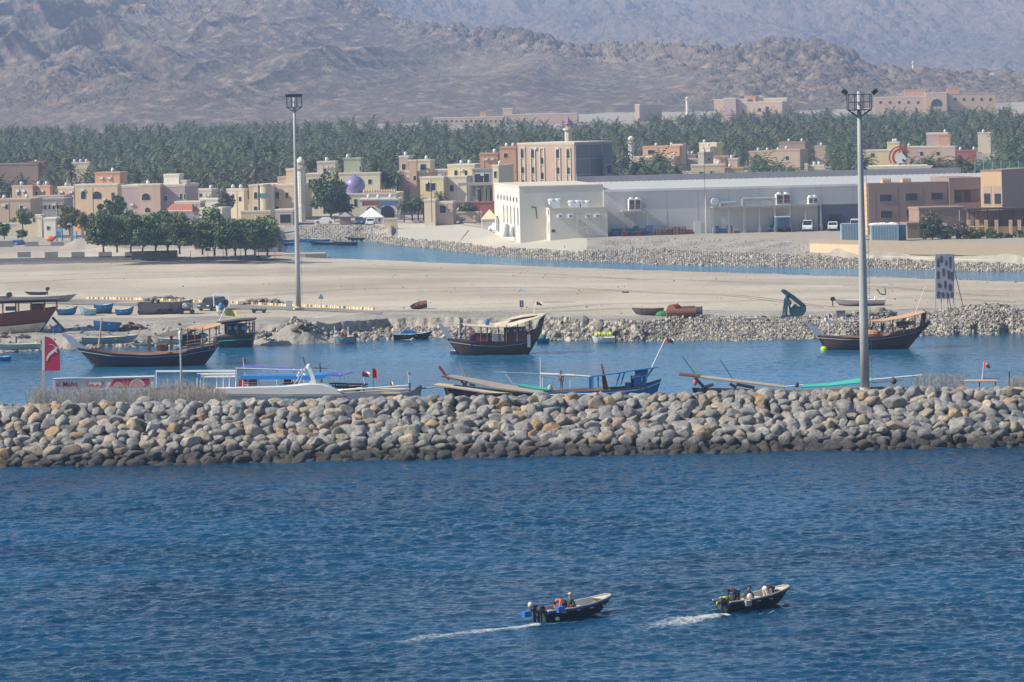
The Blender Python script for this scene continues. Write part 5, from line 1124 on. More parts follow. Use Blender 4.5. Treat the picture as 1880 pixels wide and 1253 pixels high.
WN = ['first', 'second', 'third', 'fourth', 'fifth', 'sixth', 'seventh', 'eighth', 'ninth', 'tenth', 'eleventh', 'twelfth', 'thirteenth', 'last']
for i, (x, pb, pt, w_) in enumerate(PR):
    ptree('park_tree', f'clipped green park tree, {WN[i]} from the left in the row by the flat', x, pb-4, pt-7+5*math.sin(i*2.3), w_*1.7, M_leaf if i % 3 else M_leafd, 20+i, D=688+(i % 3)*7, n=5200, leaf=.27, trunk=.10, dens=50, group='park trees in a row left of the far mast')
# shrubs at the hotel
for i, (x, pb, pt, w_, m_) in enumerate([(1712, 446, 388, 44, M_leafg), (1700, 446, 400, 40, M_leafd), (1735, 446, 415, 36, M_leaf), (1765, 446, 405, 40, M_leafg), (1793, 446, 421, 34, M_leafy), (1822, 448, 418, 36, M_leaf), (1848, 448, 426, 30, M_leafd), (1873, 448, 424, 26, M_leaf)]):
    ptree('shrub', ['tall grey-green shrub in front of the brown garden building', 'dark lower shrub at the corner of the brown garden building', 'bright green shrub behind the reed fence', 'sparse grey shrub left of the terrace', 'yellow-green shrub at the first terrace pillars', 'leafy green bush under the terrace middle', 'dark bush under the terrace right part', 'green bush at the right picture edge'][i], x, pb, pt, w_, m_, 60+i, D=693, n=1500, leaf=.22, trunk=.1, cat='shrub')
# palms by the shop and in gardens
for i, (x, pb, D_, s_, k) in enumerate([(742, 406, 848, .75, 0), (757, 404, 850, .8, 0), (768, 404, 852, .75, 4), (778, 403, 850, .72, 0), (700, 360, 905, .9, 1), (715, 362, 905, .95, 0), (730, 360, 903, .8, 4), (809, 380, 868, .7, 2), (692, 350, 915, .9, 1)]):
    p = P(x, pb, D=D_); put_palm(p.x, p.y, p.z-.3, ['garden palm at the right end of the shop arches', 'second garden palm right of the shop', 'third garden palm right of the shop', 'fourth garden palm right of the shop', 'palm behind the scalloped mosque parapet', 'taller palm behind the scalloped mosque parapet', 'palm just left of the pink terrace house', 'short palm below the yellow villa', 'leftmost palm behind the mosque roof'][i], 'garden palms near the mosque', k, s_)
ptree('shrub', 'dark green climbing bush over the terrace wall', 858, 392, 373, 52, M_leafd, 71, D=842, n=1400, trunk=.05, cat='shrub')
house('pale yellow gate post wall on the bank beside the marquee', 730, 421, -3, [(706, 729, 731, 403, 421, 'ye', .5)], D=828, cat='wall', name='gate_wall')
# ---------------------------------------------------------------- building site and playground at the left
M_blk = mat('grey_blockwork', (.22, .225, .225), .9, var=.1, scale=.8)
f = Fr(150, 479, z=1.6); t = E('block_wall', 'long unfinished grey block wall with regular gaps in its top at far left', 'wall', f.p)
m = MB(); f.bx(m, -40, 473, 242, 481, 0, .4)
for a in (-40, 32, 82, 131, 181): f.bx(m, a, 463, a+24, 473, 0, .4)
f.bx(m, 229.5, 463, 242, 473, 0, .4); m.o('wall', M_blk, t)
p = f.q(242, 480); m = MB(); m.add([(p[0], 0, -1.2), (p[0]+8.2, 2.5, -1.2), (p[0]+8.2, 2.5, f.q(311, 462)[1]+.1), (p[0], 0, f.q(242, 462)[1]), (p[0], .4, -1.2), (p[0]+8.2, 2.9, -1.2), (p[0]+8.2, 2.9, f.q(311, 462)[1]+.1), (p[0], .4, f.q(242, 462)[1])], [(0, 1, 2, 3), (7, 6, 5, 4), (3, 2, 6, 7), (1, 5, 6, 2)]); m.o('end_wall', M_blk, t)
f = Fr(80, 456, z=2.3); t = E('block_wall', 'second grey block wall with a pale gap behind the first one', 'wall', f.p)
m = MB(); f.bx(m, -40, 443, 24, 457, 0, .4); f.bx(m, 46, 445, 70, 457, 0, .4); f.bx(m, 70, 451, 93, 457, 0, .4); f.bx(m, 93, 445, 117, 457, 0, .4); m.o('wall', M_blk, t)
for i, (x, pt) in enumerate(((132, 418), (152, 418), (187, 418))):
    f = Fr(x, 458, z=2.2); t = E('concrete_column', ['left', 'middle', 'right'][i]+' bare concrete column standing behind the block walls', 'column', f.p, 'bare concrete columns on the building site'); m = MB(); f.bx(m, x-2.4, pt, x+2.4, 462, 0, .5); m.o('shaft', M_blk, t); m = MB()
    for dx in (-1.6, 1.6): m.tube(f.q3(x+dx, pt, .25), f.q3(x+dx, pt-3, .25), .03)
    m.o('rebar', M_rust, t)
# low baluster fence
f = Fr(215, 456, z=2.2); t = E('baluster_fence', 'low white baluster fence beside the gravel heap', 'fence', f.p)
for i in range(26):
    x = 214+i*3.1+ (3 if i > 17 else 0); y = 455+ i*.38; a = f.q(x, y, 0); m = MB(); m.box(a[0]-.06, a[0]+.06, 0, .12, a[1]-.5, a[1]+1.0); m.o('baluster', M_trim, t)
m = MB(); a = f.q(213, 449); b = f.q(296, 458); m.tube((a[0], .06, a[1]), (b[0], .06, b[1]), .09); m.o('rail', M_trim, t)
# playground
M_pl = [mat('play_red', (.42, .03, .06), .5), mat('play_orange', (.62, .22, .03), .5), mat('play_blue', (.05, .25, .42), .5), mat('play_green', (.03, .25, .15), .5)]
def play(label, x, pb, roofm, s):
    f = Fr(x, pb, D=775); t = E('play_tower', label, 'play tower', f.p); k = f.k; w2 = 5*k; h = 26*k
    m = MB()
    for a in (-1, 1):
        for b in (0, 2): m.tube((a*w2, b*w2, 0), (a*w2, b*w2, h*.72), .07)
    m.o('post', M_pl[2], t); MB().box(-w2, w2, 0, 2*w2, h*.33, h*.4).o('platform', M_pl[3], t)
    MB().add([(-w2*1.4, -.3, h*.7), (w2*1.4, -.3, h*.7), (w2*1.4, 2*w2+.3, h*.7), (-w2*1.4, 2*w2+.3, h*.7), (0, w2, h)], [(0, 1, 4), (1, 2, 4), (2, 3, 4), (3, 0, 4)]).o('roof', roofm, t)
    MB().lathe([(.3, 0), (.34, .3), (.05, .6)], (0, w2, h-.1), 8).o('finial', M_pl[1], t)
    m = MB()
    for i in range(6): a0 = i/6; a1 = (i+1)/6; m.tube((s*(w2+a0*w2*2.4), w2*.5, h*.4*(1-a0)**1.3+.1), (s*(w2+a1*w2*2.4), w2*.5, h*.4*(1-a1)**1.3+.1), .32, n=8)
    m.o('slide', M_pl[0] if s < 0 else M_pl[1], t)
play('play tower with a blue roof and red tube slide', 109, 443, M_pl[2], -1); play('play tower with an orange roof behind the concrete columns', 145, 443, M_pl[1], 1)
f = Fr(92, 443, D=776); tag(MB().ball((0, 0, .5), .9, .9, .55).o('play_mound', M_pl[1], None, f.p, True), 'small orange rounded play shape at the foot of the red slide', 'play shape')
f = Fr(168, 443, D=774); t = E('play_shelter', 'low red and blue play shelter between the columns', 'play shelter', f.p); m = MB(); f.bx(m, 160, 437, 176, 440, 0, 2); m.o('roof', M_pl[0], t); m = MB(); f.bx(m, 160, 440, 162, 447, .1, .3); f.bx(m, 174, 440, 176, 447, .1, .3); m.o('post', M_pl[2], t)
house('cream wall with a lit pillar left of the playground', 80, 436, -6, [(30, 74, 79, 398, 436, 'cr', 5), (73, 78, 79, 400, 436, 'wh', 1, -.6)], [(0, 'L', 60, 400, 64, 408)], D=805, cat='outbuilding', name='outbuilding')
house('white wall house with one dark window by the playground', 106, 432, -6, [(80, 102, 106, 403, 432, 'wh', 5)], [(0, 'L', 86, 416, 91, 422)], D=798, cat='outbuilding', name='outbuilding')
house('long cream street wall across the left end of town', 70, 420, -4, [(-20, 66, 70, 412, 432, 'cr', 1)], D=830, cat='wall', name='street_wall')
house('pinkish rubble-topped houses behind the long street wall', 60, 402, -8, [(-20, 56, 60, 368, 402, 'ta', 10)], [(0, 'L', 8, 376, 14, 384), (0, 'L', 36, 378, 42, 386)], [(0, .3, .2), (0, .8, .4)], D=860)
house('red-brown low house behind the tan houses', 100, 392, -8, [(60, 116, 120, 362, 392, 'ta', 8)], [(0, 'L', 68, 368, 73, 374)], D=900)
# park pavement with a pinkish promenade and small pier
M_pave = mat('pink_paving', (.40, .26, .21), .9, scale=.8, wpos=True)
for n, x0, x1, y0, y1, z in (('promenade', 300, 518, 466, 470, 1.75),):
    a = P(x0, y1, z); b = P(x1, y1, z); st = struct('promenade', npmesh('promenade', [a, b, b+Vector((0, 9, .3)), a+Vector((0, 9, .3))], [(0, 1, 2, 3)], [M_pave])); 
f = Fr(560, 473, z=.2); t = E('jetty', 'short dark concrete jetty at the creek end of the promenade', 'jetty', f.p); f.bx(MB(), 500, 466, 597, 474, 0, 4).o('deck', M_conc, t); 
m = MB(); f.bx(m, 560, 466.5, 598, 475, -.3, -.003); m.o('side', W_['br'], t)
for i, (x, pb, c) in enumerate([(362, 464, 1), (381, 465, 0)]):
    f = Fr(x, pb, z=1.9); t = E('kiosk_umbrella', ['small orange box kiosk under the park trees', 'small dark kiosk under the park trees'][i], 'kiosk', f.p); f.bx(MB(), x-5, pb-9, x+5, pb+1, 0, 1).o('box', M_pl[1] if c else M_dark, t); f.bx(MB(), x-6, pb-11, x+6, pb-9.2, -.2, 1.2).o('roof', M_steel, t)
for i, x in enumerate((322, 350, 382, 410, 442, 475, 505)):
    p = PL(x, 477); tag(MB().tube((0, 0, -.3), (0, 0, 1.7), .045).o('fence_post', M_dark, None, p), 'thin dark post at the edge of the park trees', 'post', 'thin dark posts along the park edge')
for i, (x, pb, h) in enumerate([(927, 426, 16), (931, 426, 14), (938, 426, 10), (946, 426, 16)]):
    f = Fr(x, pb, D=748); tag(MB().lathe([(.45, -1), (.5, h*f.k*.8), (.2, h*f.k)], n=10).o('gas_cylinder', M_steel if i % 2 else M_white, None, f.p, True), ['tall white gas tank by the office block wall', 'grey gas tank beside the tall white one', 'short white tank by the office wall', 'rightmost grey tank before the office windows'][i], 'tank')
# street kerb blocks along the street, lamp posts, distant masts
for i in range(9):
    p = PG(762+i*10, 407.5-.1*i); tag(MB().box(-.45, .45, 0, .3, -.2, .28).o('kerb_block', M_canvas, None, p), 'pale kerb block along the street above the concrete slope', 'kerb block', 'kerb blocks of the upper street')
for i, (x, pb, pt) in enumerate([(793, 400, 352), (881, 408, 350), (872, 408, 366)]):
    f = Fr(x, pb, D=825); t = E('street_lamp', ['thin lamp post before the cream garden block', 'tall thin lamp post by the pergola house', 'short lamp post left of the tall thin one'][i], 'lamp post', f.p); H = (pb-pt)*f.k
    MB().tube((0, 0, -1), (0, 0, H), .09, .05).o('pole', M_dark, t); MB().box(-.7, .7, -.12, .12, H, H+.12).o('lamp_head', M_dark, t)
# joints in the concrete slope
for i, x in enumerate((860, 1058)):
    a = PL(x, 424); b = PL(x-22, 452 if i == 0 else 455); m = MB(); m.tube((0, 0, .05), b-a+Vector((0, 0, .05)), .09); tag(m.o('slope_joint', W_['br'], None, a), ['left', 'right'][i]+' dark joint running down the concrete slope', 'joint')

for i, (x, pb, pt, w_, m_, D_, l) in enumerate([(497, 300, 262, 26, M_leafd, 1080, 'dark conical tree rising from the grove left of the far mast'), (455, 285, 250, 20, M_leafd, 1180, 'slim dark tree in the grove above the arched villa'), (658, 268, 242, 26, M_leafy, 1330, 'yellow-green tree in the middle of the palm grove'), (570, 312, 292, 28, M_leafy, 960, 'bright yellow-green bush behind the wide cream building'), (118, 318, 290, 40, M_leaf, 1150, 'rounded green tree by the tiny white house in the grove'), (912, 258, 234, 40, M_leafy, 1420, 'olive tree in the grove left of the blue spire'), (1138, 318, 286, 44, M_leafy, 1060, 'light green round tree right of the unfinished block'), (1235, 300, 256, 20, M_leaf, 1250, 'green tree behind the terracotta house'), (25, 300, 275, 50, M_leafy, 1200, 'olive broad tree at the left edge of the grove'), (1700, 300, 262, 24, M_leaf, 1180, 'green round tree beside the wide pink house')]):
    ptree('broadleaf_tree', l, x, pb, pt, w_, m_, 90+i, D=D_, n=2400, leaf=.4, trunk=.1)
    VIS.append((x-w_/2, x+w_/2, pt+(pb-pt)*.5, D_))
# ---------------------------------------------------------------- boats
M_hull = mat('dark_hull', (.030, .032, .045), .6, var=.15, scale=.5); M_hullb = mat('brown_hull', (.085, .045, .035), .7, var=.15, scale=.8); M_hullg = mat('green_hull', (.012, .035, .03), .5, var=.12)
M_deck = mat('wood_deck', (.24, .13, .08), .85, scale=2, stretch=(.3, 3, 1)); M_wood = mat('brown_timber', (.17, .07, .045), .8, scale=2); M_pale = mat('weathered_board', (.40, .34, .27), .9, scale=1.5, stretch=(1, 6, 1))
M_sail = mat('tan_awning', (.52, .31, .18), .9, var=.05); M_crm = mat('cream_awning', (.58, .50, .38), .9, var=.05); M_bcan = mat('bright_blue_awning', (.02, .20, .55), .7, var=.06); M_pcan = mat('violet_blue_awning', (.09, .11, .38), .8, var=.06)
M_bhull = mat('blue_hull_paint', (.02, .16, .38), .55, var=.12, scale=1); M_lb = mat('light_blue_paint', (.20, .42, .58), .5, var=.1); M_grp = mat('white_gelcoat', (.72, .71, .68), .35, var=.04); M_cgrp = mat('cream_gelcoat', (.58, .53, .42), .5, var=.08); M_ggrp = mat('grey_gelcoat', (.34, .33, .32), .5, var=.08)
M_flagr = mat('flag_red', (.55, .04, .05), .8, var=.03); M_flagw = mat('flag_white', (.75, .74, .72), .8, var=.02); M_flagg = mat('flag_green', (.03, .20, .07), .8, var=.03); M_teal = mat('teal_tarp', (.05, .42, .33), .7, var=.08, scale=.5); M_stem = mat('pale_blue_stem', (.34, .40, .47), .6, var=.04); M_lime = mat('lime_cloth', (.42, .60, .04), .8)
M_redc = mat('red_cushion', (.45, .05, .06), .8); M_gold = mat('yellow_cloth', (.55, .50, .10), .8); M_rope = mat('rope', (.25, .22, .18), .9); M_outb = mat('outboard_black', (.02, .022, .028), .35); M_fend = mat('orange_float', (.62, .12, .06), .5)
def lerp(tab, t): return float(np.interp(t, [a for a, b in tab], [b for a, b in tab]))
def hull(t, xb, xs, sheer, keel, beam, m_, deck=None, dm=None, trim=None, name='hull', n=26, kx=None, flare=.55, yc=0, rail=.07):
    """xb/xs: x of keel ends and sheer ends (bow end last); sheer, keel, beam: (t, value) along the length"""
    M = 7; vs = []; fs = []
    def col(i, side, inner=0.0, z_lo=None):
        q = i/(n-1); zs = lerp(sheer, q); zk = lerp(keel, q); hb = max(lerp(beam, q)-inner, .0); out = []
        for j in range(M):
            s = j/(M-1); z = zk+(zs-zk)*s
            if z_lo is not None: z = max(z_lo, z) if j else z_lo
            s2 = (z-zk)/max(zs-zk, .01); s2 = min(max(s2, 0), 1); k0 = xb[0]+(xb[1]-xb[0])*q; k1 = xs[0]+(xs[1]-xs[0])*q
            out.append((k0+(k1-k0)*s2, yc+side*hb*s2**flare, z))
        return out
    for side in (-1, 1):
        o = len(vs)
        for i in range(n): vs += col(i, side)
        for i in range(n-1):
            for j in range(M-1): a = o+i*M+j; fs.append((a, a+1, a+M+1, a+M) if side > 0 else (a, a+M, a+M+1, a+1))
    o2 = n*M
    for j in range(M-1): fs.append((j, o2+j, o2+j+1, j+1)); a = (n-1)*M+j; fs.append((a, a+1, o2+a+1, o2+a))
    b = MB().add(vs, fs); H = b.o(name, m_, t, smooth=True)
    # inner skin and deck
    dz = deck if deck is not None else .5; b = MB()
    L_, R_ = [], []
    for i in range(n):
        q = i/(n-1); zs = lerp(sheer, q); zk = lerp(keel, q); z = dz if not isinstance(dz, list) else lerp(dz, q); z = min(max(z, zk+.05), zs-.03)
        hb = lerp(beam, q); hi = max(hb-rail, .0); s2 = (z-zk)/max(zs-zk, .01); k0 = xb[0]+(xb[1]-xb[0])*q; k1 = xs[0]+(xs[1]-xs[0])*q; xd = k0+(k1-k0)*s2
        hd = max(hi*s2**flare-.02, 0)
        for side, l in ((-1, L_), (1, R_)): l.append(((k1, yc+side*hb, zs+.004), (k1, yc+side*hi, zs+.004), (xd, yc+side*hd, z)))
    vs = []; fs = []
    for l in (L_, R_):
        o = len(vs)
        for a in l: vs += a
        for i in range(n-1):
            for j in range(2): a = o+i*3+j; fs.append((a, a+1, a+4, a+3))
    for i in range(n-1): a = i*3+2; c = n*3+a; fs.append((a, a+3, c+3, c))
    fs.append((0, 2, n*3+2, n*3))
    b.add(vs, fs).o('deck', dm or M_deck, t)
    if trim:
        m = MB()
        for side in (-1, 1):
            for i in range(n-1):
                p = []
                for q in (i/(n-1), (i+1)/(n-1)):
                    zs = lerp(sheer, q); zk = lerp(keel, q); s2 = trim[1]; k0 = xb[0]+(xb[1]-xb[0])*q; k1 = xs[0]+(xs[1]-xs[0])*q
                    p.append((k0+(k1-k0)*s2, yc+side*(lerp(beam, q)*s2**flare+.015), zk+(zs-zk)*s2))
                m.tube(p[0], p[1], trim[2], n=5)
        m.o('trim', trim[0], H)
    return H
def pole(m, f, a, b, r, ya=0, yb=None, r2=None): m.tube(f.q3(a[0], a[1], ya), f.q3(b[0], b[1], ya if yb is None else yb), r, r2); return m
def pp(t, f, a, b, r, w_, name, m_):
    for s in (-w_, w_): pole(MB(), f, a, b, r, s).o(name, m_, t)
def awn(t, f, near, far, w_, name, m_, th=.07, w2=None):
    w2 = w_ if w2 is None else w2
    A = [f.q3(x, y, -w_) for x, y in near]; B = [f.q3(x, y, w2) for x, y in far]; n = len(A); lo = lambda p: (p[0], p[1], p[2]-th); V = A+B+[lo(p) for p in A]+[lo(p) for p in B]
    fs = [(i, i+1, n+i+1, n+i) for i in range(n-1)]+[(2*n+i, 3*n+i, 3*n+i+1, 2*n+i+1) for i in range(n-1)]+[(i, 2*n+i, 2*n+i+1, i+1) for i in range(n-1)]+[(n+i, n+i+1, 3*n+i+1, 3*n+i) for i in range(n-1)]+[(0, n, 3*n, 2*n), (n-1, 3*n-1, 4*n-1, 2*n-1)]
    return MB().add(V, fs).o(name, m_, t)
def slabq(m, f, pts, y0, y1, th=.08):
    """a sloping awning: list of (px, py) spans extruded across in y, thin"""
    P_ = [f.q(x, y) for x, y in pts]
    return m.prism(P_+[(x, z-th) for x, z in P_[::-1]], y0, y1)
def flag(label, px, py, pw, ph, D, kind='oman', post=None, name='flag', wave=.3):
    """flag on its own thin staff from (px, post foot y)"""
    f = Fr(px, post[1], D=D) if post else Fr(px, py+ph, D=D); t = E(name, label, 'flag', f.p); top = f.q(px, py-1)
    if post: MB().tube(f.q3(post[0], post[1]), (top[0], 0, top[1]), .035, .025, 6).o('staff', post[2] if len(post) > 2 else M_white, t)
    x0, z1 = f.q(px, py); z0 = f.q(px, py+ph)[1]; W = pw*f.k; n = 8; r = random.Random(int(px))
    m = MB(); m.f = []
    def cell(a, b, c, d):
        pts = []
        for i in range(n+1):
            u = a+(b-a)*i/n; yy = wave*.3*sin(u*5+px); dz = -wave*.5*u*u*(z1-z0)
            pts.append((x0+u*W, yy, z1+(z0-z1)*c+dz)); pts.append((x0+u*W, yy, z1+(z0-z1)*d+dz))
        return pts, [(2*i, 2*i+1, 2*i+3, 2*i+2) for i in range(n)]
    def band(a, b, c, d, mt):
        p_, fc = cell(a, b, c, d); off = [(x, y+.03, z) for x, y, z in p_]; k = len(p_); MB().add(p_+off, fc+[tuple(i+k for i in q) for q in fc]+[(0, 1, k+1, k), (2*n, 2*n+1, k+2*n+1, k+2*n)]+[(2*i, 2*i+2, k+2*i+2, k+2*i) for i in range(n)]).o('stripe' if kind == 'oman' else 'cloth', mt, t)
    if kind == 'oman':
        band(0, .28, 0, 1, M_flagr); band(.283, 1, 0, .33, M_flagw); band(.283, 1, .333, .66, M_flagr); band(.283, 1, .663, 1, M_flagg)
    elif kind == 'red':
        MB().add([(x0, 0, z1), (x0, 0, z0), (x0+W, .1, (z0+z1)/2-.05), (x0, .03, z1), (x0, .03, z0), (x0+W, .13, (z0+z1)/2-.05)], [(0, 1, 2), (3, 5, 4), (0, 3, 4, 1), (1, 4, 5, 2), (2, 5, 3, 0)]).o('cloth', M_flagr, t)
    else: band(0, 1, 0, 1, kind)
    return t
def outboard(t, x, z, s=1.0, y=0, m_=None):
    o = MB().prism([(x-.15*s, z+.5*s), (x+.3*s, z+.55*s), (x+.38*s, z+.85*s), (x+.25*s, z+1.05*s), (x-.15*s, z+1.0*s), (x-.25*s, z+.75*s)], y-.2*s, y+.2*s).o('outboard_motor', m_ or M_outb, t)
    MB().box(x-.02, x+.12*s, y-.06, y+.06, z-.5*s, z+.5*s).o('motor_leg', M_outb, o); return o
# ---- moored dhows
def dhow(label, ax, ay, D, P_):
    f = Fr(ax, ay, D=D) if D else Fr(ax, ay, z=0); t = E('dhow', label, 'dhow', f.p); return f, t
# left dhow
f, t = dhow('long dark dhow with a pale raked stem and tan awning, moored at left', 270, 672, None, None)
q = lambda x, y: f.q(x, y)
xk0, xk1 = q(372, 664)[0], q(178, 673)[0]; xs0, xs1 = q(403, 634)[0], q(138, 640)[0]
SH = [(0, q(403, 633)[1]), (.25, q(340, 646)[1]), (.5, q(270, 650)[1]), (.75, q(205, 647)[1]), (1, q(140, 638)[1])]
hull(t, (xk0, xk1), (xs0, xs1), SH, [(0, -.35), (1, -.4)], [(0, 1.3), (.15, 2.0), (.45, 2.4), (.75, 1.9), (.92, .8), (1, .02)], M_hull, [(0, 1.6), (.3, 1.2), (1, 1.5)], M_deck, (M_stem, .84, .035))
m = MB(); f.pl(m, [(138, 641), (112, 612), (117, 612), (129, 617), (162, 642)], -.12, .12); f.pl(m, [(138, 641), (146, 641), (176, 670), (173, 672)], -.1, .1); m.o('stem', M_stem, t)
m = MB(); pole(m, f, (181, 642), (187, 583), .14, 0, 0, .07); m.o('mast', M_pale, t)
m = MB(); pole(m, f, (112, 612), (330, 620), .03, 0, 0); pole(m, f, (330, 620), (400, 600), .03); m.o('rigging', M_rope, t)
awn(t, f, [(337, 604), (372, 605.5), (408, 596)], [(350, 599), (380, 595), (403, 593)], 1.9, 'awning', M_sail)
awn(t, f, [(284, 616), (330, 617), (362, 606)], [(300, 611), (335, 604), (352, 602)], 1.7, 'reed_awning', mat('grey_matting', (.16, .135, .11), .95, scale=2))
for x, y0, y1 in ((271, 617, 645), (312, 618, 644)):
    m = MB(); f.bx(m, x, y0, x+5, y1, -1.6, -1.3); f.bx(m, x, y0, x+4, y1, 1.3, 1.6); m.o('deck_post', M_wood, t)
for x in (333, 345, 358, 372, 385, 397):
     pp(t, f, (x, 641), (x, 602), .07, 1.7, 'awning_post', M_wood)
m = MB(); f.bx(m, 330, 617, 366, 636, -1.1, 1.1); m.o('deckhouse', M_hullb, t)
m = MB(); f.bx(m, 287, 633, 306, 645, -1.0, 1.0); m.o('deck_box', M_wood, t)
for yy in (-1.75, 1.75): f.pl(MB(), [(322, 640), (403, 628), (403, 631), (322, 644)], yy-.06, yy+.06).o('stern_rail', M_wood, t); m = MB(); pole(m, f, (340, 628), (396, 619), .05, -1.8); pole(m, f, (340, 634), (398, 625), .05, -1.8); m.o('side_rail', M_pale, t)
m = MB(); f.bx(m, 339, 611, 352, 616, -1.2, -.4); m.o('bundle', M_crm, t); m = MB(); m.ball(f.q3(372, 616), .55, .6, .35); m.o('blue_bundle', M_lb, t)
for k_, x in enumerate((168, 175, 182)): MB().ball(f.q3(x, 640-k_), .35, .35, .25, 8, 5).o('coiled_rope', M_rope, t)
# middle dhow
f, t = dhow('dark brown dhow with a long cream awning and pale blue stem, moored in the middle', 900, 651, None, None); q = lambda x, y: f.q(x, y)
SH = [(0, q(992, 612)[1]), (.2, q(955, 625)[1]), (.45, q(905, 630)[1]), (.7, q(860, 628)[1]), (1, q(820, 621)[1])]
hull(t, (q(968, 645)[0], q(846, 652)[0]), (q(993, 614)[0], q(820, 622)[0]), SH, [(0, -.35), (1, -.4)], [(0, 1.1), (.15, 1.8), (.45, 2.15), (.75, 1.7), (.92, .7), (1, .02)], M_hullb, [(0, 1.4), (.3, 1.1), (1, 1.3)], M_deck, (M_stem, .82, .035))
f.pl(MB(), [(820, 622), (804, 595), (808, 594), (816, 600), (832, 621)], -.12, .12).o('stem', M_stem, t)
f.pl(MB(), [(966, 634), (966, 612), (984, 606), (990, 590), (1002, 579), (1000, 583), (992, 616), (975, 630)], -1.5, 1.5).o('stern_wall', M_hullb, t)
awn(t, f, [(853, 598), (880, 600), (909, 601), (938, 600), (962, 592), (1000, 578)], [(848, 594), (876, 596), (906, 594), (925, 590), (950, 584), (990, 577)], 1.9, 'awning', M_crm)
awn(t, f, [(925, 589), (960, 582), (1000, 576.5)], [(940, 583), (960, 578), (1006, 574.5)], -.2, 'upper_awning', M_crm, w2=2.2)
for i, x in enumerate((855, 883, 895, 915, 930, 950, 972)):
     y1 = (597, 599, 600, 599, 597, 594, 588)[i];pp(t, f, (x, 628), (x, y1), .07, 1.7, 'awning_post', M_wood)
m = MB(); f.pl(m, [(861, 627), (864, 616), (870, 614), (903, 615), (903, 628)], -1.5, 1.5); m.o('cargo_cover', mat('maroon_cover', (.16, .035, .05), .8), t)
m = MB(); f.bx(m, 904, 615, 924, 627, -1.7, -.6); m.o('grey_box', mat('grey_box_paint', (.22, .24, .29), .7), t)
m = MB(); f.bx(m, 925, 603, 966, 627, -1.55, 1.5); m.o('deckhouse', M_hullb, t)
for x, y in ((929, 606), (943, 605), (953, 604), (962, 603), (973, 600), (984, 597)): m = MB(); f.bx(m, x, y, x+5, y+4, -1.66, -1.56); m.o('hanging_cloth', M_pale, t)
m = MB(); f.bx(m, 968, 615, 974, 638, -2.0, -1.85); m.o('boarding_ladder', mat('grey_ladder', (.30, .33, .38), .7), t)
m = MB(); pole(m, f, (843, 622), (843, 586), .05); pole(m, f, (826, 599), (846, 598), .03); pole(m, f, (804, 593), (850, 595), .025); m.o('bow_post', M_white, t)
m = MB().ball(f.q3(894, 592), .28, .28, .4); m.o('blue_drum', M_bhull, t)
m = MB(); pole(m, f, (979, 578), (984, 556), .035); m.o('flag_staff', M_white, t)
m = MB(); pole(m, f, (820, 624), (809, 653), .02); m.o('anchor_line', M_rope, t)
# right dhow
f, t = dhow('dark dhow with a tan awning and pale stem behind the near lamp mast', 1600, 641, None, None); q = lambda x, y: f.q(x, y)
SH = [(0, q(1704, 592)[1]), (.12, q(1688, 604)[1]), (.3, q(1660, 612)[1]), (.55, q(1608, 618)[1]), (.8, q(1545, 618)[1]), (1, q(1500, 616)[1])]
hull(t, (q(1663, 635)[0], q(1518, 643)[0]), (q(1706, 596)[0], q(1500, 617)[0]), SH, [(0, -.35), (1, -.4)], [(0, .6), (.15, 1.6), (.45, 2.2), (.75, 1.8), (.92, .7), (1, .02)], M_hullb, [(0, 1.8), (.3, 1.3), (1, 1.4)], M_deck, (M_stem, .86, .035))
f.pl(MB(), [(1500, 617), (1474, 590), (1478, 590), (1500, 602), (1511, 614)], -.12, .12).o('stem', M_stem, t)
awn(t, f, [(1592, 590), (1620, 590), (1665, 583), (1700, 573)], [(1605, 587), (1625, 585), (1660, 577), (1696, 570)], 1.8, 'awning', M_sail)
for x, y1, y0 in ((1574, 594, 617), (1590, 591, 617), (1618, 590, 616), (1639, 587, 613), (1660, 583, 611), (1680, 578, 606), (1694, 574, 600)):
     pp(t, f, (x, y0), (x, y1), .08, 1.5, 'awning_post', M_wood)
pp(t, f, (1622, 605), (1690, 594), .05, 1.6, 'side_rail', M_wood); f.pl(MB(), [(1692, 600), (1699, 572), (1702, 572), (1697, 602)], -1.3, 1.3).o('stern_frame', M_hullb, t)
f.pl(MB(), [(1692, 605), (1708, 590), (1708, 594), (1694, 608)], -1.1, 1.1).o('stern_board', M_hull, t)
m = MB(); f.bx(m, 1648, 592, 1668, 602, -.8, .8); m.o('dark_crate', M_hullb, t); m = MB(); f.bx(m, 1669, 591, 1681, 598, -1, .6); m.o('yellow_box', mat('ochre_box', (.45, .26, .04), .7), t)
MB().ball(f.q3(1602, 613), 1.0, 1.0, .5, 12, 6).o('net_heap', mat('orange_net', (.42, .22, .12), .9), t)
m = MB(); pole(m, f, (1521, 616), (1521, 578), .06); pole(m, f, (1516, 584), (1516, 590), .15); pole(m, f, (1480, 587), (1575, 589), .025); m.o('bow_post', M_white, t)
for x in (1600, 1620): m = MB(); f.pl(m, [(x, 612), (x+2, 592), (x+4, 592), (x+3, 606), (x-6, 614)], -.2, .2); m.o('deck_frame', M_wood, t)
m = MB(); pole(m, f, (1681, 574), (1698, 528), .035); m.o('aerial', M_white, t)
MB().ball(f.q3(1513, 642, -.4), .42, .42, .4).o('lime_buoy', M_lime, t)
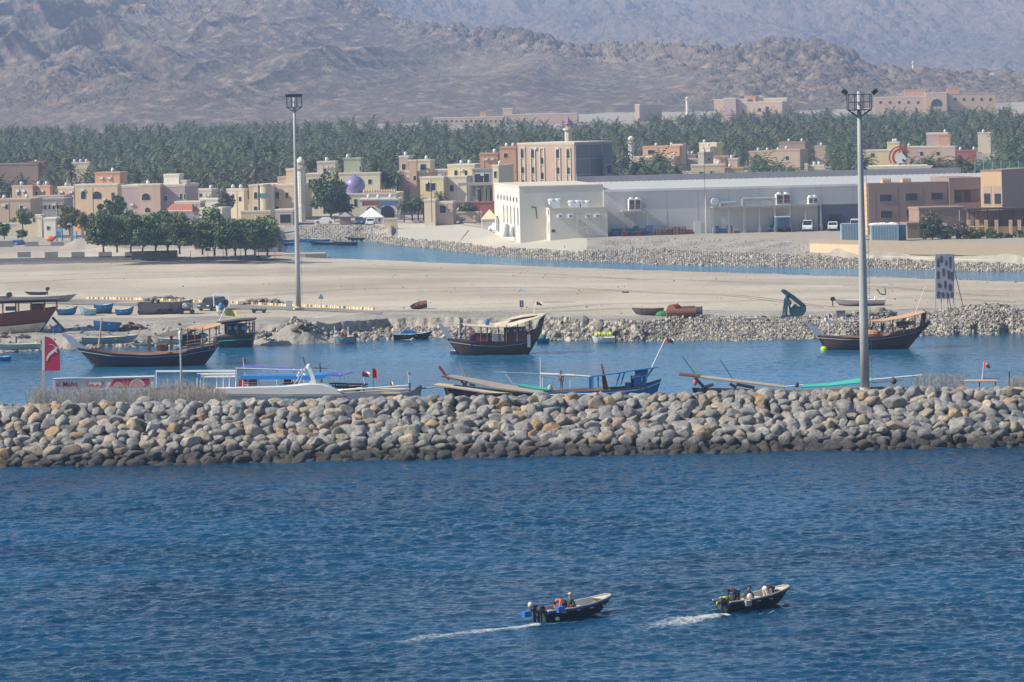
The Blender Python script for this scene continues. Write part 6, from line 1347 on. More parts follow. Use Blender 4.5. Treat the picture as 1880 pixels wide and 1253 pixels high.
# dark green dhow behind the left one
f = Fr(434, 637, z=0); t = E('dhow', 'very dark green dhow with a flat timber roof moored stern-on at left', 'dhow', f.p); q = lambda x, y: f.q(x, y)
SH = [(0, q(466, 612)[1]), (.5, q(435, 614)[1]), (1, q(402, 618)[1])]
hull(t, (q(462, 635)[0], q(405, 637)[0]), (q(468, 612)[0], q(400, 617)[0]), SH, [(0, -.4), (1, -.4)], [(0, 2.0), (.5, 2.3), (1, 1.6)], M_hullg, 1.2, M_deck, (M_teal, .7, .03), flare=.3)
m = MB(); slabq(m, f, [(396, 594), (430, 592), (452, 587), (469, 586), (469, 584.5), (440, 586), (398, 592)], -2.0, 2.0); m.o('roof', mat('dark_boards', (.07, .06, .055), .9), t)
for x in (402, 418, 436, 452, 458, 464, 467):  pp(t, f, (x, 614), (x, 590), .08, 1.9, 'roof_post', M_hull)
m = MB(); f.bx(m, 412, 596, 450, 614, -1.2, 1.4); m.o('deckhouse', M_hullg, t)
for x in (418, 430, 444): m = MB(); f.bx(m, x, 599, x+6, 606, -1.27, -1.203); m.o('window', M_lb, t)
m = MB()
for y in (594, 600, 606): pole(m, f, (450, y), (468, y+.5), .05, -1.95)
m.o('stern_rail', M_hull, t)
m = MB(); pole(m, f, (402, 592), (414, 566), .07); pole(m, f, (396, 572), (408, 583), .07); m.o('crossed_pole', M_white, t)
flag('yellow-green flag on crossed white poles above the dark green dhow', 413, 568, 21, 12, f.p.y, M_gold, None, wave=.6)
# brown dhow on the beach at the far left
f = Fr(50, 618, z=1.0); t = E('dhow', 'red-brown dhow with a cream keel propped up on the beach at far left', 'dhow', f.p); q = lambda x, y: f.q(x, y)
SH = [(0, q(104, 563)[1]), (.3, q(60, 571)[1]), (.6, q(20, 577)[1]), (1, q(-60, 578)[1])]
hull(t, (q(70, 612)[0], q(-50, 618)[0]), (q(106, 566)[0], q(-75, 578)[0]), SH, [(0, .0), (.5, -.2), (1, -.1)], [(0, 1.0), (.2, 2.0), (.5, 2.4), (.85, 1.2), (1, .02)], mat('red_brown_hull', (.15, .045, .03), .7, scale=1), 2.2, M_deck, (M_crm, .36, .16))
SH2 = [(0, q(85, 591)[1]), (.5, q(20, 598)[1]), (1, q(-60, 600)[1])]
hull(t, (q(66, 613)[0], q(-50, 619)[0]), (q(86, 592)[0], q(-62, 600)[0]), SH2, [(0, -.05), (.5, -.25), (1, -.15)], [(0, 1.0), (.2, 1.75), (.5, 2.1), (.85, 1.1), (1, .02)], M_cgrp, .3, M_deck, None, 'keel_paint')
slabq(MB(), f, [(-30, 557), (40, 554), (80, 553), (108, 550), (112, 548), (70, 549), (-30, 552)], -2.0, 2.0).o('roof', mat('dark_boards', (.07, .06, .055), .9), t)
for x in (5, 29, 34, 57, 82, 104):  pp(t, f, (x, 577-(x > 50)*5), (x, 555), .1, 1.8, 'roof_post', M_wood)
m = MB(); f.bx(m, 55, 560, 76, 572, -1.4, 1.4); m.o('deckhouse', M_wood, t); m = MB(); f.bx(m, 10, 563, 28, 571, -1.95, -1.8); m.o('name_board', M_hull, t)
m = MB(); pole(m, f, (96, 583), (119, 607), .16, -.5); m.o('rudder_post', M_hull, t); m = MB(); pole(m, f, (82, 596), (90, 612), .1, -1.0); pole(m, f, (70, 600), (62, 618), .1, -1.5); pole(m, f, (20, 600), (18, 620), .1, -1.8); m.o('prop', M_pale, t)
# ---- small boats: from a stern-to-bow outline in the photo
def skiff(label, xst, xbow, pwl, psh, psb, m_, dm, beam=.9, z=0.0, D=None, name='small_boat', motor=0, items=(), trim=None, yaw=0, keelup=.15, deckz=.35, group=None, pl=False, rake=.12):
    xm = (xst+xbow)/2
    f = Fr(xm, pwl, D=D) if D else Fr(xm, pwl, z=z)
    if pl: f.p = PL(xm, pwl); f.loc = f.p; f.k = f.p.y/F
    t = E(name, label, 'boat', f.p, group); k = f.k; a = f.q(xst, pwl)[0]; b = f.q(xbow, pwl)[0]; L = b-a; hs = (pwl-psh)*k; hb = (pwl-psb)*k; af = z == 0 and not pl and not D
    kz = -.25 if af else .02
    hull(t, (a+.1*np.sign(L), b-L*rake), (a, b), [(0, hs*1.05), (.4, hs), (.75, hs+(hb-hs)*.35), (1, hb)], [(0, kz), (.8, kz), (1, kz+(.0 if af else keelup))], [(0, beam*.8), (.4, beam), (.75, beam*.75), (.93, beam*.3), (1, .03)], m_, max(deckz*hs, .1), dm, trim, n=16)
    if motor: outboard(t, a-.15*np.sign(L) if L > 0 else a+.05, hs*.3, motor)
    for s in (.3, .6): x = a+L*s; MB().box(x-.14, x+.14, -beam*.85, beam*.85, hs*.72, hs*.78).o('thwart', dm, t)
    return f, t
skiff('small dark skiff drifting at the left picture edge', -8, 22, 663, 655, 654, M_bhull, M_lb, .8)
skiff('long cream white boat lying at the water edge, far left', 75, -20, 643, 632, 630, M_cgrp, M_cgrp, .9, z=.3)
skiff('beige open boat with a tall pale transom on the beach behind the long dhow', 151, 256, 632, 619, 615, M_ggrp, M_cgrp, 1.1, z=.7)
skiff('cream open boat on the beach right of the beige one', 330, 276, 634, 622, 618, M_cgrp, M_cgrp, 1.0, z=.6)
skiff('low cream boat hull at the beach edge between the deck posts', 285, 240, 637, 631, 630, M_cgrp, M_cgrp, .8, z=.3)
f, t = skiff('small teal and cream boat with two white posts anchored near the shore', 652, 613, 632, 618, 618, mat('teal_boat', (.16, .30, .32), .5), M_cgrp, 1.0, motor=.9, trim=(M_redc, .25, .05))
for x in (615, 640): m = MB(); pole(m, f, (x, 620), (x-1, 600), .05, -.6); m.o('post', M_white, t)
for x in (628, 634): MB().ball(f.q3(x, 615), .25, .25, .35, 8, 5).o('deck_bundle', M_wood, t)
f, t = skiff('dark open boat with a light blue inside resting at the shoreline', 722, 793, 623, 614, 609, M_hull, M_lb, 1.0)
f.pl(MB(), [(735, 613), (742, 606), (760, 608), (765, 613)], -.6, .6).o('blue_cover', M_bhull, t)
f, t = skiff('small blue boat moored under the stern of the middle dhow', 985, 1010, 630, 622, 622, M_bhull, M_bhull, .9)
MB().ball(f.q3(998, 618), .35, .35, .4, 8, 5).o('green_bundle', M_flagg, t); MB().ball(f.q3(1000, 612), .35, .35, .4, 8, 5).o('cream_sack', M_crm, t)
f, t = skiff('white motorboat with a yellow net heap moored at the rubble bank', 1129, 1085, 630, 620, 615, M_grp, M_grp, 1.0, motor=1.2)
for i in range(6): MB().ball(f.q3(1096+i*5, 615-(i % 2)), .35, .4, .28, 8, 5).o('net_float', M_lime if i % 2 else M_gold, t)
f, t = skiff('small pale dinghy tied under the bow of the middle dhow', 826, 845, 650, 644, 644, M_ggrp, M_grp, .6)
# row of blue boats parked on the sand
skiff('bright blue open boat, leftmost in the parked blue row', 105, 143, 579, 568, 562, M_bhull, M_lb, .9, pl=True)
skiff('pale and blue boat second in the parked blue row', 177, 146, 580, 568, 563, M_lb, M_cgrp, .9, pl=True)
f, t = skiff('large bright blue boat on a trailer third in the parked blue row', 174, 209, 576, 560, 557, M_bhull, M_lb, 1.4, pl=True)
for x in (180, 203): MB().tube(f.q3(x, 577, -1.5), f.q3(x, 577, -1.3), .35, n=10).o('trailer_wheel', M_tyre, t)
skiff('blue boat with a pale cover, last in the parked blue row', 212, 247, 579, 568, 562, M_bhull, M_grp, .9, pl=True)
f, t = skiff('bright blue boat tilted on the beach above the long dhow', 172, 222, 609, 594, 590, M_bhull, M_lb, 1.3, pl=True); t.rotation_euler = (R(-14), R(6), R(-8))
skiff('grey speedboat with dark gear on deck behind the beached dhow', 18, 142, 556, 545, 541, M_ggrp, M_ggrp, 1.2, pl=True, motor=1.3)
f, t = skiff('small dark inflatable with an outboard on the sand at top left', 86, 45, 542, 537, 535, M_dark, M_dark, .7, pl=True, motor=1.0)
f, t = skiff('dark grey covered boat at the left edge behind the beached dhow', -30, 24, 556, 544, 542, M_ggrp, M_crm, 1.1, pl=True)
f, t = skiff('long slate grey boat with a raised bow parked beside the kerb', 254, 356, 577, 557, 551, mat('slate_hull', (.13, .14, .17), .6), M_dark, 1.3, pl=True, keelup=.5)
for x in (280, 290): MB().ball(f.q3(x, 553), .25, .25, .3, 8, 5).o('deck_gear', M_dark, t)
for i, (x, w_) in enumerate(((304, 22), (344, 22), (270, 26))):
    p = PL(x, 577); t = E('boat_trailer', ['dark boat trailer with a steel cage in front of the slate grey boat', 'dark trailer under a covered jet boat right of the slate boat', 'dark trailer with a folded net at the stern of the slate boat'][i], 'trailer', p); k = p.y/F*w_/2
    MB().box(-k, k, -.8, .8, .45, .6).o('frame', M_dark, t); m = MB()
    for s in (-k, k-.08, -.04): m.box(s, s+.08, -.8, -.7, .6, 1.6)
    m.box(-k, k, -.8, -.7, 1.55, 1.65).box(-k, k, -.8, -.7, 1.1, 1.18); m.o('cage', M_dark, t)
    for s in (-k*.9, k*.9): MB().tube((s, -.95, .35), (s, -.75, .35), .35, n=10).o('wheel', M_tyre, t)
    if i: MB().ball((0, 0, 1.1), k*.9, .9, .55, 12, 6).o('load', M_ggrp if i == 1 else M_rope, t, smooth=True)
# dark car with the boat on a trailer, white frame
pcar('suv', 'dark', 'dark off-road car parked behind the white-framed boat on the kerb road', 385, 571, 60) if False else None
p = PL(390, 570); car('suv', 'dark', 'dark off-road car parked behind the white-framed boat on the kerb road', p, 65)
f, t = skiff('white motorboat with a square white pipe frame on a trailer', 412, 396, 576, 563, 560, M_grp, M_grp, 1.2, pl=True, motor=1.5)
m = MB()
for yy in (-.8, .8): m.path([f.q3(393, 563, yy), f.q3(392, 541, yy), f.q3(421, 541, yy), f.q3(421, 563, yy)], .07)
m.tube(f.q3(392, 541, -.8), f.q3(392, 541, .8), .07).tube(f.q3(421, 541, -.8), f.q3(421, 541, .8), .07); m.o('pipe_frame', M_white, t)
MB().ball(f.q3(406, 563, -.8), .4, .4, .55, 10, 6).o('blue_motor_cover', M_bhull, t)
# boats in the creek
for i, (a, b, pw, hs, hb, m1, m2, lab) in enumerate([(500, 545, 441, 5, 7, M_lb, M_cgrp, 'light blue boat at the creek head, first from the left'), (540, 586, 439, 4, 7, M_ggrp, M_grp, 'white-decked boat drawn up behind the far lamp mast'), (560, 606, 441, 5, 7, M_bhull, M_lb, 'light blue decked boat in the creek cluster'), (568, 625, 445, 4, 6, M_hull, M_ggrp, 'dark boat with a white bow in the creek cluster'), (612, 657, 446, 5, 6, M_hull, M_bhull, 'long dark barge-like boat at the right of the creek cluster'), (637, 668, 434, 4, 5, M_hull, M_bhull, 'low dark boat pulled up by the creek head stones'), (500, 520, 433, 5, 8, M_lb, M_grp, 'pale blue boat hauled out at the creek head stones'), (520, 540, 446, 4, 6, M_bhull, M_ggrp, 'small blue skiff left of the far lamp mast')]):
    pw += 5 if i != 5 and i != 6 else 8; skiff(lab, b, a, pw, pw-hs-1, pw-hb-2, m1, m2, 1.1, group='small boats at the creek head')
# white boat on the sand at right
f, t = skiff('white motorboat with a lilac hull lying on the sand at right', 1625, 1530, 562, 551, 549, mat('lilac_white_hull', (.50, .47, .52), .4), M_grp, 1.2, pl=True, trim=(M_hullb, .12, .1)); 
for a in (1592, 1606): m = MB(); f.bx(m, a, 545, a+5, 552, -.4, .4); m.o('console', M_white, t)
outboard(t, f.q(1528, 555)[0], .2, 1.0)
f, t = skiff('dark rotten wooden boat propped on the sand left of the middle dhow', 786, 753, 568, 557, 560, M_hullb, M_wood, 1.0, pl=True); t.rotation_euler = (R(12), R(-8), 0)
f, t = skiff('broken grey wooden boat lying on rubble at the bank', 1219, 1160, 579, 566, 565, mat('weathered_hull', (.17, .14, .13), .9, scale=1), M_pale, 1.0, pl=True)
# ---------------------------------------------------------------- boats moored behind the breakwater (only their tops show)
def tags(*a): return a
# white yacht
f = Fr(520, 727, D=346); t = E('yacht', 'sleek white yacht with a rounded cabin top and radar arch behind the breakwater', 'yacht', f.p)
Zw = -f.p.z; xa, xb_ = f.q(395, 727)[0], f.q(640, 727)[0]
hull(t, (xa, xb_-2.5), (xa-.3, xb_+.8), [(0, .0), (.5, .15), (1, .5)], [(0, Zw-.6), (1, Zw-.5)], [(0, 2.2), (.5, 2.5), (.8, 1.7), (1, .03)], M_grp, -.2, M_grp)
cab = [(395, 722), (395, 713), (430, 712), (480, 710.5), (520, 709.5), (540, 707), (560, 704.5), (585, 704.5), (600, 706), (614, 714), (632, 724)]
A = [f.q(x, y) for x, y in cab]; m = MB(); n = len(A); vs = []
for s, w_ in ((-1, 2.0), (-.55, 1.95), (0, 2.0), (.55, 1.95), (1, 2.0)): pass
rows = [(-2.1, .0), (-1.9, .55), (-1.2, .95), (0, 1.0), (1.2, .95), (1.9, .55), (2.1, .0)]
for y, h in rows:
    for x, z in A: vs.append((x, y, A[0][1]-.2+(z-A[0][1]+.2)*(.25+.75*h)))
m.add(vs, [(j*n+i, j*n+i+1, (j+1)*n+i+1, (j+1)*n+i) for j in range(len(rows)-1) for i in range(n-1)]); m.o('cabin_top', M_grp, t, smooth=True)
f.pl(MB(), [(395, 723), (395, 714), (430, 713), (520, 711), (545, 709), (570, 706.5), (590, 707), (606, 712), (626, 724)], -2.1, -2.0).o('cabin_side', M_grp, t)
f.pl(MB(), [(564, 706), (571, 699), (568, 686), (563, 677), (571, 677), (577, 692), (581, 706)], -.35, .35).o('radar_arch', M_grp, t); MB().ball(f.q3(567, 674), .24, .24, .3, 12, 8).o('radar_dome', M_tank, t, smooth=True)
m = MB(); pole(m, f, (561, 671), (556, 656), .045); m.o('aerial', M_dark, t); m = MB(); pole(m, f, (548, 706), (560, 679), .02); pole(m, f, (540, 706), (562, 673), .02); m.o('stay', M_white, t)
for x, y in ((549, 685), (554, 680), (547, 690), (559, 688)): MB().ball(f.q3(x, y), .12, n=8, k=5).o('signal_light', M_tank, t)
f.pl(MB(), [(395, 728), (395, 724), (640, 724), (628, 729)], -2.3, -2.2).o('grey_band', mat('grey_band_paint', (.30, .29, .28), .6), t)
# tour boats with blue awnings
f = Fr(520, 715, D=352); t = E('tour_boat', 'tour boat with a bright blue awning and red cushions behind the white yacht', 'boat', f.p); Zw = -f.p.z
hull(t, (f.q(430, 715)[0], f.q(640, 715)[0]), (f.q(425, 715)[0], f.q(660, 715)[0]), [(0, f.q(430, 711)[1]), (.7, f.q(560, 712)[1]), (1, f.q(660, 708)[1])], [(0, Zw-.4), (1, Zw-.4)], [(0, 1.5), (.5, 2.0), (.85, 1.2), (1, .03)], M_hullb, f.q(500, 714)[1]-.3, M_deck)
awn(t, f, [(441, 695), (500, 694.5), (560, 695.5), (590, 694), (609, 687)], [(447, 689), (500, 687), (560, 686), (590, 684), (612, 685)], 1.8, 'awning', M_bcan)
awn(t, f, [(441, 696.5), (500, 696), (560, 697), (590, 695.5), (609, 689)], [(441, 690.5), (500, 690), (560, 690), (590, 689), (611, 686)], 1.86, 'awning_valance', M_bcan, .03, -1.83)
for x in (446, 455, 475, 517, 548, 570, 592, 604): pp(t, f, (x, 712), (x, 692), .045, 1.6, 'awning_post', M_white)
for a, b, c_, d_ in ((438, 697, 470, 710), (521, 698, 533, 703), (520, 704, 545, 709)): m = MB(); f.bx(m, a, b, c_, d_, -.8, .8); m.o('red_cushion' if b < 700 else 'red_seat', M_redc if b < 700 else mat('maroon_cover', (.16, .035, .05), .8), t)
m = MB(); pole(m, f, (447, 703), (610, 703), .03, -1.6); pole(m, f, (447, 707), (610, 707), .03, -1.6); m.o('railing', M_white, t)
m = MB()
for x in range(606, 676, 5): pole(m, f, (x, 712), (x, 704), .06, 1.2)
pole(m, f, (604, 704), (676, 706), .08, 1.2); pole(m, f, (604, 712), (676, 712), .1, 1.2); m.o('dark_rail', M_hull, t)
f = Fr(515, 700, D=362); t = E('tour_boat', 'farther tour boat with a violet blue flat awning on white posts', 'boat', f.p); Zw = -f.p.z
hull(t, (f.q(440, 715)[0], f.q(640, 715)[0]), (f.q(435, 715)[0], f.q(665, 715)[0]), [(0, f.q(430, 712)[1]), (1, f.q(660, 710)[1])], [(0, Zw-.4), (1, Zw-.4)], [(0, 1.5), (.5, 2.0), (.85, 1.2), (1, .03)], M_bhull, f.q(500, 714)[1]-.3, M_deck)
awn(t, f, [(434, 677), (480, 678), (560, 680)], [(450, 671), (500, 673.5), (562, 676)], 1.8, 'awning', M_pcan); awn(t, f, [(598, 688), (620, 690), (640, 686)], [(600, 683), (620, 684), (648, 683)], 1.5, 'rear_awning', M_pcan)
for x in (434, 450, 476, 508, 540, 558): pp(t, f, (x, 711), (x, 677), .04, 1.7, 'awning_post', M_white)
for x in (624, 632): pp(t, f, (x, 706), (x, 686), .03, 1.3, 'rear_post', M_white)
m = MB(); pole(m, f, (432, 676.5), (562, 680.5), .05, -1.8); m.o('awning_rail', M_white, t)
m = MB(); pole(m, f, (590, 704), (587, 667), .06); pole(m, f, (575, 676), (600, 677), .04); m.o('mast', M_dark, t)
# white railed upper deck at left
f = Fr(360, 715, D=350); t = E('tour_boat', 'low boat with a long white railed roof frame behind the bushes', 'boat', f.p); Zw = -f.p.z
hull(t, (f.q(290, 725)[0], f.q(430, 725)[0]), (f.q(285, 725)[0], f.q(440, 725)[0]), [(0, f.q(290, 714)[1]), (1, f.q(430, 712)[1])], [(0, Zw-.4), (1, Zw-.4)], [(0, 1.6), (.5, 2.2), (.85, 1.5), (1, .03)], M_grp, f.q(360, 716)[1]-.3, M_deck)
m = MB()
for y, a in ((683, 287), (688, 362), (693, 362)):
    pole(m, f, (a, y), (432, y-1), .05, -1.8); pole(m, f, (a, y-1.5), (432, y-2.5), .05, 1.8)
m.tube(f.q3(287, 683, -1.8), f.q3(287, 681.5, 1.8), .05); m.o('roof_rail', M_white, t)
for x in (287, 334, 362, 368, 374, 398, 410, 421, 433): pp(t, f, (x, 714), (x, 684 if x < 360 else 688), .04, 1.7, 'post', M_white)
m = MB(); f.bx(m, 360, 687, 368, 694, -1.9, -1.5); m.o('blue_roll', M_bhull, t)
# narrow floats and poles right of the yacht
f = Fr(700, 722, D=345); t = E('fishing_boat', 'low fishing boat with many long pale poles right of the yacht', 'boat', f.p); Zw = -f.p.z
hull(t, (f.q(640, 725)[0], f.q(760, 725)[0]), (f.q(630, 725)[0], f.q(775, 725)[0]), [(0, f.q(640, 720)[1]), (.8, f.q(740, 722)[1]), (1, f.q(774, 709)[1])], [(0, Zw-.4), (1, Zw-.4)], [(0, 1.0), (.5, 1.4), (.85, .8), (1, .03)], mat('grey_lilac_hull', (.30, .30, .36), .6), f.q(700, 724)[1]-.3, M_pale)
for i, (a, b) in enumerate([((628, 717), (750, 708)), ((630, 722), (752, 715)), ((655, 713), (745, 715)), ((730, 718), (800, 711)), ((640, 715), (700, 712))]): m = MB(); pole(m, f, a, b, .07, -.5+.3*i); m.o('pole', M_grp if i % 2 == 0 else M_pale, t)
f.pl(MB(), [(720, 726), (760, 717), (774, 707), (771, 716), (745, 728)], -.3, .3).o('raised_bow', mat('grey_lilac_hull', (.30, .30, .36), .6), t); f.pl(MB(), [(762, 714), (774, 707), (771, 712), (764, 717)], -.35, .35).o('bow_tip', M_dark, t)
for x, y in ((752, 703), (668, 706)): m = MB(); pole(m, f, (x, 722), (x, y), .09); m.o('bollard_post', M_dark, t)
# brown dhow with long bow roof
f = Fr(880, 722, D=348); t = E('dhow', 'brown dhow with long weathered roof boards and a red stem post, bow left', 'dhow', f.p); Zw = -f.p.z
hull(t, (f.q(960, 725)[0], f.q(835, 725)[0]), (f.q(990, 720)[0], f.q(815, 712)[0]), [(0, f.q(960, 720)[1]), (.6, f.q(870, 720)[1]), (1, f.q(818, 712)[1])], [(0, Zw-.4), (1, Zw-.4)], [(0, 1.0), (.5, 2.0), (.85, 1.0), (1, .03)], M_hullb, f.q(880, 722)[1]-.3, M_deck)
awn(t, f, [(820, 690), (850, 698), (910, 712), (990, 722)], [(828, 688), (865, 694), (930, 706), (1000, 717)], 1.2, 'upper_roof', M_pale, .12); awn(t, f, [(810, 690.5), (835, 696), (858, 700)], [(825, 687.5), (845, 691), (868, 696)], 1.25, 'reed_roof', M_wood, .1)
awn(t, f, [(796, 706.5), (830, 711), (890, 720), (940, 724)], [(806, 703.5), (838, 707), (896, 713), (950, 720)], 1.6, 'lower_roof', M_crm, .12, -.4)
m = MB(); pole(m, f, (806, 673), (824, 698), .13, 0, 0, .1); m.o('stem_post', mat('red_stem', (.32, .04, .05), .7), t)
m = MB(); pole(m, f, (843, 664), (858, 698), .04); m.o('aerial', M_pale, t)
for a, b in (((846, 700), (856, 708)), ((858, 702), (850, 708)), ((826, 712), (836, 722)), ((838, 714), (848, 722)), ((862, 705), (872, 709))): m = MB(); pole(m, f, a, b, .09, -1.0); m.o('curved_frame', M_hull, t)
# blue dhow
f = Fr(1090, 718, D=350); t = E('dhow', 'bright blue dhow with a blue framed stern roof and long white boom', 'dhow', f.p); Zw = -f.p.z
hull(t, (f.q(1185, 722)[0], f.q(960, 725)[0]), (f.q(1214, 694)[0], f.q(930, 715)[0]), [(0, f.q(1212, 696)[1]), (.12, f.q(1185, 708)[1]), (.3, f.q(1140, 713)[1]), (.7, f.q(1040, 718)[1]), (1, f.q(935, 712)[1])], [(0, Zw-.4), (1, Zw-.4)], [(0, .3), (.15, 1.4), (.45, 2.0), (.8, 1.2), (1, .03)], M_bhull, f.q(1090, 716)[1]-.3, M_deck, (M_grp, .93, .05))
m = MB(); awn(t, f, [(1086, 691), (1130, 685.5), (1160, 680.5), (1208, 674)], [(1090, 690), (1130, 684), (1160, 679), (1204, 673)], 1.4, 'roof', M_bhull, .1)
for a, b in (((1082, 716), (1082, 692)), ((1088, 716), (1088, 692)), ((1098, 712), (1098, 692)), ((1131, 708), (1139, 684)), ((1139, 708), (1147, 683)), ((1186, 695), (1199, 676)), ((1179, 700), (1180, 678))): pp(t, f, a, b, .07, 1.2, 'roof_post', M_bhull)
m = MB(); f.bx(m, 1082, 692, 1088, 714, -.5, 1.2); m.o('front_panel', M_bhull, t); f.pl(MB(), [(1164, 710), (1164, 694), (1167, 692), (1167, 684), (1190, 680), (1186, 708)], -1.0, 1.0).o('stern_cabin', M_bhull, t)
f.pl(MB(), [(1165, 691), (1188, 688), (1188, 690), (1165, 693.5)], -1.05, -1.003).o('pale_stripe', M_lb, t)
m = MB(); f.bx(m, 1148, 704, 1158, 712, -.6, .6); m.o('blue_crate', M_bhull, t)
m = MB(); pole(m, f, (992, 687), (1055, 690), .13); pole(m, f, (1055, 690), (1085, 692), .09); m.o('white_boom', M_grp, t); m = MB(); pole(m, f, (907, 684), (992, 686.5), .05); m.o('striped_boom', M_lb, t)
for a, b in (((992, 711), (992, 656)), ((925, 682), (942, 706)), ((996, 711), (996, 689)), ((1047, 712), (1047, 690)), ((1038, 708), (1038, 691))): m = MB(); pole(m, f, a, b, .035); m.o('white_post', M_grp, t)
m = MB(); pole(m, f, (1104, 668), (1114, 716), .07, 0, 0, .2); pole(m, f, (1104, 668), (1109, 716), .05, .3, .3, .1); m.o('brown_mast', M_wood, t)
m = MB(); pole(m, f, (1196, 676), (1222, 622), .05); m.o('stern_flag_staff', M_grp, t); m = MB(); pole(m, f, (1165, 712), (1196, 713), .05, -1.5); m.o('oar', M_dark, t)
awn(t, f, [(950, 707), (975, 712), (1008, 716)], [(955, 705), (980, 708.5), (1008, 712)], 1.2, 'teal_tarp', M_teal, .1)
MB().ball(f.q3(1010, 715), .25, .3, .45, 10, 6).o('sack', M_pale, t)
f0 = f
# right long boat
f = Fr(1400, 714, D=350); t = E('dhow', 'long low boat with a beam-like pale roof, orange float and teal tarp, behind the breakwater', 'dhow', f.p); Zw = -f.p.z
hull(t, (f.q(1640, 720)[0], f.q(1290, 722)[0]), (f.q(1660, 714)[0], f.q(1270, 712)[0]), [(0, f.q(1650, 710)[1]), (.5, f.q(1470, 720)[1]), (1, f.q(1275, 712)[1])], [(0, Zw-.4), (1, Zw-.4)], [(0, .8), (.5, 2.0), (.85, 1.0), (1, .03)], M_hull, f.q(1450, 720)[1]-.2, M_deck)
awn(t, f, [(1246, 687.5), (1285, 692)], [(1250, 684.5), (1285, 688)], .5, 'roof_end', M_wood, .12); awn(t, f, [(1285, 692.5), (1355, 701), (1440, 711)], [(1285, 689), (1358, 697), (1442, 708)], .5, 'roof_beam', M_pale, .14)
awn(t, f, [(1470, 710.5), (1520, 708.5), (1582, 702), (1600, 700)], [(1470, 706.5), (1525, 703), (1575, 694.5), (1600, 693)], 1.0, 'teal_tarp', M_teal, .12)
m = MB(); pole(m, f, (1595, 698), (1694, 689), .07); m.o('white_pole', M_grp, t); pole(MB(), f, (1600, 703), (1655, 699), .04).o('thin_pole', M_wood, t); pole(MB(), f, (1436, 711), (1475, 707), .06).o('white_pole', M_grp, t)
for a, b in (((1253, 655), (1276, 687)), ((1322, 661), (1345, 696))): m = MB(); pole(m, f, a, b, .035); m.o('whip_aerial', M_dark, t)
for a, b in (((1276, 694), (1292, 711)), ((1292, 711), (1310, 706)), ((1340, 705), (1352, 712)), ((1352, 706), (1385, 712))): m = MB(); pole(m, f, a, b, .14, -.4); m.o('dark_frame', M_hull, t)
MB().ball(f.q3(1276, 703, -.6), .2, .2, .27).o('orange_float', M_fend, t); 
m = MB().ball(f.q3(1641, 700, -.3), .28, .28, .3); m.add([f.q3(1636, 699, -.3), f.q3(1646, 699, -.3), f.q3(1639, 691, -.3)], [(0, 1, 2)]); m.o('black_bundle', M_dark, t); MB().ball(f.q3(1463, 707, -.3), .2, .2, .25).o('black_float', M_dark, t)
# small canvas shelter and flag at right
f = Fr(1798, 700, D=346); t = E('canvas_shelter', 'low tan canvas shelter roof behind the breakwater at right', 'shelter', f.p)
awn(t, f, [(1758, 703), (1765, 700), (1833, 700), (1836, 703)], [(1765, 700), (1775, 697), (1826, 697), (1832, 700)], 1.0, 'canvas', M_sail, .1)
for x in (1768, 1798, 1828): pp(t, f, (x, 722), (x, 700), .06, .9, 'post', M_wood)
m = MB(); pole(m, f, (1805, 695.5), (1836, 695), .03); m.o('ridge_pole', M_dark, t)
tag(MB().tube((0, 0, -1), (0, 0, 1.0), .06).o('post', M_dark, None, P(1853, 703, D=345)), 'short dark post right of the canvas shelter', 'post')
# flags
flag('red and white national flag on the posts right of the blue tour boat', 665, 682, 14, 10, 350, 'oman', (671, 716), wave=.5)
flag('tall red pennant flag on a dark pole among the moored boats', 684, 677, 9, 17, 349, M_flagr, (686, 716, M_dark))
flag('tiny red flag over the violet awning', 446, 658, 8, 8, 362, 'red', (448, 676, M_white))
flag('small red flag on the bollard post near the raised grey bow', 749, 683, 6, 6, 345.5, 'red', (751, 708, M_white))
flag('small striped flag on the slender pole beside the fishing boat', 717, 700, 6, 12, 345.5, 'oman', (718, 716, M_dark), wave=.8)
flag('red and white national flag flying from the long stern pole of the blue dhow', 1223, 620, 13, 9, 350, 'oman', (1221, 628, M_grp), wave=.8)
flag('red and white national flag on the white staff at the canvas shelter', 1806, 666, 12, 9, 346, 'oman', (1803, 697, M_white), wave=.6)
flag('red national flag on the middle dhow stern staff', 985, 554, 10, 6, 446, 'oman', (984, 562, M_white), wave=.8)
# ---------------------------------------------------------------- filling station signs
M_sred = mat('sign_red', (.45, .02, .07), .5, var=.02); M_swht = mat('sign_white', (.66, .65, .66), .5, var=.02)
f = Fr(88, 745, D=336); t = E('pylon_sign', 'tall red pylon sign with a leaping white oryx and curved top', 'sign', f.p)
f.pl(MB(), [(77, 681), (77, 619), (82, 618), (82, 681)], 0, .3).o('white_edge', M_swht, t); f.pl(MB(), [(82.2, 681), (82.2, 618), (90, 620), (99, 627), (106, 636), (109, 645), (110, 681)], 0, .28).o('red_panel', M_sred, t)
m = MB(); f.bx(m, 76, 681.5, 83, 750, .02, .26); m.o('post', mat('pale_pink_post', (.50, .42, .43), .6), t)
orx = f.pl(MB(), [(85, 663), (86, 656), (89, 650), (94, 645), (99, 642), (102, 637), (105, 637), (106, 640), (103, 643), (106, 648), (103, 647), (100, 646), (97, 650), (92, 653), (89, 658), (87, 663)], -.04, -.003); orx.o('oryx_emblem', M_swht, t)
m = MB(); m.path([f.q3(x, y, -.03) for x, y in ((103, 639), (99, 635), (94, 633), (90, 632.5))], .025); m.o('oryx_horns', M_swht, t)
f = Fr(190, 735, D=336.5); t = E('canopy_sign', 'long white filling station canopy fascia with red lettering and circles', 'sign', f.p)
ang = 0
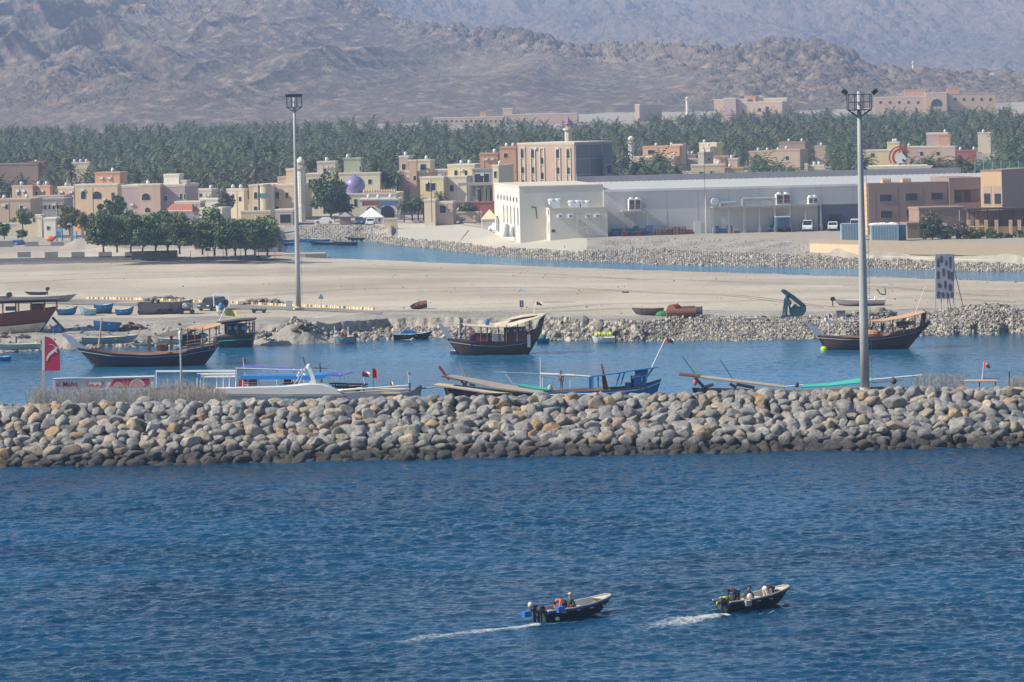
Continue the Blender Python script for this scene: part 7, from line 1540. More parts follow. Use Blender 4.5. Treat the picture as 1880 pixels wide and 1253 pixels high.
f.pl(MB(), [(97, 717), (97, 697), (282, 692.5), (282, 714)], 0, .7).o('fascia', M_swht, t); f.pl(MB(), [(97, 697), (97, 695.7), (283, 691.3), (283, 692.6)], -.1, .8).o('top_edge', M_white, t)
f.pl(MB(), [(199, 711), (209, 696.5), (274, 695.2), (274, 710.2)], -.03, -.003).o('red_panel', M_sred, t); M_sp = mat('sign_pink', (.55, .28, .26), .5, var=.02)
def txt(s, size, name, m_, parent, loc, rot=(90, 0, 0)):
    c = bpy.data.curves.new(name, 'FONT'); c.body = s; c.size = size; c.extrude = .01; c.offset = .012; o = bpy.data.objects.new(name, c); C.objects.link(o)
    dg = bpy.context.evaluated_depsgraph_get(); me = bpy.data.meshes.new_from_object(o.evaluated_get(dg)); bpy.data.objects.remove(o)
    me.materials.clear(); me.materials.append(m_); q_ = bpy.data.objects.new(name, me); link(q_, parent, loc); q_.rotation_euler = [R(a) for a in rot]; return q_
q_ = f.q(103, 710.5); txt('al Maha', .62, 'lettering', M_sred, t, (q_[0], -.02, q_[1]))
# the same word in Arabic, drawn as strokes
m = MB(); S = lambda pts: m.path([f.q3(x, y, -.02) for x, y in pts], .035, 5)
S([(190, 699.5), (190, 709)]); S([(186.5, 699.5), (186.5, 708.5), (181, 709)]); S([(181, 709), (179.5, 706), (177, 706), (176, 709), (181, 709)]); S([(176, 709), (171, 709)]); S([(171, 709), (170, 706), (167, 705), (165, 708), (168, 711), (171, 709)]); S([(165, 708.5), (160, 709)]); S([(160, 709), (159, 700.5)])
m.o('arabic_lettering', M_sred, t)
for cx_, cy_, r_ in ((217, 711, 9), (252, 710.5, 15)):
    c0 = f.q(cx_, cy_); m = MB(); arc(m, c0, 0.01, r_*f.k, 3, 177, -.045, -.031); o = m.o('circle', M_sp, t); m = MB(); arc(m, c0, r_*f.k*.82, r_*f.k*.9, 3, 177, -.055, -.046); m.o('ring', M_swht, o)
m = MB()
for x in (105, 190, 275): f.bx(m, x, 712, x+4, 752, .75, 1.1)
m.o('canopy_column', M_swht, t)
f = Fr(334, 738, D=333); t = E('lamp_post', 'slim grey lamp post among the dry bushes by the station', 'lamp post', f.p); m = MB(); pole(m, f, (334, 750), (331, 620), .11, 0, 0, .08); m.o('pole', M_steel, t); m = MB(); m.lathe([(.16, -.1), (.2, .5), (.12, .7)], f.q3(331, 622), 8); m.o('lamp_head', M_tank, t)
# ---------------------------------------------------------------- dry scrub
M_scr = mat('dry_scrub', (.44, .40, .33), .95, var=.15, scale=2)
def scrub(label, px, pb, wpx, hpx, D, n, seed):
    f = Fr(px, pb, D=D); r = random.Random(seed); V = []; Fc = []; W = wpx*f.k/2; H = hpx*f.k; k = 0
    for i in range(n):
        x = r.uniform(-W, W)*r.uniform(.6, 1); y = r.uniform(-.8, .8); z = -.6; a = r.uniform(0, 6.28); lean = r.uniform(.1, .6); hh = H*(1-(x/W)**2*.55)*r.uniform(.5, 1.05)+.6; p = Vector((x, y, z)); seg = 4
        for s in range(seg):
            q_ = p+Vector((cos(a)*lean*hh/seg, sin(a)*lean*hh/seg, hh/seg)); d = .013*(1-s/seg)+.005
            V += [(p.x-d, p.y, p.z), (p.x+d, p.y, p.z), (q_.x+d*.6, q_.y, q_.z), (q_.x-d*.6, q_.y, q_.z)]; Fc.append((k, k+1, k+2, k+3)); k += 4
            if s > 0:
                for _ in range(3):
                    e = p+Vector((r.uniform(-.5, .5), r.uniform(-.3, .3), r.uniform(.05, .4))); V += [(p.x, p.y, p.z), (p.x+.012, p.y, p.z), (e.x+.006, e.y, e.z), (e.x-.006, e.y, e.z)]; Fc.append((k, k+1, k+2, k+3)); k += 4
            p = q_; a += r.uniform(-.6, .6)
    return tag(link(bpy.data.objects.new('dry_bush', npmesh('dry_bush', V, Fc, [M_scr])), None, f.p), label, 'bush')
for i, (x, w_, h, l) in enumerate([(80, 70, 36, 'dry leafless bush at the foot of the red pylon sign'), (130, 60, 34, 'dry bush under the left end of the canopy fascia'), (175, 60, 36, 'dry bush under the lettering of the canopy fascia'), (225, 60, 36, 'dry bush under the red panel of the canopy fascia'), (270, 50, 32, 'dry bush at the right end of the canopy fascia'), (318, 60, 44, 'taller grey dry bush beside the slim lamp post'), (362, 60, 36, 'dry bush right of the slim lamp post'), (395, 46, 26, 'low dry bush before the yacht stern'), (1700, 60, 26, 'thin dry bush right of the near lamp mast'), (1745, 56, 26, 'thin dry bush left of the canvas shelter'), (1868, 40, 14, 'low scrub at the right picture edge on the breakwater')]):
    scrub(l, x, 738-(x-100)*.02, w_, h, 330.5, 130 if i < 8 else 60, 300+i)
# ---------------------------------------------------------------- the two high lamp masts
def mast(label, px, pb, pt, D, z, r0, r1, side, lamps):
    f = Fr(px, pb, D=D) if D else Fr(px, pb, z=z); t = E('high_mast', label, 'lamp mast', f.p); H = f.q(px, pt)[1]; M_gal = mat('mast_steel', (.36, .37, .36), .6, var=.1, scale=.6)
    MB().lathe([(r0*2.2, -1), (r0*2.2, .25), (r0*1.2, .26), (r0*1.2, .5)], n=14).o('base_plinth', M_conc, t)
    m = MB(); m.lathe([(r0, .5), (r0*.95, H*.25), (r0*.8, H*.5), (r0*.62, H*.75), (r1, H)], n=14); m.o('pole', M_gal, t, smooth=True)
    m = MB(); k = 0; z_ = 1.5
    while z_ < H-1: m.tube((r0*.9, 0, z_), (r0*.9+.28, 0, z_), .018, n=4); z_ += .45
    m.tube((r0*.95+.25, 0, 1), (r1+.25, 0, H-1), .02, n=4); m.o('ladder', M_gal, t)
    c = MB(); w_ = 1.0; h = 1.35; zz = H-1.6
    for z2 in (zz, zz+h*.5, zz+h):
        for a, b in (((-w_, -.8), (w_, -.8)), ((w_, -.8), (w_, .8)), ((w_, .8), (-w_, .8)), ((-w_, .8), (-w_, -.8))): c.tube((a[0], a[1], z2), (b[0], b[1], z2), .035, n=6)
    for x in (-w_, -w_*.33, w_*.33, w_):
        for y in (-.8, .8): c.tube((x, y, zz), (x, y, zz+h), .04, n=6)
    c.box(-w_, w_, -.8, .8, zz-.06, zz); c.tube((0, 0, H-2.2), (0, 0, H-.2), .16); c.tube((-w_, 0, zz), (0, 0, zz-.7), .06).tube((w_, 0, zz), (0, 0, zz-.7), .06); c.o('cage', M_dark, t)
    for x, tl in lamps: o = MB().box(-.26, .26, -.14, .14, -.18, .18).o('floodlight', M_dark, t, (x, -.6, zz+h+.22)); o.rotation_euler = (R(20), R(tl), 0)
    return t
mast('tall grey lamp mast with a square floodlight cage standing on the sand spit', 548, 569, 175, None, 2.0, .34, .17, 1, [(-.85, 0), (-.42, 0), (0, 0), (.42, 0), (.85, 0)])
mast('tall near lamp mast with two tilted floodlights rising behind the breakwater', 1588.5, 722, 168, 333, 0, .40, .17, 1, [(-1.3, 40), (1.3, -40)])
# ---------------------------------------------------------------- people
M_skin = mat('skin', (.22, .11, .07), .6, var=.04); M_hair = mat('black_hair', (.015, .012, .01), .8)
def cloth(n, c): return mat('cloth_'+n, c, .9, var=.08, scale=6)
CL = dict(orange=cloth('orange', (.70, .16, .06)), black=cloth('black', (.025, .026, .035)), navy=cloth('navy', (.03, .035, .08)), lime=cloth('lime', (.42, .62, .05)), cream=cloth('cream', (.62, .55, .42)), brown=cloth('brown', (.16, .08, .06)), green=cloth('dark_green', (.03, .07, .06)), white=cloth('white', (.7, .7, .68)), grey=cloth('grey', (.25, .25, .27)), olive=cloth('olive', (.18, .16, .10)))
def skinmesh(name, chains, sub=1):
    """chains: lists of (point, radius); the first point of a chain may repeat an earlier point"""
    vs = []; rs = []; es = []; idx = {}
    for ch in chains:
        prev = None
        for p, r in ch:
            k = tuple(round(c, 4) for c in p)
            if k not in idx: idx[k] = len(vs); vs.append(Vector(p)); rs.append(r)
            i = idx[k]
            if prev is not None and prev != i: es.append((prev, i))
            prev = i
    me = bpy.data.meshes.new(name); me.from_pydata(vs, es, []); o = bpy.data.objects.new(name, me); C.objects.link(o)
    sm = o.modifiers.new('s', 'SKIN'); sm.use_smooth_shade = True; ss = o.modifiers.new('u', 'SUBSURF'); ss.levels = ss.render_levels = sub
    for i, v in enumerate(me.skin_vertices[0].data): v.radius = (rs[i], rs[i]); v.use_root = (i == 0)
    dg = bpy.context.evaluated_depsgraph_get(); m2 = bpy.data.meshes.new_from_object(o.evaluated_get(dg)); m2.name = name; bpy.data.objects.remove(o); bpy.data.meshes.remove(me); return m2
def person(label, loc, rz, J, shirt, pants, hat=None, sc=1.0):
    """J: joints in metres, x forward along the boat, y across, z up"""
    V = {k: Vector(v) for k, v in J.items()}; pel, che, nec, hea = V['pel'], V['che'], V['nec'], V['hea']; fw = (V.get('look') or (hea+Vector((1, 0, 0))))-hea; fw.normalize(); up = (hea-nec).normalized(); sd = fw.cross(up)
    if sd.length < .1: sd = Vector((0, 1, 0))
    sd.normalize(); mid = (pel+che)/2
    b = [[(pel, .13), (mid, .12), (che, .15), (nec, .06), (hea, .085), (hea+up*.09, .075)], [(hea, .085), (hea+fw*.10-up*.01, .018)]]
    for s in (-1, 1): b.append([(hea, .085), (hea+sd*s*.085, .016)])
    S = [[(pel, .15), (mid, .145), (che, .17), (nec-(nec-che)*.25, .09)]]; T = [[(mid*.3+pel*.7, .145), (pel, .16)]]
    for c in 'LR':
        s_, e_, w_ = V['s'+c], V['e'+c], V['w'+c]; b.append([(che, .15), (s_, .06), (e_, .042), (w_, .03)]); S.append([(che, .17), (s_, .075), (e_, .058), (e_+(w_-e_)*.85, .046)])
        d = (w_-e_).normalized(); a = d.orthogonal().normalized(); c2 = d.cross(a); palm = w_+d*.07; b.append([(w_, .03), (palm, .034)])
        for i, (off, ln) in enumerate(((-.03, .07), (-.01, .085), (.01, .08), (.03, .062))):
            k0 = palm+a*off+d*.02; k1 = k0+d*ln*.5+c2*.012; b.append([(palm, .034), (k0, .0095), (k1, .0085), (k1+d*ln*.4+c2*.03, .007)])
        b.append([(w_+d*.02, .028), (w_+d*.03-a*.045, .012), (w_+d*.07-a*.06+c2*.02, .009)]); b.append([(w_, .03), (w_+d*.02, .028)])
        h_, k_, f_ = V['h'+c], V['k'+c], V['a'+c]; t_ = V.get('t'+c) or f_+Vector((.16, 0, -.03)); b.append([(pel, .13), (h_, .09), (k_, .06), (f_, .04), (t_, .03)]); T.append([(pel, .16), (h_, .11), (k_, .08), (f_, .06)])
    o = bpy.data.objects.new('person', skinmesh('person', b)); o.data.materials.append(M_skin); link(o, None, loc); o.rotation_euler = (0, 0, rz); o.scale = (sc,)*3; tag(o, label, 'person')
    for nm, ch, m_ in (('shirt', S, shirt), ('trousers', T, pants)):
        q_ = bpy.data.objects.new(nm, skinmesh(nm, ch)); q_.data.materials.append(m_); link(q_, o)
    hc = hea+up*.05-fw*.02; m = MB(); m.ball((0, 0, 0), .105, .1, .095, 12, 7)
    if hat: m.lathe([(.02, .0), (.15, -.0), (.15, .02)], (0, 0, .01), 12)
    h = m.o('cap' if hat else 'hair', hat or M_hair, o, hc, True); h.rotation_euler = up.to_track_quat('Z', 'Y').to_euler(); return o
def stand(p, turn=(1, 0, 0), h=1.0, y=0):
    """a simple standing skeleton with feet at p"""
    t = Vector(turn).normalized(); s = Vector((-t.y, t.x, 0)); g = lambda f, l, u: tuple(Vector(p)+t*f+s*l+Vector((0, 0, u)))
    return dict(pel=g(0, 0, .95), che=g(.02, 0, 1.32), nec=g(.02, 0, 1.5), hea=g(.05, 0, 1.62), look=g(1, 0, 1.6), sL=g(0, .19, 1.42), eL=g(-.03, .25, 1.15), wL=g(.08, .24, .9), sR=g(0, -.19, 1.42), eR=g(-.03, -.25, 1.15), wR=g(.08, -.24, .9),
        hL=g(0, .1, .88), kL=g(.04, .11, .5), aL=g(-.02, .11, .08), tL=g(.16, .13, .04), hR=g(0, -.1, .88), kR=g(.02, -.11, .5), aR=g(-.04, -.11, .08), tR=g(.13, -.13, .04))
# ---------------------------------------------------------------- the two motorboats under way
AL = R(40)
def motorboat(label, px, py, stripe, seed):
    f = Fr(px, py, z=0); t = E('motorboat', label, 'boat', f.p, None, AL); t.rotation_euler = (0, R(-1.4), AL); L = 5.5
    H = hull(t, (.15, L-.95), (0, L), [(0, .62), (.35, .60), (.6, .66), (.8, .76), (.95, .86), (1, .84)], [(0, -.22), (.7, -.2), (1, -.05)], [(0, .72), (.3, .86), (.6, .80), (.82, .58), (.93, .36), (1, .1)], M_hullg, [(0, .12), (.7, .15), (1, .5)], M_ggrp, (stripe, .9, .06), n=30)
    m = MB(); n = 20
    for s in (-1, 1):
        for i in range(n):
            q0, q1 = i/n, (i+1)/n; P2 = []
            for q in (q0, q1): zs = lerp([(0, .62), (.35, .60), (.6, .66), (.8, .76), (.95, .86), (1, .84)], q); hb = lerp([(0, .72), (.3, .86), (.6, .80), (.82, .58), (.93, .36), (1, .1)], q); P2.append((L*q, s*(hb+.0), zs+.02))
            m.tube(P2[0], P2[1], .045, n=6)
    m.o('gunwale', M_cgrp, t)
    m = MB().add([(L*.80, -.55, .77), (L*.80, .55, .77), (L-.02, .09, .87), (L-.02, -.09, .87)], [(0, 1, 2, 3)]).add([(L*.80, -.55, .73), (L*.80, .55, .73), (L-.02, .09, .83), (L-.02, -.09, .83)], [(3, 2, 1, 0)]); m.o('foredeck', M_cgrp, t)
    for x in (1.2, 2.3, 3.3): MB().box(x-.14, x+.14, -.76, .76, .40, .45).o('thwart', M_cgrp, t)
    MB().tube((L-.5, 0, .8), (L-.5, 0, 1.0), .03).o('bow_bitt', M_cgrp, t)
    return f, t
def inboat(f, x, y, z): return f.p+Matrix.Rotation(AL, 3, 'Z')@Vector((x, y, z+x*.024))
f, t = motorboat('green open motorboat with a blue gunwale, the nearer left one, under way', 992, 1141, mat('cobalt_paint', (.02, .07, .30), .4), 1)
fA = f
outboard(t, -.22, .2, .72, .28); outboard(t, -.22, .2, .7, -.3)
for x, y, z, s in ((-.55, .55, .28, .26), (.75, -.9, .52, .24)):
    m = MB()
    for zz in (0, .12, .24): m.box(x-s, x+s, y-.14, y+.14, z+zz, z+zz+.07)
    for xx in (-s, -.03, s-.06): m.box(x+xx, x+xx+.06, y-.15, y-.141, z, z+.31)
    m.o('blue_crate', mat('vivid_blue_plastic', (.02, .18, .62), .5), t)
MB().ball((-.35, .4, .95), .16, .16, .17).o('white_float', M_cgrp, t); MB().ball((.55, -.88, .15), .14, .1, .12).o('side_fender', M_cgrp, t)
MB().tube((4.3, -.62, .42), (4.3, -.66, .42), .07, n=10).o('registration_disc', M_cgrp, t)
person('fisherman in an orange jacket bending over in the nearer left motorboat', inboat(f, 0, 0, 0), AL, dict(pel=(1.85, 0, .92), che=(1.48, .02, 1.12), nec=(1.28, .02, 1.02), hea=(1.15, .02, .93), look=(.9, 0, .3), sL=(1.42, .2, 1.08), eL=(1.32, .24, .8), wL=(1.25, .18, .55), sR=(1.42, -.18, 1.08), eR=(1.3, -.22, .8), wR=(1.2, -.15, .55),
    hL=(1.87, .1, .86), kL=(1.78, .13, .5), aL=(1.86, .13, .2), tL=(1.7, .13, .17), hR=(1.87, -.1, .86), kR=(1.78, -.13, .5), aR=(1.86, -.13, .2), tR=(1.7, -.13, .17)), CL['orange'], CL['black'])
person('fisherman in dark clothes and a pale cap sitting behind the orange jacket', inboat(f, 0, 0, 0), AL, dict(pel=(2.3, .1, .56), che=(2.35, .1, .95), nec=(2.37, .1, 1.14), hea=(2.38, .1, 1.26), look=(3, -.3, 1.1), sL=(2.33, .3, 1.06), eL=(2.45, .36, .82), wL=(2.65, .28, .66), sR=(2.33, -.1, 1.06), eR=(2.43, -.18, .82), wR=(2.62, -.1, .64),
    hL=(2.34, .2, .55), kL=(2.74, .22, .58), aL=(2.72, .2, .2), tL=(2.88, .2, .17), hR=(2.34, 0, .55), kR=(2.74, 0, .58), aR=(2.72, .0, .2), tR=(2.88, .0, .17)), CL['green'], CL['black'], CL['cream'])
MB().ball((2.0, -.35, .62), .16, .14, .13).o('red_bag', M_redc, t)
f, t = motorboat('dark green open motorboat with a curled white bow, the farther right one, under way', 1325, 1124, mat('dark_gunwale', (.03, .03, .03), .5), 2)
fB = f
outboard(t, -.22, .15, .68, -.25); m = MB()
for zz in (0, .09, .18, .27): m.box(1.0, 1.42, -1.02, -.88, .30+zz, .33+zz)
for xx in (1.0, 1.2, 1.39): m.box(xx, xx+.03, -1.03, -1.021, .3, .6)
m.o('white_crate', M_grp, t); MB().ball((1.75, -.55, .74), .17, .17, .19).o('cream_float', M_cgrp, t); MB().ball((.75, .15, .55), .35, .35, .28).o('net_pile', CL['brown'], t)
person('man in a lime shirt bent down over the stern of the right motorboat', inboat(f, 0, 0, 0), AL, dict(pel=(.62, .1, .72), che=(.25, .12, .80), nec=(.03, .12, .74), hea=(-.1, .12, .68), look=(-.6, .1, .1), sL=(.2, .3, .76), eL=(0, .34, .55), wL=(-.12, .28, .4), sR=(.2, -.06, .76), eR=(.0, -.12, .55), wR=(-.12, -.05, .4),
    hL=(.64, .2, .66), kL=(.45, .24, .35), aL=(.75, .24, .2), tL=(.6, .24, .17), hR=(.64, 0, .66), kR=(.45, -.04, .35), aR=(.75, -.04, .2), tR=(.6, -.04, .17)), CL['lime'], CL['brown'])
person('man in black bending towards the stern of the right motorboat', inboat(f, 0, 0, 0), AL, dict(pel=(1.45, .2, .95), che=(1.1, .22, 1.2), nec=(.92, .22, 1.2), hea=(.79, .22, 1.16), look=(.3, .1, .7), sL=(1.05, .42, 1.16), eL=(.95, .45, .88), wL=(.92, .36, .62), sR=(1.05, .04, 1.16), eR=(.92, -.02, .88), wR=(.9, .08, .62),
    hL=(1.47, .3, .9), kL=(1.38, .33, .52), aL=(1.5, .33, .2), tL=(1.34, .33, .17), hR=(1.47, .1, .9), kR=(1.38, .07, .52), aR=(1.5, .07, .2), tR=(1.34, .07, .17)), CL['black'], CL['black'])
person('man in navy and pale trousers sitting on the gunwale of the right motorboat', inboat(f, 0, 0, 0), AL, dict(pel=(1.55, -.35, .7), che=(1.78, -.33, 1.0), nec=(1.88, -.32, 1.14), hea=(1.97, -.32, 1.24), look=(2.6, -.3, 1.0), sL=(1.74, -.13, 1.06), eL=(1.95, -.05, .85), wL=(2.1, -.12, .66), sR=(1.74, -.53, 1.06), eR=(1.95, -.6, .85), wR=(2.08, -.5, .66),
    hL=(1.6, -.25, .68), kL=(1.98, -.22, .62), aL=(1.95, -.2, .2), tL=(2.1, -.2, .17), hR=(1.6, -.45, .68), kR=(1.98, -.46, .62), aR=(1.95, -.44, .2), tR=(2.1, -.44, .17)), CL['navy'], CL['cream'])
person('man in dark shirt and cream shorts stooping near the bow of the right motorboat', inboat(f, 0, 0, 0), AL, dict(pel=(3.52, .05, 1.05), che=(3.9, .05, 1.12), nec=(4.08, .05, 1.05), hea=(4.2, .05, .99), look=(4.6, 0, .4), sL=(3.92, .25, 1.07), eL=(3.98, .28, .8), wL=(4.02, .22, .55), sR=(3.92, -.15, 1.07), eR=(3.98, -.19, .8), wR=(4.02, -.12, .55),
    hL=(3.5, .15, 1.0), kL=(3.62, .17, .62), aL=(3.52, .17, .26), tL=(3.68, .17, .23), hR=(3.5, -.05, 1.0), kR=(3.66, -.07, .62), aR=(3.56, -.07, .26), tR=(3.72, -.07, .23)), CL['black'], CL['cream'])
# people ashore and on the moored boats
p = P(1030, 716, D=350); person('person in pale grey standing on the blue dhow', p, 0, stand((0, 0, 0), (.3, -1, 0)), CL['grey'], CL['grey'])
for i, (px, pb, D_, a, b_, l) in enumerate([(471, 410, 836, 'white', 'white', 'person in a white robe beside the peach villa wall'), (477, 411, 836, 'navy', 'black', 'person in dark clothes by the peach villa wall'), (486, 411, 835, 'brown', 'black', 'person in brown standing before the villa steps'), (872, 409, 800, 'cream', 'cream', 'person in cream clothes beside the street near the office tents'), (697, 414, 840, 'navy', 'grey', 'person standing by the marquee wall')]):
    p = P(px, pb, D=D_); person(l, p, 0, stand((0, 0, 0), (.5, -1, 0)), CL[a], CL[b_])
p = P(1161, 713, D=350); q0 = stand((0, 0, 0), (-1, -.3, 0)); person('dark-haired person half hidden behind the blue crate on the blue dhow', p-Vector((0, 0, .6)), 0, q0, CL['navy'], CL['black'])
# ---------------------------------------------------------------- wakes and foam
def seaz(x, y):
    xs, ys, Z = SEA; i = int(np.clip(np.searchsorted(xs, x), 1, len(xs)-1)); j = int(np.clip(np.searchsorted(ys, y), 1, len(ys)-1))
    a = (x-xs[i-1])/(xs[i]-xs[i-1]); b = (y-ys[j-1])/(ys[j]-ys[j-1]); return float((Z[j-1, i-1]*(1-a)+Z[j-1, i]*a)*(1-b)+(Z[j, i-1]*(1-a)+Z[j, i]*a)*b)
mf = bpy.data.materials.new('foam'); mf.use_nodes = True; N = mf.node_tree.nodes; lk = mf.node_tree.links; bs = N['Principled BSDF']; bs.inputs['Base Color'].default_value = (.72, .78, .78, 1); bs.inputs['Roughness'].default_value = .9
g_ = N.new('ShaderNodeNewGeometry'); t1 = N.new('ShaderNodeTexNoise'); t1.inputs['Scale'].default_value = 3.2; t1.inputs['Detail'].default_value = 7; t1.inputs['Roughness'].default_value = .7; lk.new(g_.outputs['Position'], t1.inputs['Vector'])
at = N.new('ShaderNodeAttribute'); at.attribute_name = 'foam'; ad = N.new('ShaderNodeMath'); ad.operation = 'ADD'; lk.new(t1.outputs[0], ad.inputs[0]); lk.new(at.outputs['Fac'], ad.inputs[1])
mr = N.new('ShaderNodeMapRange'); mr.inputs[1].default_value = .96; mr.inputs[2].default_value = 1.42; mr.inputs[4].default_value = .85; lk.new(ad.outputs[0], mr.inputs[0]); lk.new(mr.outputs[0], bs.inputs['Alpha'])
def foam(label, pts, z0=.035, nx=140, ny=26, name='wake'):
    """pts: (px, py, half width m, strength) along the track on the water"""
    W3 = [P(a, b, 0) for a, b, c, d in pts]; V = []; A = []; r = np.linspace(0, len(pts)-1, nx)
    for q in r:
        i = min(int(q), len(pts)-2); u = q-i; c = W3[i].lerp(W3[i+1], u); d = (W3[i+1]-W3[i]).normalized(); s = Vector((-d.y, d.x, 0)); hw = pts[i][2]*(1-u)+pts[i+1][2]*u; st = pts[i][3]*(1-u)+pts[i+1][3]*u
        for k in range(ny):
            e = 2*k/(ny-1)-1; p = c+s*hw*e; V.append((p.x, p.y, seaz(p.x, p.y)+z0)); A.append(st*(1-abs(e)**1.6)+.35*(1-abs(e)**2)*0)
    me = npmesh(name, V, grid_faces(nx, ny), [mf], smooth=True); at_ = me.attributes.new('foam', 'FLOAT', 'POINT'); at_.data.foreach_set('value', np.array(A, dtype=np.float32)); o = struct(name, me, 'stuff'); return tag(o, label, name)
foam('long thin white wake trailing from the left motorboat', [(990, 1146, .6, .8), (940, 1153, 1.1, .72), (860, 1161, 1.6, .64), (780, 1172, 2.0, .58), (700, 1183, 2.3, .52), (640, 1190, 1.9, .3)])
foam('broad short white wake churning behind the right motorboat', [(1336, 1127, .8, .84), (1300, 1132, 1.7, .76), (1260, 1139, 2.4, .68), (1215, 1148, 3.0, .6), (1150, 1162, 2.6, .36)])
foam('thin foam line along the hull of the left motorboat', [(1000, 1147, .12, .6), (1040, 1144, .15, .7), (1075, 1141, .15, .45), (1110, 1137, .1, .3)], nx=50, ny=8)
foam('thin foam line along the hull of the right motorboat', [(1345, 1131, .15, .8), (1385, 1129, .18, .75), (1420, 1124, .15, .6), (1430, 1122, .1, .2)], nx=50, ny=8)
foam('thin broken foam washing at the foot of the breakwater', [(x, 857-(x)*.0212+2*math.sin(x*.05), .35, .42+.12*math.sin(x*.013)*math.sin(x*.031)) for x in range(-20, 1921, 20)], nx=900, ny=8, name='foam')
# ---------------------------------------------------------------- things on the sand
def ptt(px, py): return PL(px, py)
M_ky = mat('kerb_yellow', (.62, .42, .12), .8); M_kw = mat('kerb_white', (.66, .62, .56), .8); M_road = mat('road_asphalt', (.17, .16, .15), .95, scale=.6, wpos=True, col2=(.26, .24, .21))
def kerb(pts, name):
    L = []; 
    for (a, b), (c, d) in zip(pts[:-1], pts[1:]):
        n = max(2, int(abs(c-a)/3.4)); L += [(a+(c-a)*i/n, b+(d-b)*i/n) for i in range(n)]
    W3 = [ptt(*q) for q in L]; m = MB()
    for i, (a, b) in enumerate(zip(W3[:-1], W3[1:])):
        m.cm = i % 2; d = (b-a).normalized(); s = Vector((-d.y, d.x, 0))*.15; g = .06*d; z0 = Vector((0, 0, -.3)); z1 = Vector((0, 0, .32)); A = a+g; B = b-g
        m.add([A-s+z0, B-s+z0, B+s+z0, A+s+z0, A-s+z1, B-s+z1, B+s+z1, A+s+z1], [(0, 3, 2, 1), (4, 5, 6, 7), (0, 1, 5, 4), (1, 2, 6, 5), (2, 3, 7, 6), (3, 0, 4, 7)])
    o = m.o(name, [M_ky, M_kw]); o['kind'] = 'structure'
kerb([(158, 549), (260, 551), (390, 556)], 'kerb'); kerb([(418, 557), (520, 562), (600, 565), (690, 570)], 'kerb')
R0 = [(-40, 547), (158, 551), (260, 553.5), (390, 558.5), (520, 564.5), (600, 567.5), (700, 573)]; V = []
for x, y in R0:
    for k in (0, .25, .5, .75, 1): p = ptt(x, y+k*(9 if x < 420 else 5)); V.append((p.x, p.y, ground_at(p.x, p.y)+.06))
struct('road', npmesh('road', V, grid_faces(len(R0), 5), [M_road]))
# tyre tracks across the flat: darker pressed sand, a few millimetres proud of it
M_trk = mat('pressed_sand', (.30, .262, .205), .95, scale=.5, wpos=True, col2=(.43, .375, .295))
for ti, tr in enumerate([[(-20, 520), (200, 512), (480, 506), (800, 505), (1150, 512), (1500, 522), (1880, 545)], [(-20, 508), (300, 500), (620, 492), (900, 500), (1250, 516)], [(420, 545), (700, 530), (980, 528), (1300, 541), (1560, 566)], [(900, 572), (1150, 558), (1420, 552), (1700, 548), (1900, 556)], [(690, 571), (850, 574), (1000, 573), (1180, 566)]]):
    pts = []
    for (a, b), (c, d) in zip(tr[:-1], tr[1:]):
        for i in range(14): u = i/14; s_ = u*u*(3-2*u); pts.append((a+(c-a)*u, b+(d-b)*s_))
    W3 = [ptt(*q) for q in pts[::2]]; V = []; Fc = []; k = 0
    for off in (-.85, .85):
        n0 = k
        for i, p in enumerate(W3):
            d = (W3[min(i+1, len(W3)-1)]-W3[max(i-1, 0)]).normalized(); s = Vector((-d.y, d.x, 0))
            for e in (-.16, .16): q_ = p+s*(off+e); V.append((q_.x, q_.y, ground_at(q_.x, q_.y)+.05)); k += 1
            if i: Fc.append((k-4, k-3, k-1, k-2))
    struct('track', npmesh('track', V, Fc, [M_trk]))
# billboard
f = Fr(1735, 573, D=PL(1735, 573).y); t = E('billboard', 'tall free-standing notice board with pale panels and dark pictures on a steel frame', 'billboard', f.p); M_lil = mat('faded_poster', (.30, .30, .35), .7, var=.15, scale=1); M_pdk = mat('poster_dark', (.07, .07, .09), .7, var=.2, scale=2)
f.bx(MB(), 1718, 467, 1751, 549, 0, .12).o('panel', M_lil, t); r = random.Random(2)
for x0, y0, x1, y1 in ((1720, 475, 1725, 490), (1726, 470, 1731, 482), (1735, 478, 1739, 488), (1742, 472, 1747, 492), (1720, 498, 1725, 512), (1730, 494, 1735, 507), (1739, 497, 1745, 512), (1746, 500, 1750, 515), (1721, 520, 1729, 528), (1733, 516, 1738, 530), (1741, 522, 1748, 534), (1720, 536, 1726, 547), (1728, 537, 1734, 546), (1737, 538, 1743, 547), (1745, 537, 1750, 546)):
    pts = [(x0, y0+r.uniform(0, 3)), ((x0+x1)/2, y0-1), (x1, y0+r.uniform(0, 3)), (x1-r.uniform(0, 1), y1), ((x0+x1)/2, y1+1), (x0+r.uniform(0, 1), y1)]; f.pl(MB(), pts, -.02, -.003).o('picture', M_pdk, t)
m = MB()
for x in (1717.5, 1728, 1740, 1751): pole(m, f, (x, 574), (x, 466), .06, .2)
for y in (494, 518, 534): pole(m, f, (1717, y), (1752, y), .05, .2)
m.o('frame', M_steel, t); 
for a, b, c_ in (((1752, 495), (1770, 571), 1.0), ((1728, 490), (1748, 574), 3.0)): m = MB(); pole(m, f, b, a, .06, c_, .2); m.o('brace', M_steel, t)
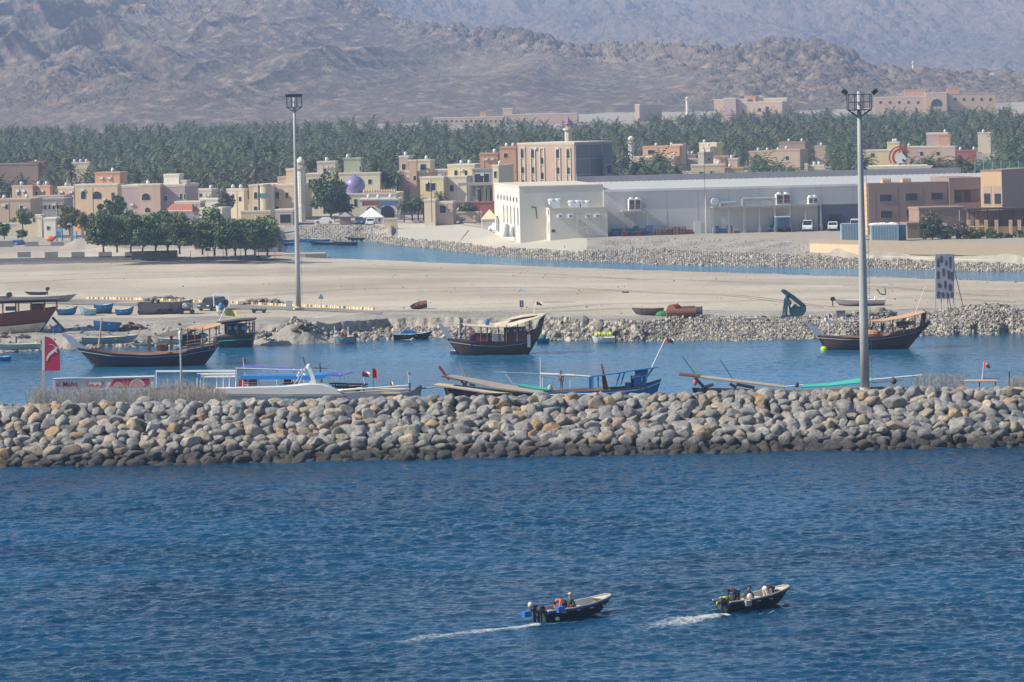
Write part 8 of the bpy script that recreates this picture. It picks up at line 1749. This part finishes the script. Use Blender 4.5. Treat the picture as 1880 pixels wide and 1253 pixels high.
# rusty green grab
f = Fr(1458, 584, D=PL(1458, 584).y); t = E('clamshell_grab', 'old dark teal clamshell grab standing on the bank', 'grab', f.p); M_gt = mat('old_teal_paint', (.02, .075, .10), .7, var=.25, scale=1.5)
f.pl(MB(), [(1435, 536), (1437, 532), (1443, 533), (1461, 545), (1480, 561), (1478, 564), (1470, 563), (1452, 549), (1440, 541)], -.6, .6).o('upper_jaw', M_gt, t)
f.pl(MB(), [(1453, 567), (1461, 559), (1468, 564), (1480, 563), (1480, 572), (1474, 580), (1462, 584), (1451, 581)], -.7, .7).o('bucket', M_gt, t)
for a, b, w_ in (((1442, 584), (1445, 540), .2), ((1437, 580), (1441, 548), .1), ((1452, 580), (1447, 545), .12)): m = MB(); pole(m, f, a, b, w_, -.5); m.o('strut', M_gt, t)
f.pl(MB(), [(1434, 586), (1435, 581), (1446, 579), (1462, 583), (1464, 586)], -.65, .65).o('lower_jaw', M_gt, t)
MB().tube(f.q3(1447, 556, -.75), f.q3(1447, 556, .75), .45, n=12).o('sheave', M_gt, t)
# small standing things
p = ptt(531, 571); k = p.y/F; t = E('electric_cabinet', 'pale grey electric cabinet beside the far lamp mast', 'cabinet', p); MB().box(-5.4*k, 5.4*k, 0, .6, -.2, 18*k).o('body', M_steel, t); MB().box(-5*k, 5*k, -.03, -.003, .15, 17*k).o('door', mat('cabinet_door', (.42, .43, .44), .6), t)
p = ptt(590, 571); k = p.y/F; t = E('warning_sign', 'dark triangular road sign on a thin post right of the far mast', 'sign', p); MB().tube((0, 0, -.2), (0, 0, 23*k), .04).o('post', M_steel, t); MB().prism([(-5*k, 22*k), (5*k, 22*k), (0, 32*k)], -.06, -.02).o('plate', W_['bl'], t); MB().prism([(-2.6*k, 23.5*k), (2.6*k, 23.5*k), (0, 28.5*k)], -.075, -.061).o('plate_centre', W_['gr'], t)
p = ptt(958, 577); k = p.y/F; t = E('notice_sign', 'navy sign with a white N-like mark on a thin post above the middle dhow', 'sign', p); MB().tube((0, 0, -.2), (0, 0, 14*k), .035).o('post', M_steel, t); MB().box(-3.6*k, 3.6*k, -.05, -.01, 13*k, 25*k).o('plate', mat('sign_navy', (.03, .035, .09), .5), t)
MB().add([(-1.2*k, -.056, 15*k), (-.6*k, -.056, 15*k), (-.6*k, -.056, 20*k), (-.2*k, -.056, 23.5*k), (-1.2*k, -.056, 23.5*k)], [(0, 1, 2, 3, 4)]).add([(1.2*k, -.056, 23.5*k), (.6*k, -.056, 23.5*k), (.6*k, -.056, 19*k), (.2*k, -.056, 15*k), (1.2*k, -.056, 15*k)], [(0, 1, 2, 3, 4)]).o('mark', M_kw, t)
p = ptt(476, 575); k = p.y/F; t = E('cart', 'low dark flat cart on the sand left of the cabinet', 'cart', p); MB().box(-13*k, 13*k, -.5, .5, .3, .45).o('bed', M_dark, t)
for x in (-9, 9): MB().tube((x*k, -.6, .25), (x*k, -.45, .25), .25, n=10).o('wheel', M_tyre, t)
for x in (-12.5, -4, 4, 12.5): MB().box(x*k-.05, x*k+.05, -.5, -.4, .45, .7).o('stake', M_dark, t)
for i, (x, y, r_, L, a, mt, l) in enumerate([(1250, 583, .55, 3.6, 4, M_rust, 'long rust-red pipe lying on the bank rubble'), (1238, 579, .7, 1.3, 50, mat('red_drum', (.24, .06, .05), .8), 'dark red drum leaning behind the rusty pipe'), (1272, 578, .5, 2.2, -6, M_dark, 'black pipe end right of the rusty pipe'), (1262, 572, .35, 1.8, 10, M_rust, 'short brown pipe behind the black one')]):
    p = ptt(x, y); a = R(a); m = MB(); m.tube((-L/2*cos(a), -L/2*sin(a), r_), (L/2*cos(a), L/2*sin(a), r_), r_, n=14); m.tube((L/2*cos(a)-.05, L/2*sin(a), r_), (L/2*cos(a)+.12, L/2*sin(a), r_), r_*1.12, n=14); tag(m.o('pipe', mt, None, p), l, 'pipe')
p = ptt(1217, 581); tag(MB().ball((0, 0, .2), .9, .6, .5, 10, 6).o('tarp_heap', M_flagg, None, p), 'crumpled green tarp beside the broken grey boat', 'tarp')
p = ptt(1544, 586); tag(MB().box(-.55, .55, 0, .8, -.1, .95).box(-.6, .6, -.05, .85, .951, 1.03).o('concrete_box', mat('grey_crate_wood', (.17, .18, .20), .9, scale=2), None, p), 'dark grey square box on the bank left of the near mast', 'box')
p = ptt(1382, 591); tag(MB().box(-1.1, 1.1, 0, .7, -.1, .4).box(-1.2, 1.2, -.05, .75, .401, .48).o('concrete_slab', M_conc, None, p), 'pale concrete slab on top of the rubble bank', 'slab')
p = ptt(104, 611); t = E('barrel', 'bright blue barrel lying by the beached dhow', 'barrel', p); MB().tube((-.7, 0, .4), (.7, 0, .4), .42, n=14).o('body', M_bhull, t)
for x in (-.35, .35): MB().tube((x-.04, 0, .4), (x+.04, 0, .4), .45, n=14).o('hoop', M_lb, t)
def heap(name, label, px, py, wpx, hpx, m_, seed, cat, n=14, s=.4):
    p = ptt(px, py); k = p.y/F; r = random.Random(seed); W = wpx*k/2; H = hpx*k; bv = []; bf = []; nb = 0
    for i in range(n*4):
        V_, Fc = RL[r.randrange(8)]; x = r.uniform(-W, W); sz = s*r.uniform(.35, .9); z = H*(1-(x/W)**2)*r.random(); Wd = V_*np.array([sz*1.4, sz, sz*.6])@np.array(Euler((r.uniform(-.5, .5), r.uniform(-.5, .5), r.uniform(0, 6))).to_matrix()).T+np.array([x, r.uniform(-.8, .8), z]); bv.append(Wd); bf.append(Fc+nb); nb += len(V_)
    return tag(link(bpy.data.objects.new(name, npmesh(name, np.vstack(bv), np.vstack(bf), [m_], smooth=True)), None, p), label, cat, None, 'stuff')
M_netb = mat('net_brown', (.17, .13, .11), .95, var=.25, scale=4)
heap('net_heap', 'brown heap of fishing nets on the beach behind the long dhow', 242, 606, 50, 12, M_netb, 1, 'nets')
heap('net_heap', 'dark pile of nets and debris on the eroded sand, right of the green dhow', 552, 606, 26, 12, M_netb, 2, 'nets', 8)
heap('net_heap', 'dark gear left on the sand mound by the shore', 492, 618, 24, 6, M_dark, 3, 'gear', 6, .3)
heap('net_heap', 'small pile of white and grey junk at the water edge', 498, 624, 14, 4, M_grp, 4, 'junk', 4, .25)
heap('stone_heap', 'grey gravel heap beyond the kerb at left', 300, 551, 70, 5, M_rb[0], 5, 'gravel heap', 16, .5)
heap('stone_heap', 'low stone heap beside the kerb right of the white-framed boat', 478, 557, 84, 7, M_rb[0], 6, 'gravel heap', 20, .5)
heap('net_heap', 'dark bundle of gear at the left edge of the beach', 8, 620, 16, 8, M_netb, 7, 'gear', 5, .4)
heap('net_heap', 'dark boat gear beside the red pylon sign on the beach', 44, 621, 20, 6, M_dark, 8, 'gear', 5, .35)
heap('net_heap', 'black rubbish bag on the open sand flat', 1149, 538, 9, 4, M_dark, 9, 'rubbish', 3, .3)
heap('net_heap', 'blue and white litter on the open sand flat', 956, 535, 10, 3, M_lb, 10, 'rubbish', 3, .2)
heap('stone_heap', 'grey covered heap on the bank behind the right dhow', 1620, 577, 36, 8, M_rb[0], 11, 'gravel heap', 12, .6)
for i in range(26):
    p = ptt(800+i*8.4, 579+.25*i); tag(MB().tube((0, 0, -.2), (0, 0, .75), .03, n=5).o('stake', M_pale, None, p), 'thin pale stake in the row along the sand above the middle dhow', 'stake', 'thin stakes along the sand road')
for i, (x, y, h) in enumerate([(30, 640, 22), (101, 636, 14)]): p = P(x, y, .2); tag(MB().tube((0, 0, -.5), (0, 0, h*p.y/F), .1, n=8).o('mooring_post', M_dark, None, p), ['dark mooring post at the far left shore', 'dark mooring post right of the pylon sign'][i], 'post')
p = PL(1609, 543); t = E('anchor_drone', 'dark folded boat rack standing on the sand beside the white motorboat', 'rack', p); f = Fr(1620, 548, D=p.y); f2_ = f.p-p; m = MB(); A = lambda x, y: tuple(Vector(f.q3(x, y))+f2_); m.path([A(1610, 531), A(1616, 540), A(1626, 541), A(1625, 529)], .08).path([A(1618, 560), A(1620, 541)], .05); m.o('frame', M_dark, t); t.name = 'boat_rack'
grove()
